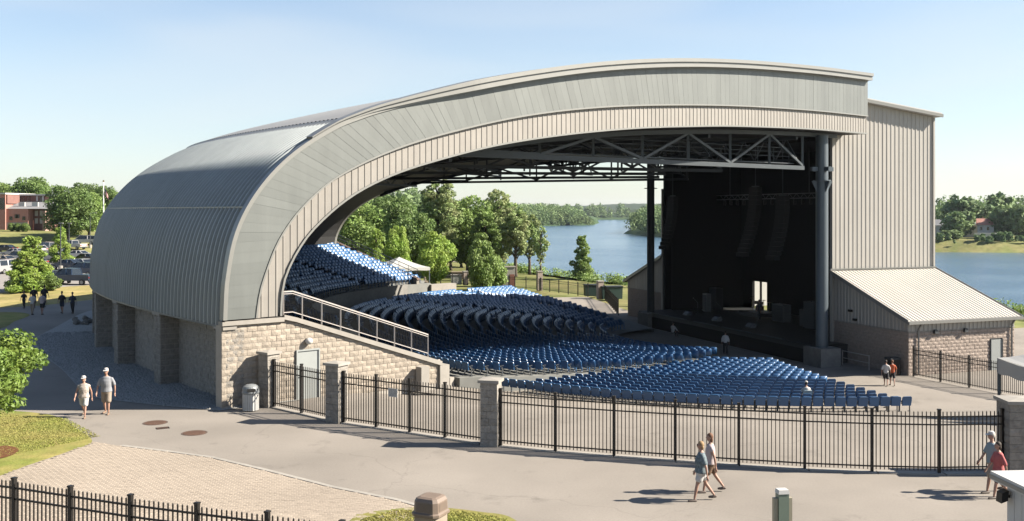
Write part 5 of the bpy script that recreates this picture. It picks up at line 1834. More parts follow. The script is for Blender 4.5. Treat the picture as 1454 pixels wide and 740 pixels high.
woods("far_woods", "reeds and low brush along the opposite bank at the right", [(153, 376), (165, 374), (192, 371), (240, 357)], 60, 1.5, 3.5, 45, M_LEAF_F, 12000, .4, 8)
woods("far_woods", "wooded rise behind the brick building at the far left", [(-300, 420), (-180, 390), (-110, 380)], 90, 9, 14, 46, M_LEAF_D, 30000, .7, 60)
woods("far_woods", "belt of woods behind the riverside park", [(-60, 300), (-30, 300), (-10, 330)], 60, 9, 14, 47, M_LEAF_D, 18000, .6, 40)
gp = "trees on the opposite river bank"
for px, pt, ds, w, k, lab in (
        (1356, 300, 392, 46, 'far', "bushy bank tree touching the tall pale stage house wall"),
        (1362, 276, 415, 58, 'far2', "larger round tree behind the bushy bank tree by the pale wall"),
        (1396, 288, 430, 46, 'far', "round tree left of the white house on the opposite bank"),
        (1424, 292, 405, 46, 'far2', "wide dark tree to the right of the white house on the opposite bank"),
        (1447, 290, 398, 44, 'far', "tree at the right end of the opposite bank"),
        (1420, 272, 455, 60, 'far2', "tall tree behind the white house"),
        (1480, 284, 400, 60, 'far2', "tree just beyond the right end of the opposite bank"),
        (1350, 326, 385, 40, 'far', "low shrubby tree at the water beside the pale wall")):
    tree(k, px, pt, ds, lab, w, gp)
gp = "trees round the car park"
tree('round_d', 97, 262, 208, "large dark tree beside the brick building", 78, gp)
tree('round_m', 126, 272, 216, "lighter tree next to the flagpole", 56, gp)
tree('round_d', 46, 249, 262, "tall dark tree rising over the brick building roof", 66, gp)
tree('round_d', 122, 258, 275, "dark tree behind the flagpole", 60, gp)
tree('round_m', 4, 258, 300, "pale tree behind the left end of the brick building", 50, gp)
tree('round_d', 150, 262, 270, "dark tree just left of the metal shell top", 46, gp)
tree('wild', 45, 333, 104, "young bright pointed tree at the edge of the car park", 72, gp)
tree('wild', 36, 355, 101, "second bright young tree tangled with the pointed car park tree", 74, gp)
tree('wild', 86, 321, 158, "small light green tree among the parked cars", 40, gp)
tree('bush', 68, 388, 103, "dark low shrub under the young car park tree", 40, gp, "bush", "leafy_bush")
for px, w in ((17, 12), (25, 12), (35, 16)):
    tree('bush', px, 316, 221.5, {17: "small dark shrub at the foot of the brick wall", 25: "middle shrub at the foot of the brick wall", 35: "lightest round shrub at the foot of the brick wall"}[px], w, "shrubs along the brick wall", "bush", "leafy_bush")
# maple at the left edge, near the camera
def maple():
    r = random.Random(21); blobs = []
    for i in range(38):
        a = r.uniform(0, 6.28); q = r.random()**.5*2.4; z = r.uniform(1.6, 3.9)
        if (z-2.6)**2/2.2 + q*q/6 > 1: continue
        s = r.uniform(.5, .85); blobs.append((q*math.cos(a), q*math.sin(a), z, s, s, s*.55))
    V, F = leaf_cloud(blobs, 20000, .072, 22, shell=.35)
    x, y = -18.6, 34.0
    o = thing("maple_tree", "bright green maple at the left edge, spreading over the lawn by the plaza", "tree", (x, y, 0))
    link("crown", np_mesh("crown", V, F, mat("leaf_maple", (0.075, 0.125, 0.024), 0.55, var=.4, scale=2.2, transl=.35, spec=.35, color2=(0.115, 0.155, 0.03))), o)
    mb = MB(); mb.tube([(0, 0, -.2), (0, 0, .3), (.05, 0, 1.3), (0, .05, 3.2)], [.2, .14, .11, .03], 10)
    for b in blobs[::2]: mb.tube([(0, 0, max(.9, b[2]-1.1)), (b[0]*.5, b[1]*.5, b[2]-.35), b[:3]], [.05, .035, .01], 5)
    mb.build("trunk", M_BARK, o, smooth=True)
maple()

# ------------------------------------------------------------------ park side: far fence, pillars, path, canopy, bins
def park():
    y0 = 0
    pth = [G(585, 368, -2.6), G(660, 372, -2.6), G(740, 384, -2.8), G(800, 393, -2.8), G(892, 403, -2.8), G(892, 397, -2.8), G(800, 388, -2.8), G(745, 380, -2.8), G(660, 366, -2.6), G(590, 362, -2.6)]
    mb = MB(); n = 5
    a, b = pth[:5], pth[5:][::-1]
    rows = []
    for s in (a, b):
        row = []
        for p, q in zip(s, s[1:]):
            for k in range(8): t = k/8; row.append((lerp(p[0], q[0], t), lerp(p[1], q[1], t), H(lerp(p[0], q[0], t), lerp(p[1], q[1], t))+0.05))
        rows.append(row)
    mb.grid(rows); mb.build("park_path", M_DIRT, kind="structure", recalc=True)
    g = "stone pillars of the park fence"
    spec = [(606, 408, 388, "leftmost stone pillar of the park fence at the foot of the raised seats"), (661, 404, 386, "narrow stone pillar of the park fence left of the big bush"), (679, 405, 386, "narrow stone pillar standing beside the big bush"),
            (713, 408, 383, "stone pillar left of the open lawn in the park fence"), (766, 412, 386, "stone pillar in the middle of the open lawn"), (852, 424, 400, "stone pillar beside the dark green bin at the river end of the park fence")]
    pts = []
    for px, pb, pt, lab in spec:
        d = 11.0*FPX/(pb-300); 
        x = (px-727)/FPX*d; z = H(x, d); d = (CAMZ-z)*FPX/(pb-300); x = (px-727)/FPX*d; z = H(x, d)
        h = (pb-pt)*d/FPX
        o = thing("stone_pier", lab, "pillar", (x, d, z), 0.3, g)
        mb = MB(); w = .36
        for c in range(8): mb.box(-w, -w, h*c/8+.008, w, w, h*(c+1)/8-.008)
        mb.box(-w+.03, -w+.03, -.1, w-.03, w-.03, h); mb.build("shaft", M_BLOCKA, o)
        mb = MB(); mb.box(-w-.06, -w-.06, h, w+.06, w+.06, h+.12); mb.build("capstone", M_CONC, o)
        pts.append((x, d))
    # taller portal pier with a rusty panel
    for i, (a, b) in enumerate(zip(pts, pts[1:])):
        a_, b_ = Vector(a), Vector(b); u = (b_-a_).normalized()
        fence("picket_fence", ["short dark fence at the foot of the raised seats by the canopy", "short dark fence between two narrow park pillars", "dark fence in front of the big round bush", "dark fence on the left part of the open lawn", "dark fence on the right part of the open lawn towards the stage house"][i], "fence", [a_+u*.4, b_-u*.4], h=1.7, postgap=2.5, each=False, group="dark fences of the park", pw=0.02)
    e = hp(HL+8, -1.0, 0)
    fence("picket_fence", "dark fence joining the last park pillar to the far annex", "fence", [Vector(pts[-1])+Vector((.5, -.2)), (e.x, e.y)], h=1.7, postgap=2.0, each=False, group="dark fences of the park")
    def at(px, pb):
        d = 11.0*FPX/(pb-300)
        for _ in range(4):
            x = (px-727)/FPX*d; z = H(x, d); d = (CAMZ-z)*FPX/(pb-300)
        return Vector(((px-727)/FPX*d, d, H((px-727)/FPX*d, d))), d/FPX
    p, s = at(722, 408)
    o = thing("stone_portal", "tall pale pillar with a rusty red panel beside the open park lawn", "pillar", tuple(p), 0.2)
    mb = MB(); mb.box(-.9, -.4, 0, .9, .4, 2.9); mb.build("shaft", M_CONC, o); mb = MB(); mb.box(-1.0, -.5, 2.9, 1.0, .5, 3.05); mb.build("capstone", M_CONC, o)
    mb = MB(); mb.box(.1, -.45, .2, .8, -.41, 1.9); mb.build("panel", mat("rusty_panel", (.30, .12, .08), .8), o)
    for px, pb, wpx, hpx, m, lab, cat, nm in ((838, 424, 0, 0, None, '', '', ''),):
        pass
    def hut(px, pb, w, d, h, m, lab, cat, nm, lid=M_DARKM):
        p, s = at(px, pb); o = thing(nm, lab, cat, tuple(p), 0.15)
        mb = MB(); mb.prism([(-w/2+.05, 0), (w/2-.05, 0), (w/2, h-.12), (-w/2, h-.12)], (0, -d/2, 0), Vector((1, 0, 0)), Vector((0, 0, 1)), Vector((0, d, 0))); mb.build("body", m, o)
        mb = MB(); mb.box(-w/2-.06, -d/2-.06, h-.12, w/2+.06, d/2+.06, h); mb.build("lid", lid, o)
        return o
    mgreen = mat("bin_green", (.045, .10, .085), .5)
    hut(840, 420, 1.9, 1.2, 1.5, mgreen, "dark green bin left of the last park pillar", "bin", "waste_container")
    hut(868, 424, 2.6, 1.4, 1.6, mgreen, "wider dark green bin right of the last park pillar", "bin", "waste_container")
    hut(903, 432, .8, .8, 1.3, M_IRON, "black bin standing against the far annex wall", "bin", "litter_bin")
    hut(912, 440, .8, .8, 1.3, M_IRON, "black bin in front of the thin far column", "bin", "litter_bin")
    hut(648, 404, 1.6, 1.0, 1.5, M_WHITE, "white cabinet by the park fence right of the canopy", "cabinet", "equipment_cabinet", M_CONC)
    hut(697, 405, 1.7, 1.0, 1.7, mat("pale_teal", (.42, .50, .50), .6), "pale teal cabinet left of the tall portal pillar", "cabinet", "equipment_cabinet", M_WHITE)
    hut(665, 396, 5.5, 1.2, 1.2, mat("timber_brown", (.22, .14, .09), .85), "low brown timber stand behind the park fence", "stand", "timber_stand", mat("timber_top", (.34, .26, .18), .85))
    hut(676, 400, 1.2, .8, 1.1, mat("red_box", (.42, .14, .10), .6), "small red and white box by the brown timber stand", "box", "equipment_box", M_WHITE)
    # canopy
    p = Vector((-14.0, 124.0, H(-14.0, 124.0))); canopy(p, 2.9, 2.2, 1.2, "white pyramid canopy beyond the raised seats, under the young trees", 0.5)
    # bank lamp pole
    p, s = at(767, 392)
    o = thing("lamp_post", "tall thin lamp pole on the bank beside the bare tree", "street lamp", tuple(p))
    mb = MB(); mb.tube([(0, 0, 0), (0, 0, 7.0)], [.09, .05], 8); mb.build("pole", M_FRAME, o); mb = MB(); mb.bar((0, 0, 7), (.7, 0, 7.1), .1); mb.build("lamp_head", M_FRAME, o)
def canopy(p, half, leg, rise, lab, rz, hx=None, vd=.12):
    o = thing("canopy_tent", lab, "canopy", tuple(p), rz)
    hx = hx or half
    a, b = hx, half
    mb = MB(); n = 8; rows = []
    # sagging pyramid, four sides
    for s0, s1 in (((-a,-b),(a,-b)), ((a,-b),(a,b)), ((a,b),(-a,b)), ((-a,b),(-a,-b))):
        rows = []
        for j in range(n+1):
            t = j/n; zz = leg + .25 + rise*(t**1.35)
            rows.append([(lerp(s0[0], s1[0], i/4)*(1-t), lerp(s0[1], s1[1], i/4)*(1-t), zz - .06*math.sin(PI*i/4)*(1-t)) for i in range(5)])
        mb.grid(rows)
    mb.build("roof_cloth", M_TENT, o, smooth=False)
    mb = MB()
    for s0, s1 in (((-a,-b),(a,-b)), ((a,-b),(a,b)), ((a,b),(-a,b)), ((-a,b),(-a,-b))):
        mb.grid([[(lerp(s0[0], s1[0], i/12), lerp(s0[1], s1[1], i/12), z - (.03*math.sin(i*1.3) if z < leg else 0)) for i in range(13)] for z in (leg-vd, leg+.25)])
    mb.build("valance", M_TENT, o)
    for sx in (-1, 1):
        for sy in (-1, 1):
            mb = MB(); mb.bar((sx*(a-.06), sy*(b-.06), 0), (sx*(a-.06), sy*(b-.06), leg+.2), .10); mb.box(sx*(a-.06)-.12, sy*(b-.06)-.12, 0, sx*(a-.06)+.12, sy*(b-.06)+.12, .03); mb.build("leg", M_STEEL, o)
    return o
park()

# canopy at the right edge: front leg stands at the inner side of the long fence
p = (22.7, 46.9)
canopy((p[0]+3.0, p[1]-1.9, H(p[0], p[1])), 1.9, 2.5, 1.1, "white canopy tent with a grey leg at the right edge, behind the long fence", 0.0, 2.95, .45)
canopy((p[0]+3.0, p[1]-7.2, H(p[0], p[1]-7.2)), 3.2, 2.4, 1.1, "second white canopy tent just outside the right edge, casting shade behind the fence", 0.0, 2.95, .3)

# ------------------------------------------------------------------ brick school, flag, car park
def school():
    d = 229.0
    X = lambda px: (px-727)/FPX*d
    Zy = lambda py: CAMZ + (300-py)*d/FPX
    z0 = H(X(30), d)
    o = thing("brick_building", "red brick building with a darker upper storey at the far left behind the lawn", "building", (X(20), d+6, z0))
    inv = Matrix.Translation(-o.location)
    def add(mb, nm, m, par=None, **k):
        q = mb.build(nm, m, None, **k); q.parent = par or o
        if par is None: q.matrix_parent_inverse = inv
        return q
    zt, zr, zm = Zy(276), Zy(286), Zy(296.5)
    mb = MB(); mb.box(X(-90), d, z0-1, X(7.5), d+14, zt); add(mb, "wall", mat("wing_brick", (.66, .32, .26), .9, var=.14, scale=2))
    mb = MB(); mb.box(X(7.6), d+.5, z0-1, X(38.5), d+12, zm); add(mb, "wall", M_BRICK)
    mb = MB(); mb.box(X(7.6), d+.42, z0, X(38), d+.49, Zy(316)); add(mb, "plinth", M_CONC)
    mb = MB(); mb.box(X(38.6), d+3, z0-1, X(60), d+12, zm); add(mb, "wall", M_BRICKD)
    mb = MB(); mb.box(X(58.5), d+.6, z0-1, X(62.5), d+2.9, zm-.5); add(mb, "pillar", mat("pale_brick", (.5, .33, .27), .9))
    mb = MB(); mb.prism([(0, zm), (6, zr), (6, zm)], (X(8), d+.4, 0), Vector((0, 1, 0)), Vector((0, 0, 1)), Vector((X(63)-X(8), 0, 0))); add(mb, "lower_roof", mat("slate_grey", (.33, .33, .34), .7))
    for px in (24, 43):
        mb = MB(); mb.box(X(px)-.7, d+2.2, zm+.5, X(px)+.7, d+2.6, zm+1.5); add(mb, "skylight", M_WHITE)
    mb = MB(); mb.box(X(9), d+6.4, zr-1, X(68), d+14, zt-.2); add(mb, "upper_wall", M_BRICKD)
    mb = MB(); mb.box(X(-91), d-.3, zt, X(8.5), d+14.3, zt+.35); mb.box(X(8.6), d+6.0, zt-.2, X(69), d+14.3, zt+.15); add(mb, "roof", M_WHITE)
    mb = MB(); mb.box(X(7.4), d+.3, zr-.5, X(9.5), d+6.3, zt-.1); add(mb, "edge_panel", M_BRICKD)
    for px, w, m in ((13, 5, M_GLASSD), (21, 5, M_GLASSD), (34, 2.6, M_WHITE), (39, 3, M_GLASSD), (42.5, 2.4, M_WHITE), (49, 6, M_BRICK), (57, 5, M_GLASSD)):
        mb = MB(); mb.box(X(px)-w*.08, d+6.3, zr+.15, X(px)+w*.08, d+6.39, zt-.35); f = add(mb, "window", m)
        mb = MB(); mb.box(X(px)-w*.085, d+6.25, zr+.05, X(px)+w*.085, d+6.29, zr+.14); add(mb, "sill", M_TRIM, f)
        f.children[0].parent = f
    for px, py in ((14, 310), (21.5, 307), (24, 307), (32.5, 310)):
        mb = MB(); mb.box(X(px)-.35, d+.43, Zy(py)-.4, X(px)+.35, d+.49, Zy(py)+.4); f = add(mb, "window", M_GLASSD)
        mb = MB(); mb.box(X(px)-.45, d+.38, Zy(py)-.5, X(px)+.45, d+.42, Zy(py)-.41); add(mb, "sill", M_TRIM, f)
    for px in (43, 50, 55):
        for py in (303, 314):
            mb = MB(); mb.box(X(px)-.35, d+2.93, Zy(py)-.6, X(px)+.35, d+2.99, Zy(py)+.6); add(mb, "window", M_WHITE if px < 55 else M_GLASSD)
    for px in (1.5,):
        mb = MB(); mb.box(X(px)-.8, d-.06, Zy(290)-1.2, X(px)+.8, d-.0, Zy(290)+1.4); add(mb, "window", M_GLASSD)
school()
def flagpole():
    d = 190.0; x = (147-727)/FPX*d; z = H(x, d)
    o = thing("flagpole", "white flagpole left of the metal shell carrying the striped flag", "flagpole", (x, d, z))
    top = CAMZ + (300-258)*d/FPX - z
    mb = MB(); mb.tube([(0, 0, 0), (0, 0, top)], [.16, .09], 10); mb.build("pole", M_WHITE, o, smooth=True)
    mb = MB(); mb.ell((0, 0, top+.1), (.18, .18, .18), 10, 6); mb.build("finial", mat("brass", (.5, .38, .14), .3, .9), o)
    zf = CAMZ + (300-266)*d/FPX - z
    fl = thing("flag", "red and white striped flag with a blue canton hanging limp from the white flagpole", "flag", (x+.12, d, z+zf))
    # hanging flag: 13 stripes drooping, canton at the hoist
    W, Hh = 1.7, 2.3
    def q(u, v): return (0.1+u*W*(.42) + .25*u*v, .16*math.sin(u*9+v*2)*u, -v*Hh*.55 - u*2.0*(.45+.55*u) )
    mr = mat("flag_red", (.55, .05, .05), .8); mw = mat("flag_white", (.8, .78, .76), .8); mbl = mat("flag_blue", (.03, .05, .2), .8)
    for k in range(13):
        mb = MB(); n = 8
        mb.grid([[q(i/n, v) for i in range(n+1)] for v in (k/13, (k+1)/13)])
        mb.build("stripe", mr if k % 2 == 0 else mw, fl)
    mb = MB(); mb.grid([[(q(i/8*.4, v)[0], q(i/8*.4, v)[1]-.03, q(i/8*.4, v)[2]) for i in range(9)] for v in (0, .27, .54)]); mb.build("canton", mbl, fl)
    mb = MB()
    for a in range(4):
        for b in range(5):
            p = q(.05+.07*b, .06+.12*a); mb.add([(p[0]+.035*math.cos(t*1.2566+1.57)*(1), p[1]-.04, p[2]+.035*math.sin(t*1.2566+1.57)) for t in range(5)], [(0, 2, 4), (0, 3, 1), (1, 3, 4), (1, 4, 2)])
    mb.build("star", mw, fl, kind="stuff")
flagpole()

def car_meshes(kind):
    """local x forward, z up, foot at 0; returns list of (name, mesh-maker)"""
    L, W = (4.6, 1.8)
    if kind == 'sedan': side = [(-2.3,.35),(-2.3,.85),(-2.15,.98),(-1.45,1.02),(.95,.98),(1.9,.86),(2.25,.7),(2.3,.35)]; cab = [(-1.75,1.0),(-1.05,1.42),(.15,1.44),(1.05,.97)]
    elif kind == 'suv': side = [(-2.35,.4),(-2.35,1.0),(-2.25,1.08),(1.05,1.08),(2.0,1.0),(2.3,.8),(2.35,.4)]; cab = [(-2.25,1.07),(-2.05,1.72),(.35,1.74),(1.25,1.07)]; W = 1.9
    elif kind == 'van': side = [(-2.5,.4),(-2.5,1.1),(1.45,1.1),(2.25,.95),(2.5,.7),(2.5,.4)]; cab = [(-2.45,1.09),(-2.35,1.78),(.75,1.8),(1.75,1.06)]; W = 1.95
    else: side = [(-2.8,.5),(-2.8,1.12),(-2.7,1.15),(.6,1.12),(1.3,1.12),(2.4,1.05),(2.7,.85),(2.7,.5)]; cab = [(-.75,1.11),(-.6,1.78),(.75,1.8),(1.4,1.1)]; W = 1.95
    w = W/2
    def body():
        mb = MB(); mb.prism(side, (0, -w, 0), Vector((1, 0, 0)), Vector((0, 0, 1)), Vector((0, W, 0)))
        if kind == 'truck':
            pass
        return mb
    def cabin(inset, m=None):
        mb = MB(); n = len(cab)
        a = [(x, -w+.04 if z < 1.2 else -w+.22, z) for x, z in cab]; b = [(x, -y, z) for x, y, z in a]
        mb.add(a+b, [tuple(range(n)), tuple(reversed(range(n, 2*n)))] + [(i, n+i, n+(i+1) % n, (i+1) % n) for i in range(n)])
        return mb
    def roof():
        (x0, z0), (x1, z1) = cab[1], cab[2]
        mb = MB(); mb.obox((x0-.03, -w+.20, z0-.03), (x1-x0+.06, 0, z1-z0), (0, W-.40, 0), (0, 0, .06))
        for s in (-1, 1):                        # pillars
            for (xa, za), (xb, zb) in ((cab[0], cab[1]), (cab[2], cab[3])):
                mb.bar((xa, s*(w-.03), za), (xb, s*(w-.21), zb), .09)
            xm = (cab[1][0]+cab[2][0])/2; mb.bar((xm-.1, s*(w-.03), cab[0][1]), (xm, s*(w-.21), z0), .1)
        return mb
    return L, W, side, cab, body, cabin, roof
CARM = {}
def car(kind, colr, px, pb, rz, label):
    x, y, z = G(px, pb); z = H(x, y)
    o = thing("parked_car" if kind != 'truck' else "pickup_truck", label, "car" if kind != 'truck' else "pickup truck", (x, y, z), rz, "cars in the car park")
    L, W, side, cab, body, cabin, roof = car_meshes(kind)
    m = mat("car_paint_%d_%d_%d" % tuple(int(c*99) for c in colr), colr, .3, .2, var=.02, coat=.6)
    key = (kind, m.name)
    if key not in CARM:
        lights = MB(); tails = MB()
        CARM[key] = (body().mesh("body", m, recalc=True), cabin(0).mesh("windows", M_GLASSD, recalc=True), roof().mesh("roof", m, recalc=True))
    for nm, me in zip(("body", "windows", "roof"), CARM[key]): link(nm, me, o)
    if 'wheel' not in CARM:
        mb = MB(); mb.tube([(0, -.11, 0), (0, .11, 0)], .33, 16); CARM['wheel'] = mb.mesh("tyre", M_RUBBER)
        mb = MB(); mb.tube([(0, -.12, 0), (0, .12, 0)], .2, 12); CARM['rim'] = mb.mesh("rim", mat("alloy", (.5, .5, .52), .35, .7))
        mb = MB(); mb.box(-.03, -.18, -.07, .03, .18, .07); CARM['head'] = mb.mesh("headlight", M_WHITE)
        CARM['tail'] = mb.mesh("taillight", mat("tail_red", (.45, .02, .02), .3))
    xe = side[0][0]; xf = side[-1][0]
    for wx in (xe+.85, xf-.85):
        for s in (-1, 1):
            t = link("wheel", CARM['wheel'], o, (wx, s*(W/2-.1), .33)); link("rim", CARM['rim'], t)
    for s in (-1, 1):
        link("headlight", CARM['head'], o, (xf-.02, s*(W/2-.28), .72)); link("taillight", CARM['tail'], o, (xe-.01, s*(W/2-.2), .85))
    mb = MB(); mb.box(xe-.04, -W/2+.05, .4, xe+.1, W/2-.05, .58); mb.box(xf-.1, -W/2+.05, .4, xf+.04, W/2-.05, .58); mb.build("bumper", M_FRAME, o)
WHT, SIL, NAV, BLK, GRY, TAN = (.75, .74, .72), (.5, .51, .52), (.04, .07, .13), (.02, .02, .024), (.2, .21, .22), (.42, .38, .32)
CARS = [('van', SIL, 10, 388, 1.35, "silver minivan at the left edge of the car park, seen from the rear"),
        ('sedan', NAV, 96, 383, 2.9, "dark blue car behind the young car park tree, pointing left"),
        ('truck', NAV, 101, 404, 2.95, "dark blue pickup nearest the metal shell, tail to the right"),
        ('sedan', BLK, 80, 402, 2.4, "black car half hidden behind the young car park tree"),
        ('sedan', SIL, 114, 382, 2.7, "silver car whose nose shows behind the dark blue car"),
        ('sedan', BLK, 121, 373, 2.9, "black car farthest to the right, against the shell edge"),
        ('suv', NAV, 117, 392, 2.9, "dark blue wagon behind the pickup, by the shell edge"),
        ('truck', WHT, 103, 359, 2.8, "white pickup parked in the back row below the trees"),
        ('van', WHT, 121, 357, 3.1, "white van at the right end of the back row"),
        ('suv', SIL, 66, 360, 2.6, "silver wagon in the back row behind the small light green tree"),
        ('sedan', WHT, 56, 361, 2.3, "white car in the back row, left of the silver wagon"),
        ('sedan', WHT, 71, 371, 2.7, "white car in the middle row behind the young tree"),
        ('sedan', BLK, 6, 361, 3.0, "black car at the left end of the back row"),
        ('sedan', SIL, 20, 364, 2.9, "silver car in the back row right of the black car"),
        ('van', WHT, 29, 372, 2.9, "white van in the middle row, mostly behind the young tree"),
        ('suv', GRY, 84, 330, 0.3, "grey wagon under the dark trees on the upper road"),
        ('van', WHT, 73, 329, 0.2, "white van under the dark trees on the upper road"),
        ('sedan', BLK, 118, 330, 0.1, "dark car on the upper road near the lamp post")]
CARS += [('suv', BLK, 40, 366, 2.8, "black wagon in the back row behind the two young trees"),
         ('sedan', GRY, 48, 379, 2.6, "grey car behind the middle of the young car park trees"),
         ('sedan', WHT, 109, 366, 2.9, "white car in the middle row close to the shell edge"),
         ('truck', SIL, 88, 364, 2.9, "silver pickup in the back row beside the dark lamp posts"),
         ('sedan', TAN, 2, 376, 2.9, "tan car at the very left of the middle row")]
for c in CARS: car(*c)
def lamp_post(px, pb, pt, label, arm):
    d = CAMZ*FPX/(pb-300) if pb > 345 else 200.0
    x = (px-727)/FPX*d; z = H(x, d); h = CAMZ + (300-pt)*d/FPX - z
    o = thing("lamp_post", label, "street lamp", (x, d, z), 0, "lamp posts of the car park")
    mb = MB(); mb.tube([(0, 0, .6), (0, 0, h)], [.09, .06], 8); mb.build("pole", M_FRAME, o)
    mb = MB(); mb.lathe([(.3, 0), (.3, .6), (.25, .65)], 12); mb.build("footing", M_CONC, o)
    mb = MB(); mb.bar((0, 0, h), (arm, 0, h+.1), .07); mb.box(arm-.25, -.15, h+.02, arm+.35, .15, h+.17); mb.build("lamp_head", M_TRIM, o)
lamp_post(86, 384, 318, "tall dark lamp post in the middle of the car park", .01)
lamp_post(98, 372, 318, "second dark lamp post just behind the first in the car park", .01)
lamp_post(128, 333, 303, "pale lamp post with an arm beside the shell edge", .9)
o = thing("tilted_barrier", "bent pale frame like a handrail standing on the grass slope above the cars", "railing", tuple(G(60, 345)[:2]) + (0.3,))
x, y, _ = G(60, 345); z = H(x, y)
o.location = (x, y, z)
mb = MB(); mb.bar((-1.6, 0, .6), (-1.6, 0, 1.9), .3); mb.bar((-1.6, 0, 1.9), (1.1, .4, 2.2), .3); mb.bar((1.1, .4, 2.2), (2.6, -.5, -.6), .3); mb.build("frame", mat("weathered_timber", (.33, .27, .21), .85), o)
p = G(26, 416); p = (p[0], p[1], 0)
o = thing("information_post", "bright blue topped bin with a white panel on the edge of the car park lawn", "bin", p)
mb = MB(); mb.box(-.35, -.3, 0, .35, .3, 1.15); mb.build("body", mat("bin_teal", (.05, .16, .22), .5), o)
mb = MB(); mb.prism([(-.42, 1.15), (.42, 1.15), (.34, 1.55), (-.34, 1.55)], (0, -.4, 0), Vector((1, 0, 0)), Vector((0, 0, 1)), Vector((0, .8, 0))); mb.build("hood", mat("bin_blue", (.06, .25, .52), .45), o)
mb = MB(); mb.box(-.2, -.33, .3, .2, -.301, .9); mb.build("panel", M_WHITE, o)

# houses on the opposite bank
def far_house(px, py, d, w, h, roofm, lab):
    x = (px-727)/FPX*d; z = H(x, d)
    o = thing("white_house", lab, "house", (x, d, z), -.4, "houses on the opposite bank")
    mb = MB(); mb.box(-w/2, -3.5, -1, w/2, 3.5, h); mb.build("wall", M_WHITE, o)
    mb = MB(); mb.prism([(-4.1, h), (4.1, h), (0, h+2.6)], (-w/2-.4, 0, 0), Vector((0, 1, 0)), Vector((0, 0, 1)), Vector((w+.8, 0, 0))); rf = mb.build("roof", roofm, o)
    mb = MB(); mb.box(w*.2, -.4, h+1.5, w*.2+.8, .4, h+3.3); mb.build("chimney", M_BRICK, rf)
    for k in range(int(w/2.6)):
        xx = -w/2+1.3+k*2.6
        mb = MB(); mb.box(xx-.45, -3.56, h-2.1, xx+.45, -3.501, h-.7); f = mb.build("window", M_GLASSD, o)
        mb = MB(); mb.box(xx-.52, -3.6, h-2.2, xx+.52, -3.561, h-2.1); mb.build("sill", M_WHITE, f)
msl = mat("slate_grey", (.33, .33, .34), .7)
far_house(1386, 330, 425, 11, 5.2, msl, "white house with a grey roof between the trees of the opposite bank")
far_house(1399, 330, 410, 6, 5.4, M_BRICK, "narrow white house with a red roof next to the grey roofed one")
far_house(1340, 330, 440, 10, 4.8, msl, "grey roofed house half behind the tall pale stage house wall")
mb = MB(); 
bank = [(160, 374), (192, 370), (300, 345), (420, 318), (430, 345), (300, 385), (200, 420), (165, 420)]
rows = [[(a[0], a[1], H(*a)+.12) for a in bank[:4]], [(a[0], a[1], H(*a)+.12) for a in bank[4:][::-1]]]
for k, (px, w, lab) in enumerate(((1398, 7, "white parked trailer on the lawn of the opposite bank, left one"), (1418, 9, "longer white parked trailer on the lawn of the opposite bank"))):
    d = 393; x = (px-727)/FPX*d; z = H(x, d)
    o = thing("box_trailer", lab, "trailer", (x, d, z), -.3, "trailers on the opposite bank")
    mb = MB(); mb.box(-w/2, -1.1, .5, w/2, 1.1, 2.4); mb.build("body", M_WHITE, o)
    for xx in (-w*.3, w*.3):
        mb = MB(); mb.tube([(xx, -1.15, .4), (xx, 1.15, .4)], .4, 12); mb.build("wheel", M_RUBBER, o)

# ------------------------------------------------------------------ props near the plaza
def bin_round():
    x, y, _ = G(356, 583)
    Z = .86
    o = thing("litter_bin", "white slatted litter bin with a grey dome lid against the stone wall", "bin", (x, y, 0), .3)
    mb = MB(); mb.lathe([(.28, .03), (.30, .1), (.31, .80), (.29, .82)], 20); mb.build("drum", M_WHITE, o).scale = (1, 1, Z)
    sl = MB(); sl.box(.305, -.035, .04, .33, .035, .82); me = sl.mesh("slat", M_WHITE)
    for k in range(20): q = link("slat", me, o); q.rotation_euler = (0, 0, k*PI/10); q.scale = (1, 1, Z)
    mg = mat("lid_grey", (.28, .30, .31), .5)
    mb = MB()
    prof = [(.345, .82), (.36, .86), (.36, .92), (.34, .95), (.335, 1.08), (.30, 1.17), (.2, 1.24), (.05, 1.27)]
    mb.lathe(prof, 20); lid = mb.build("dome_lid", mg, o, smooth=False)
    lid.scale = (1, 1, Z)
    mb = MB(); mb.box(-.16, -.352, .95, .16, -.25, 1.10); mb.build("opening", M_GLASSD, lid)
bin_round()
def bin_square():
    x, y = -2.02, 24.9
    o = thing("litter_bin", "brown hooded litter bin at the bottom edge on the grass verge", "bin", (x, y, 0), R(-25))
    mt = mat("bin_brown", (.26, .195, .15), .55, var=.1); mp = mat("bin_tan", (.40, .33, .26), .7, var=.15)
    mb = MB(); mb.box(-.30, -.30, .02, .30, .30, .66); mb.build("body", mp, o)
    mb = MB(); 
    def ringz(a, z): return [(-a,-a,z),(a,-a,z),(a,a,z),(-a,a,z)]
    V = []; 
    lv = [(.355, .66), (.385, .68), (.385, .74), (.345, .77), (.33, 1.02), (.29, 1.10), (.22, 1.13)]
    for a, z in lv:
        c = a*.28
        V.append([(-a+c,-a,z),(a-c,-a,z),(a,-a+c,z),(a,a-c,z),(a-c,a,z),(-a+c,a,z),(-a,a-c,z),(-a,-a+c,z)])
    mb.grid([r+[r[0]] for r in V]); mb.add(V[-1], [tuple(range(8))]); mb.add(V[0], [tuple(reversed(range(8)))])
    h = mb.build("hood", mt, o)
    mb = MB()
    for a in (0, PI/2, PI, 3*PI/2):
        c, s = math.cos(a), math.sin(a)
        pts = [(-.2, -.352, .80), (.2, -.352, .80), (.19, -.340, .99), (-.19, -.340, .99)]
        mb.add([(p[0]*c - p[1]*s, p[0]*s + p[1]*c, p[2]) for p in pts], [(0, 1, 2, 3)])
    mb.build("flap", mat("bin_flap", (.20, .15, .115), .5), h)
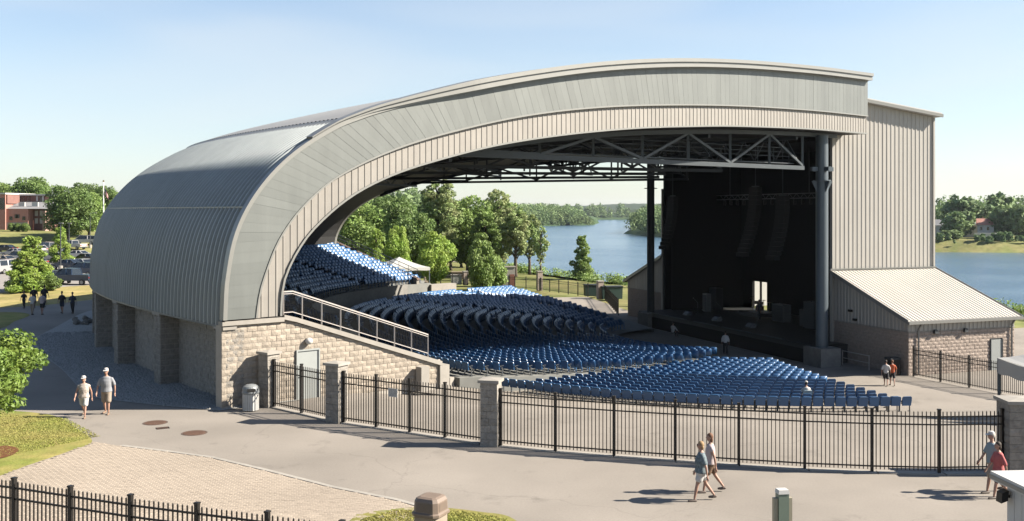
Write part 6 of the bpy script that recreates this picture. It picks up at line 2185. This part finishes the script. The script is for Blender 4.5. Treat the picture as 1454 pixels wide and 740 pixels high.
bin_square()
def utility_post():
    o = thing("utility_post", "green metal post with cream flanges and a white cap in the lower right foreground", "post", (5.35, 19.8, 0), R(8))
    mg = mat("post_green", (.25, .32, .25), .45, .1, var=.08); mc = mat("post_cream", (.50, .45, .33), .5)
    mb = MB(); mb.box(-.105, -.09, 0, .105, .09, 2.62); mb.build("shaft", mg, o)
    for s in (-1, 1):
        mb = MB(); mb.box(s*.148-.04, -.05, 0, s*.148+.04, .05, 2.53); mb.build("flange", mc, o)
    mb = MB(); mb.add([(-.115,-.10,2.62),(.115,-.10,2.62),(.115,.10,2.62),(-.115,.10,2.62),(-.10,-.09,2.70),(.10,-.09,2.70),(.10,.09,2.70),(-.10,.09,2.70)], [(0,3,2,1),(4,5,6,7),(0,1,5,4),(1,2,6,5),(2,3,7,6),(3,0,4,7)])
    mb.build("cap", M_WHITE, o)
    mb = MB(); mb.box(-.25, -.22, 0, .25, .22, .02); mb.build("foot_plate", mg, o)
utility_post()
def kiosk():
    x0, y1, hh = 9.86, 20.2, 2.80
    W, D = 3.6, 4.6
    rz = R(4)
    o = thing("ticket_kiosk", "white boarded kiosk with a flat white roof in the lower right corner", "kiosk", (x0, y1, 0), rz)
    mb = MB(); mb.box(.1, -D+.1, 0, W-.1, -.1, hh-.05); mb.build("wall", M_WHITE, o)
    bd = MB(); bd.box(.075, -.26, .05, .10, -.012, hh-.08)
    me = bd.mesh("board", M_WHITE)
    for k in range(17):
        link("board", me, o, (0, -.11-k*.26, 0))
    bd = MB(); bd.box(.012, -.10, .05, .26, -.075, hh-.08); me2 = bd.mesh("board", M_WHITE)
    mb = MB(); mb.box(-.12, -D-.15, hh-.05, W+.15, .15, hh+.12); mb.build("roof", M_WHITE, o)
    mb = MB(); mb.box(-.135, -D-.165, hh-.02, -.121, .165, hh+.06); mb.build("roof_trim", M_TRIM, o)
    mb = MB(); mb.box(.055, -3.4, 1.2, .074, -1.55, 2.25); w = mb.build("window", M_GLASSD, o)
    mb = MB()
    for y in (-3.47, -1.55): mb.box(.045, y, 1.13, .074, y+.07, 2.32)
    mb.box(.045, -3.4, 2.25, .074, -1.55, 2.32); mb.box(.03, -3.4, 1.13, .074, -1.55, 1.2); mb.build("frame", M_WHITE, w)
    mb = MB(); mb.obox((-.02, -.32, hh-.36), (-.14, 0, -.05), (0, .2, 0), (.02, 0, .2)); mb.bar((.08, -.22, hh-.3), (-.05, -.22, hh-.28), .05); mb.build("floodlight", M_IRON, o)
kiosk()
def manhole(px, py, lab):
    x, y, _ = G(px, py)
    o = thing("manhole_cover", lab, "manhole cover", (x, y, 0), .4, "manhole covers on the plaza")
    mi = mat("rusty_iron", (.16, .085, .055), .8, .2, var=.2)
    mb = MB(); mb.lathe([(.40, .002), (.40, .010), (.36, .014), (.01, .014)], 28); mb.build("plate", mi, o)
    mb = MB(); mb.lathe([(.47, .001), (.47, .007), (.415, .009), (.405, .003)], 28); mb.build("frame", mat("iron_frame", (.12, .08, .06), .8), o)
    mb = MB()
    for i in range(-3, 4):
        c = math.sqrt(max(0, .34**2-(i*.1)**2)); mb.box(-c, i*.1-.02, .014, c, i*.1+.02, .019)
    mb.build("tread", mi, o)
x, y, _ = G(231, 608)
o = thing("drain_grate", "small square drain grate between the two rusty manhole covers", "drain", (x, y, 0), .5)
mb = MB(); mb.box(-.24, -.17, .001, .24, .17, .006); mb.build("pit", M_IRON, o)
for k in range(7):
    mb = MB(); mb.box(-.21+k*.06, -.15, .0062, -.18+k*.06, .15, .014); mb.build("bar", mat("rusty_iron", (.16, .085, .055), .8, .2, var=.2), o)
manhole(220.5, 600.5, "round rusty manhole cover on the plaza, the farther of the pair")
manhole(276, 615, "round rusty manhole cover on the plaza, the nearer of the pair")
mb = MB(); r = random.Random(8)
o = thing("stone_heap", "heap of pale rocks beside the shaded path at the outer wall", "rocks", (-31.2, 72.6, 0))
for k in range(9):
    b = MB(); s = r.uniform(.16, .32); b.ell((r.uniform(-.6, .6), r.uniform(-.7, .7), s*.6+(.3 if k > 6 else 0)), (s, s*.8, s*.7), 7, 5)
    b.v = [(x+r.uniform(-.05, .05), y+r.uniform(-.05, .05), z+r.uniform(-.05, .05)) for x, y, z in b.v]
    b.build("rock", M_CONCD, o)
# concrete apron kerb line and handrail posts at the annex
p = PA(-.6, 3.6, ZS)
o = thing("barrier_rail", "low pale pipe barrier beside the column plinth at the shaded annex wall", "barrier", tuple(p))
mb = MB(); a = PA(-.9, 2.2, ZS)-p; b = PA(-.9, 5.0, ZS)-p
for q in (a, b): mb.tube([q, q+Vector((0, 0, 1.05))], .03, 8)
mb.build("post", M_RAIL, o); mb = MB(); mb.bar(a+Vector((0, 0, 1.0)), b+Vector((0, 0, 1.0)), .05); mb.bar(a+Vector((0, 0, .5)), b+Vector((0, 0, .5)), .04); mb.build("rail", M_RAIL, o)
p = PA(-.7, 7.1, ZS)
o = thing("litter_bin", "dark bin standing at the near corner of the shaded annex wall", "bin", tuple(p), .2)
mb = MB(); mb.box(-.35, -.35, 0, .35, .35, 1.05); mb.build("body", M_IRON, o); mb = MB(); mb.box(-.38, -.38, 1.05, .38, .38, 1.18); mb.build("lid", M_DARKM, o)

# ------------------------------------------------------------------ people
SKIN = mat("skin", (.52, .30, .22), .6, var=.04); SKIN_D = mat("skin_tan", (.36, .2, .14), .6, var=.04)
def cap_chain(mb, pts, rad, n=10):
    """tapered limb with rounded ends"""
    pts = [Vector(p) for p in pts]
    a = (pts[0]-pts[1]).normalized(); b = (pts[-1]-pts[-2]).normalized()
    P = [pts[0]+a*rad[0]*.8] + [pts[0]+a*rad[0]*.4] + pts + [pts[-1]+b*rad[-1]*.4, pts[-1]+b*rad[-1]*.8]
    Q = [rad[0]*.3, rad[0]*.85] + list(rad) + [rad[-1]*.85, rad[-1]*.3]
    mb.tube(P, Q, n)
def loft(mb, rings, n=14):
    """rings of (x, y, z, rx, ry)"""
    vs = []; fs = []
    for x, y, z, rx, ry in rings:
        for k in range(n):
            t = 2*PI*k/n; vs.append((x+rx*math.cos(t), y+ry*math.sin(t), z))
    for i in range(len(rings)-1):
        for k in range(n): fs.append((i*n+k, i*n+(k+1) % n, (i+1)*n+(k+1) % n, (i+1)*n+k))
    fs.append(tuple(reversed(range(n)))); fs.append(tuple(range((len(rings)-1)*n, len(rings)*n)))
    mb.add(vs, fs)
def fuse(mb, name, m, vox, extra=None):
    """one continuous skin from overlapping volumes"""
    me = mb.mesh(name, m, recalc=True)
    ob = bpy.data.objects.new(name, me); col.objects.link(ob)
    md = ob.modifiers.new("r", 'REMESH'); md.mode = 'VOXEL'; md.voxel_size = vox
    sm = ob.modifiers.new("s", 'SMOOTH'); sm.factor = .5; sm.iterations = 3
    vl = bpy.context.view_layer; vl.update()
    ev = ob.evaluated_get(bpy.context.evaluated_depsgraph_get())
    me2 = bpy.data.meshes.new_from_object(ev)
    bpy.data.objects.remove(ob)
    me2.name = name
    if extra and extra.f:
        bm = bmesh.new(); bm.from_mesh(me2); em = extra.mesh("x", m); bm.from_mesh(em); bm.to_mesh(me2); bm.free()
    if not me2.materials: me2.materials.append(m)
    me2.polygons.foreach_set("use_smooth", [True]*len(me2.polygons))
    return me2
def person(label, pos, face, h, shirt, shorts, hair, fem=False, step=22, stance=None, hat=None, shades=False, shoes=(.12, .09, .07), sleeve=.6, short_len=.75,
           skin=None, bag=None, skirt=False, seated=False, heavy=1.0, longhair=False, arm=None, group=None, vox=.02, trousers=False):
    skin = skin or SKIN
    k = h/1.72
    o = thing("person", label, "person", pos, face, group)
    def S(v): return tuple(c*k for c in v)
    hipz = .90 - (.03 if step > 12 else 0)
    def rotx(v, a): return Vector((v[0], v[1]*math.cos(a)-v[2]*math.sin(a), v[1]*math.sin(a)+v[2]*math.cos(a)))
    sw = (.185 if fem else .205)*heavy**.5; hw = .095
    legs = []
    for s, ph in ((-1, 1), (1, -1)):
        hip = Vector((s*hw, 0, hipz))
        if seated:
            hip = Vector((s*hw, 0, .50)); knee = hip + Vector((0, .42, .02)); ank = knee + Vector((0, .02, -.43)); toe = ank + Vector((s*.02, .16, -.05))
        else:
            th = R(step*ph); kb = R(8 if ph > 0 else step*.9)
            knee = hip + rotx((s*.01, 0, -.43), th)
            ank = knee + rotx((0, 0, -.42), th - kb)
            if ph < 0 and step > 12: toe = ank + Vector((s*.02, .14, -.07)); 
            else: toe = ank + Vector((s*.03, .17, -.055))
        legs.append((hip, knee, ank, toe))
    low = min(min(l[2].z-.065, l[3].z-.02) for l in legs)
    dz = -low if not seated else 0
    up = Vector((0, 0, dz))
    legs = [tuple(p+up for p in l) for l in legs]
    hz = (hipz if not seated else .50) + dz
    shz = hz + .52
    body = MB(); W = heavy
    T = [(0, 0, hz-.08, .13*W, .10*W), (0, 0, hz, .165*W*(1.04 if fem else .96), .115*W), (0, 0, hz+.12, .145*W*(.93 if fem else 1.02), .105*W), (0, .01, hz+.25, .15*W, .11*W),
         (0, .01, hz+.38, .175*W**.5, .115*W**.5), (0, 0, shz-.065, .185*W**.4, .10), (0, 0, shz-.015, .150*W**.4, .088), (0, 0, shz+.035, .078, .066)]
    loft(body, [tuple(c*k for c in r) for r in T])
    neck = [(0, 0, shz), (0, .015, shz+.10)]
    cap_chain(body, [S(p) for p in neck], [.055*k, .05*k])
    hc = Vector((0, .03, shz+.215))
    hd = MB()
    body.ell(S(hc), (.074*k, .093*k, .112*k), 14, 10)
    body.ell(S(hc+Vector((0, .035, -.055))), (.052*k, .058*k, .06*k), 12, 8)
    body.ell(S(hc+Vector((0, .098, -.012))), (.014*k, .022*k, .026*k), 8, 6)
    for s in (-1, 1): body.ell(S(hc+Vector((s*.076, -.005, -.01))), (.012*k, .022*k, .032*k), 8, 6)
    arms = []
    for s, ph in ((-1, -1), (1, 1)):
        sh = Vector((s*sw*.97, 0, shz-.075))
        a = R((step*.9)*ph); spread = .06*heavy
        if seated: a = R(35)
        bend = R(18 if ph > 0 or seated else 10)
        if arm and arm.get(s): a, bend = R(arm[s][0]), R(arm[s][1])
        el = sh + rotx((s*spread, 0, -.29), a)
        wr = el + rotx((s*.01, 0, -.25), a + bend)
        hn = wr + rotx((0, 0, -.09), a + bend*1.1)
        arms.append((sh, el, wr, hn, a+bend))
        cap_chain(body, [S(sh+Vector((-s*.02, 0, .015))), S(sh.lerp(el, .5)), S(el), S(el.lerp(wr, .35)), S(wr)], [.05*k*W**.3, .046*k, .038*k, .039*k, .026*k])
        d = (hn-wr).normalized(); cap_chain(body, [S(wr), S(wr + d*.045), S(wr + d*.085)], [.026*k, .035*k, .034*k])
    for l in legs:
        cap_chain(body, [S(l[0]), S(l[0].lerp(l[1], .5)), S(l[1]), S(l[1].lerp(l[2], .35)), S(l[2])], [.088*k*W**.5, .075*k*W**.4, .054*k, .053*k, .034*k])
    fing = MB()
    for (sh, el, wr, hn, ang), s in zip(arms, (-1, 1)):
        d = (hn-wr).normalized(); side = Vector((0, 1, 0)); side = (side - d*side.dot(d)).normalized(); pal = d.cross(side)*s
        base = wr + d*.088
        for q, (off_, ln) in enumerate(((-.027, .062), (-.009, .075), (.009, .08), (.027, .07))):
            b0 = base + side*off_; b1 = b0 + d*ln*.5 - pal*.006*s; b2 = b1 + d*ln*.4 - pal*.022*s
            fing.tube([S(b0-d*.02), S(b1), S(b2)], [.0095*k, .009*k, .006*k], 6)
        t0 = wr + d*.03 + side*.026; t1 = t0 + d*.035 + side*.024; t2 = t1 + d*.028 + side*.002
        fing.tube([S(t0), S(t1), S(t2)], [.012*k, .010*k, .007*k], 6)
    link("body", fuse(body, "body", skin, vox*k, fing), o)
    # clothing follows the body
    g = .016
    cl = MB()
    rs = [(x, y, z, rx+g, ry+g) for x, y, z, rx, ry in T]
    rs[0] = (0, 0, hz-.05, T[1][3]+g+.012, T[1][4]+g+.012); rs[-1] = (0, 0, shz+.028, .082+g*.4, .066+g*.4)
    loft(cl, [tuple(c*k for c in r) for r in rs])
    for (sh, el, wr, hn, ang), s in zip(arms, (-1, 1)):
        e = sh.lerp(el, min(1, sleeve)) if sleeve <= 1 else el
        pts = [S(sh+Vector((-s*.03, 0, .01))), S(sh.lerp(e, .6)), S(e)]; rd = [(.046*W**.3+g)*k, (.052+g)*k, (.050+g)*k]
        if sleeve > 1: pts.append(S(el.lerp(wr, sleeve-1))); rd.append((.036+g)*k)
        if sleeve > .05: cap_chain(cl, pts, rd)
    link("shirt", fuse(cl, "shirt", shirt, vox*k), o)
    bt = MB()
    loft(bt, [tuple(c*k for c in r) for r in [(0, 0, hz-.11, .15*W, .115*W), (0, 0, hz-.04, T[1][3]+g*.7, T[1][4]+g*.7), (0, 0, hz+.08, T[2][3]+g*.6, T[2][4]+g*.6)]])
    for l in legs:
        if trousers: pts = [l[0], l[1], l[1].lerp(l[2], .9)]; rd = [.088*W**.5+g, .062+g, .045+g]
        else: pts = [l[0], l[0].lerp(l[1], short_len*.6), l[0].lerp(l[1], short_len)]; rd = [.088*W**.5+g, .082*W**.4+g+.004, .078*W**.4+g+.008]
        cap_chain(bt, [S(p) for p in pts], [r_*k for r_ in rd])
    link("trousers" if trousers else "shorts", fuse(bt, "shorts", shorts, vox*k), o)
    for l in legs:
        sm = MB(); a, t = l[2], l[3]
        hl = a + Vector((0, -.05, -.045)); 
        cap_chain(sm, [S(hl), S(a.lerp(t, .45)+Vector((0, 0, -.03))), S(t)], [.038*k, .044*k, .036*k], 10)
        sm.v = [(x, y, max(z, (min(hl.z, t.z)-.025)*k)) for x, y, z in sm.v]
        sm.build("shoe", mat("shoe_%d" % int(shoes[0]*100), shoes, .7), o, smooth=True)
    hm = MB()
    if hair is not None:
        hm.ell(S(hc+Vector((0, -.018, .022))), (.084*k, .096*k, .105*k), 14, 10)
        if longhair or fem: hm.ell(S(hc+Vector((0, -.05, -.05))), (.078*k, .06*k, (.13 if longhair else .085)*k), 12, 8)
        hm.v = [(x, y if z > (hc.z+.045)*k else min(y, (hc.y+.012)*k), z) for x, y, z in hm.v]
        link("hair", hm.mesh("hair", hair, True), o)
    if hat is not None:
        ht = MB(); ht.lathe([(.088, 0), (.090, .04), (.075, .085), (.03, .105), (.001, .107)], 16, (hc.x*k, (hc.y-.005)*k, (hc.z+.035)*k))
        ht.v = [((x)*1.0, (y), hc.z*k+.035*k+(z-hc.z*k-.035*k)*k) for x, y, z in ht.v]
        ht.add([S(hc+Vector((-.075, .06, .045))), S(hc+Vector((.075, .06, .045))), S(hc+Vector((.055, .165, .03))), S(hc+Vector((-.055, .165, .03))),
                S(hc+Vector((-.075, .06, .055))), S(hc+Vector((.075, .06, .055))), S(hc+Vector((.055, .165, .038))), S(hc+Vector((-.055, .165, .038)))],
               [(0,3,2,1),(4,5,6,7),(0,1,5,4),(1,2,6,5),(2,3,7,6),(3,0,4,7)])
        ht.build("cap", hat, o, smooth=False)
    for s in (-1, 1):
        e = MB(); e.ell(S(hc+Vector((s*.031, .088, .012))), (.011*k, .007*k, .008*k), 8, 6); e.build("eye", M_GLASSD, o)
    ml = MB(); ml.ell(S(hc+Vector((0, .092, -.058))), (.022*k, .008*k, .006*k), 8, 6); ml.build("mouth", mat("lips", (.36, .13, .11), .6), o)
    if shades:
        sg_ = MB()
        for s in (-1, 1):
            sg_.ell(S(hc+Vector((s*.034, .094, .012))), (.028*k, .008*k, .019*k), 10, 6); sg_.bar(S(hc+Vector((s*.06, .09, .016))), S(hc+Vector((s*.08, .0, .014))), .007*k)
        sg_.bar(S(hc+Vector((-.01, .1, .016))), S(hc+Vector((.01, .1, .016))), .006*k); sg_.build("sunglasses", M_RUBBER, o)
    if bag is not None:
        b = thing("shoulder_bag", bag[1], "bag", pos, face)
        bm_ = MB(); s = bag[2]; bm_.ell(S((s*.24, -.02, hz+.10)), (.06*k, .14*k, .13*k), 12, 8); bm_.build("bag_body", bag[0], b, smooth=True)
        st = MB(); st.tube([S((s*.24, -.10, hz+.18)), S((s*.22, -.05, shz-.1)), S((s*.13, 0, shz+.03)), S((s*.22, .06, shz-.12)), S((s*.24, .08, hz+.18))], .012*k, 6); st.build("strap", bag[0], b)
    return o
def cloth(n, c, **k): return mat("cloth_"+n, c, .85, var=k.pop('var', .06), scale=k.pop('scale', 9), **k)
H_W = mat("hair_white", (.62, .58, .52), .8); H_B = mat("hair_blond", (.42, .27, .13), .8); H_D = mat("hair_dark", (.045, .03, .02), .8); H_R = mat("hair_auburn", (.20, .09, .045), .8)
C_FLOW = cloth("floral", (.60, .52, .46), var=.75, scale=17); C_WHITE = cloth("white", (.74, .72, .70)); C_GREY = cloth("grey", (.36, .37, .40)); C_KHA = cloth("khaki", (.42, .34, .27))
C_TEAL = cloth("teal_print", (.16, .21, .235), var=.8, scale=18); C_PINKW = cloth("pale_pink", (.62, .52, .52)); C_RED = cloth("dark_red", (.22, .045, .04)); C_BRN = cloth("brown_print", (.20, .12, .07), var=.5, scale=16)
C_DARK = cloth("dark", (.03, .03, .035)); C_PINK = cloth("coral", (.55, .13, .13)); C_LBLUE = cloth("light_blue", (.34, .42, .46)); C_ORNG = cloth("orange", (.58, .11, .03)); C_NAVY = cloth("navy", (.035, .045, .08))
def at0(px, py, z=None):
    if z is None:
        z = 0.0
        for _ in range(6):
            x, y, _z = G(px, py, z); z = H(x, y)
    x, y, _z = G(px, py, z)
    return (x, y, z)
person("woman in a floral top and white shorts walking on the plaza beside a man", at0(119, 592.5), R(186), 1.62, C_FLOW, C_WHITE, H_W, True, 20, shades=True, hat=C_WHITE, sleeve=.15, short_len=.85, shoes=(.3, .2, .14), heavy=1.3)
person("man in a grey shirt, khaki shorts and pale cap walking on the plaza", at0(151, 588), R(182), 1.80, C_GREY, C_KHA, H_W, False, 9, shades=True, hat=C_WHITE, sleeve=.8, short_len=.95, shoes=(.3, .2, .14), heavy=1.3)
person("woman in a teal print shirt and white shorts walking left along the long fence", at0(996, 711), R(88), 1.66, C_TEAL, C_WHITE, H_B, True, 19, shades=True, sleeve=.7, short_len=.62, shoes=(.16, .12, .10), heavy=1.55, arm={1: (8, 12)})
person("woman in a pale pink top and brown skirt walking behind the woman in teal", at0(1009, 699), R(86), 1.70, C_PINKW, C_BRN, H_R, True, 19, sleeve=.2, short_len=.72, shoes=(.16, .12, .10), longhair=True, heavy=1.2, bag=(C_RED, "dark red shoulder bag carried by the woman in the pale pink top", 1))
person("person in a light blue shirt and white cap behind the white kiosk", at0(1409, 699), R(92), 1.74, C_LBLUE, C_KHA, H_W, False, 18, hat=C_WHITE, sleeve=.8, short_len=.9, heavy=1.1)
person("woman in a coral top passing the white kiosk in front of the wide pillar", at0(1418, 707), R(92), 1.58, C_PINK, C_DARK, H_D, True, 18, sleeve=.9, short_len=.8, heavy=1.2)
person("youth in a white shirt and black shorts walking before the annex", at0(1258, 548), R(-25), 1.60, C_WHITE, C_DARK, H_D, False, 16, sleeve=.8, short_len=.9, vox=.026)
person("youth in an orange shirt and dark shorts walking before the annex", at0(1267, 547.5), R(-15), 1.58, C_ORNG, C_DARK, H_R, False, 14, sleeve=.8, short_len=.8, vox=.026)
gp = "people in the shade at the far left"
for px, py, f, hh, sh, so, lab, tr in ((46, 447, 0, 1.72, C_WHITE, C_KHA, "person in white top and khaki trousers on the shaded path at the far left", True), (60, 447, 0, 1.76, C_PINKW, C_DARK, "person in pale top and dark shorts next to the person in white top", False),
        (34, 438, 180, 1.45, C_DARK, C_DARK, "small person in black on the lawn edge at the far left", True), (88, 445, 180, 1.74, C_DARK, C_NAVY, "person in dark clothes and shorts on the shaded path by the shell", False), (103, 445.5, 180, 1.70, C_NAVY, C_DARK, "person in navy with dark trousers walking nearest the shell", True),
        (48, 437, 10, 1.8, C_DARK, C_DARK, "person in a black shirt behind the person in white", True), (63, 436, 0, 1.85, C_DARK, C_NAVY, "tall person in a black shirt behind the person in pale top", True)):
    person(lab, at0(px, py, 0.0), R(f), hh, sh, so, H_D, False, 12, sleeve=.8, trousers=tr, vox=.03, group=gp)
person("person in a white shirt and dark trousers standing below the stage front", at0(1030, 503), R(-20), 1.72, C_WHITE, C_DARK, H_D, False, 5, sleeve=1.5, trousers=True, vox=.028)
person("person in a white shirt seated near the stage at the end of the lower rows", (13.6, 84.5, -2.5), R(-50), 1.72, C_WHITE, C_DARK, H_D, False, 5, sleeve=1.5, trousers=True, seated=True, vox=.028)
if PALE_SEAT:
    s = PALE_SEAT[0]
    person("person in a white shirt sitting in the pale seat of the row nearest the fence", (s[0], s[1], s[2]-.02), s[3]-PI/2, 1.74, C_WHITE, C_KHA, H_D, False, 5, hat=C_WHITE, sleeve=.8, seated=True, trousers=True, vox=.024)
gp = "crew on the dark stage"
person("crew member in dark clothes standing by the bright loading door", tuple(hp(24, 4.5, -1.25)), R(80), 1.75, C_DARK, C_DARK, H_D, False, 6, trousers=True, vox=.03, group=gp)
person("crew member in dark clothes near the drum riser on the stage", tuple(hp(12.5, 2.0, -1.25)), R(100), 1.75, C_NAVY, C_DARK, H_D, False, 6, trousers=True, vox=.03, group=gp)

# ------------------------------------------------------------------ the summer air between here and the far woods
def haze():
    mb = MB(); mb.box(-3600, -300, -12.0, 3600, 4800, 62)
    m = bpy.data.materials.new("haze_air"); m.use_nodes = True
    n, l = m.node_tree.nodes, m.node_tree.links
    n.remove(n["Principled BSDF"])
    v = n.new("ShaderNodeVolumePrincipled")
    v.inputs["Color"].default_value = (0.78, 0.88, 1.0, 1)
    v.inputs["Density"].default_value = 0.000045
    v.inputs["Anisotropy"].default_value = 0.3
    l.new(v.outputs[0], n["Material Output"].inputs["Volume"])
    tag(mb.build("haze", m, kind="stuff"), "thin blue summer haze over the river and the far woods", "haze")
haze()
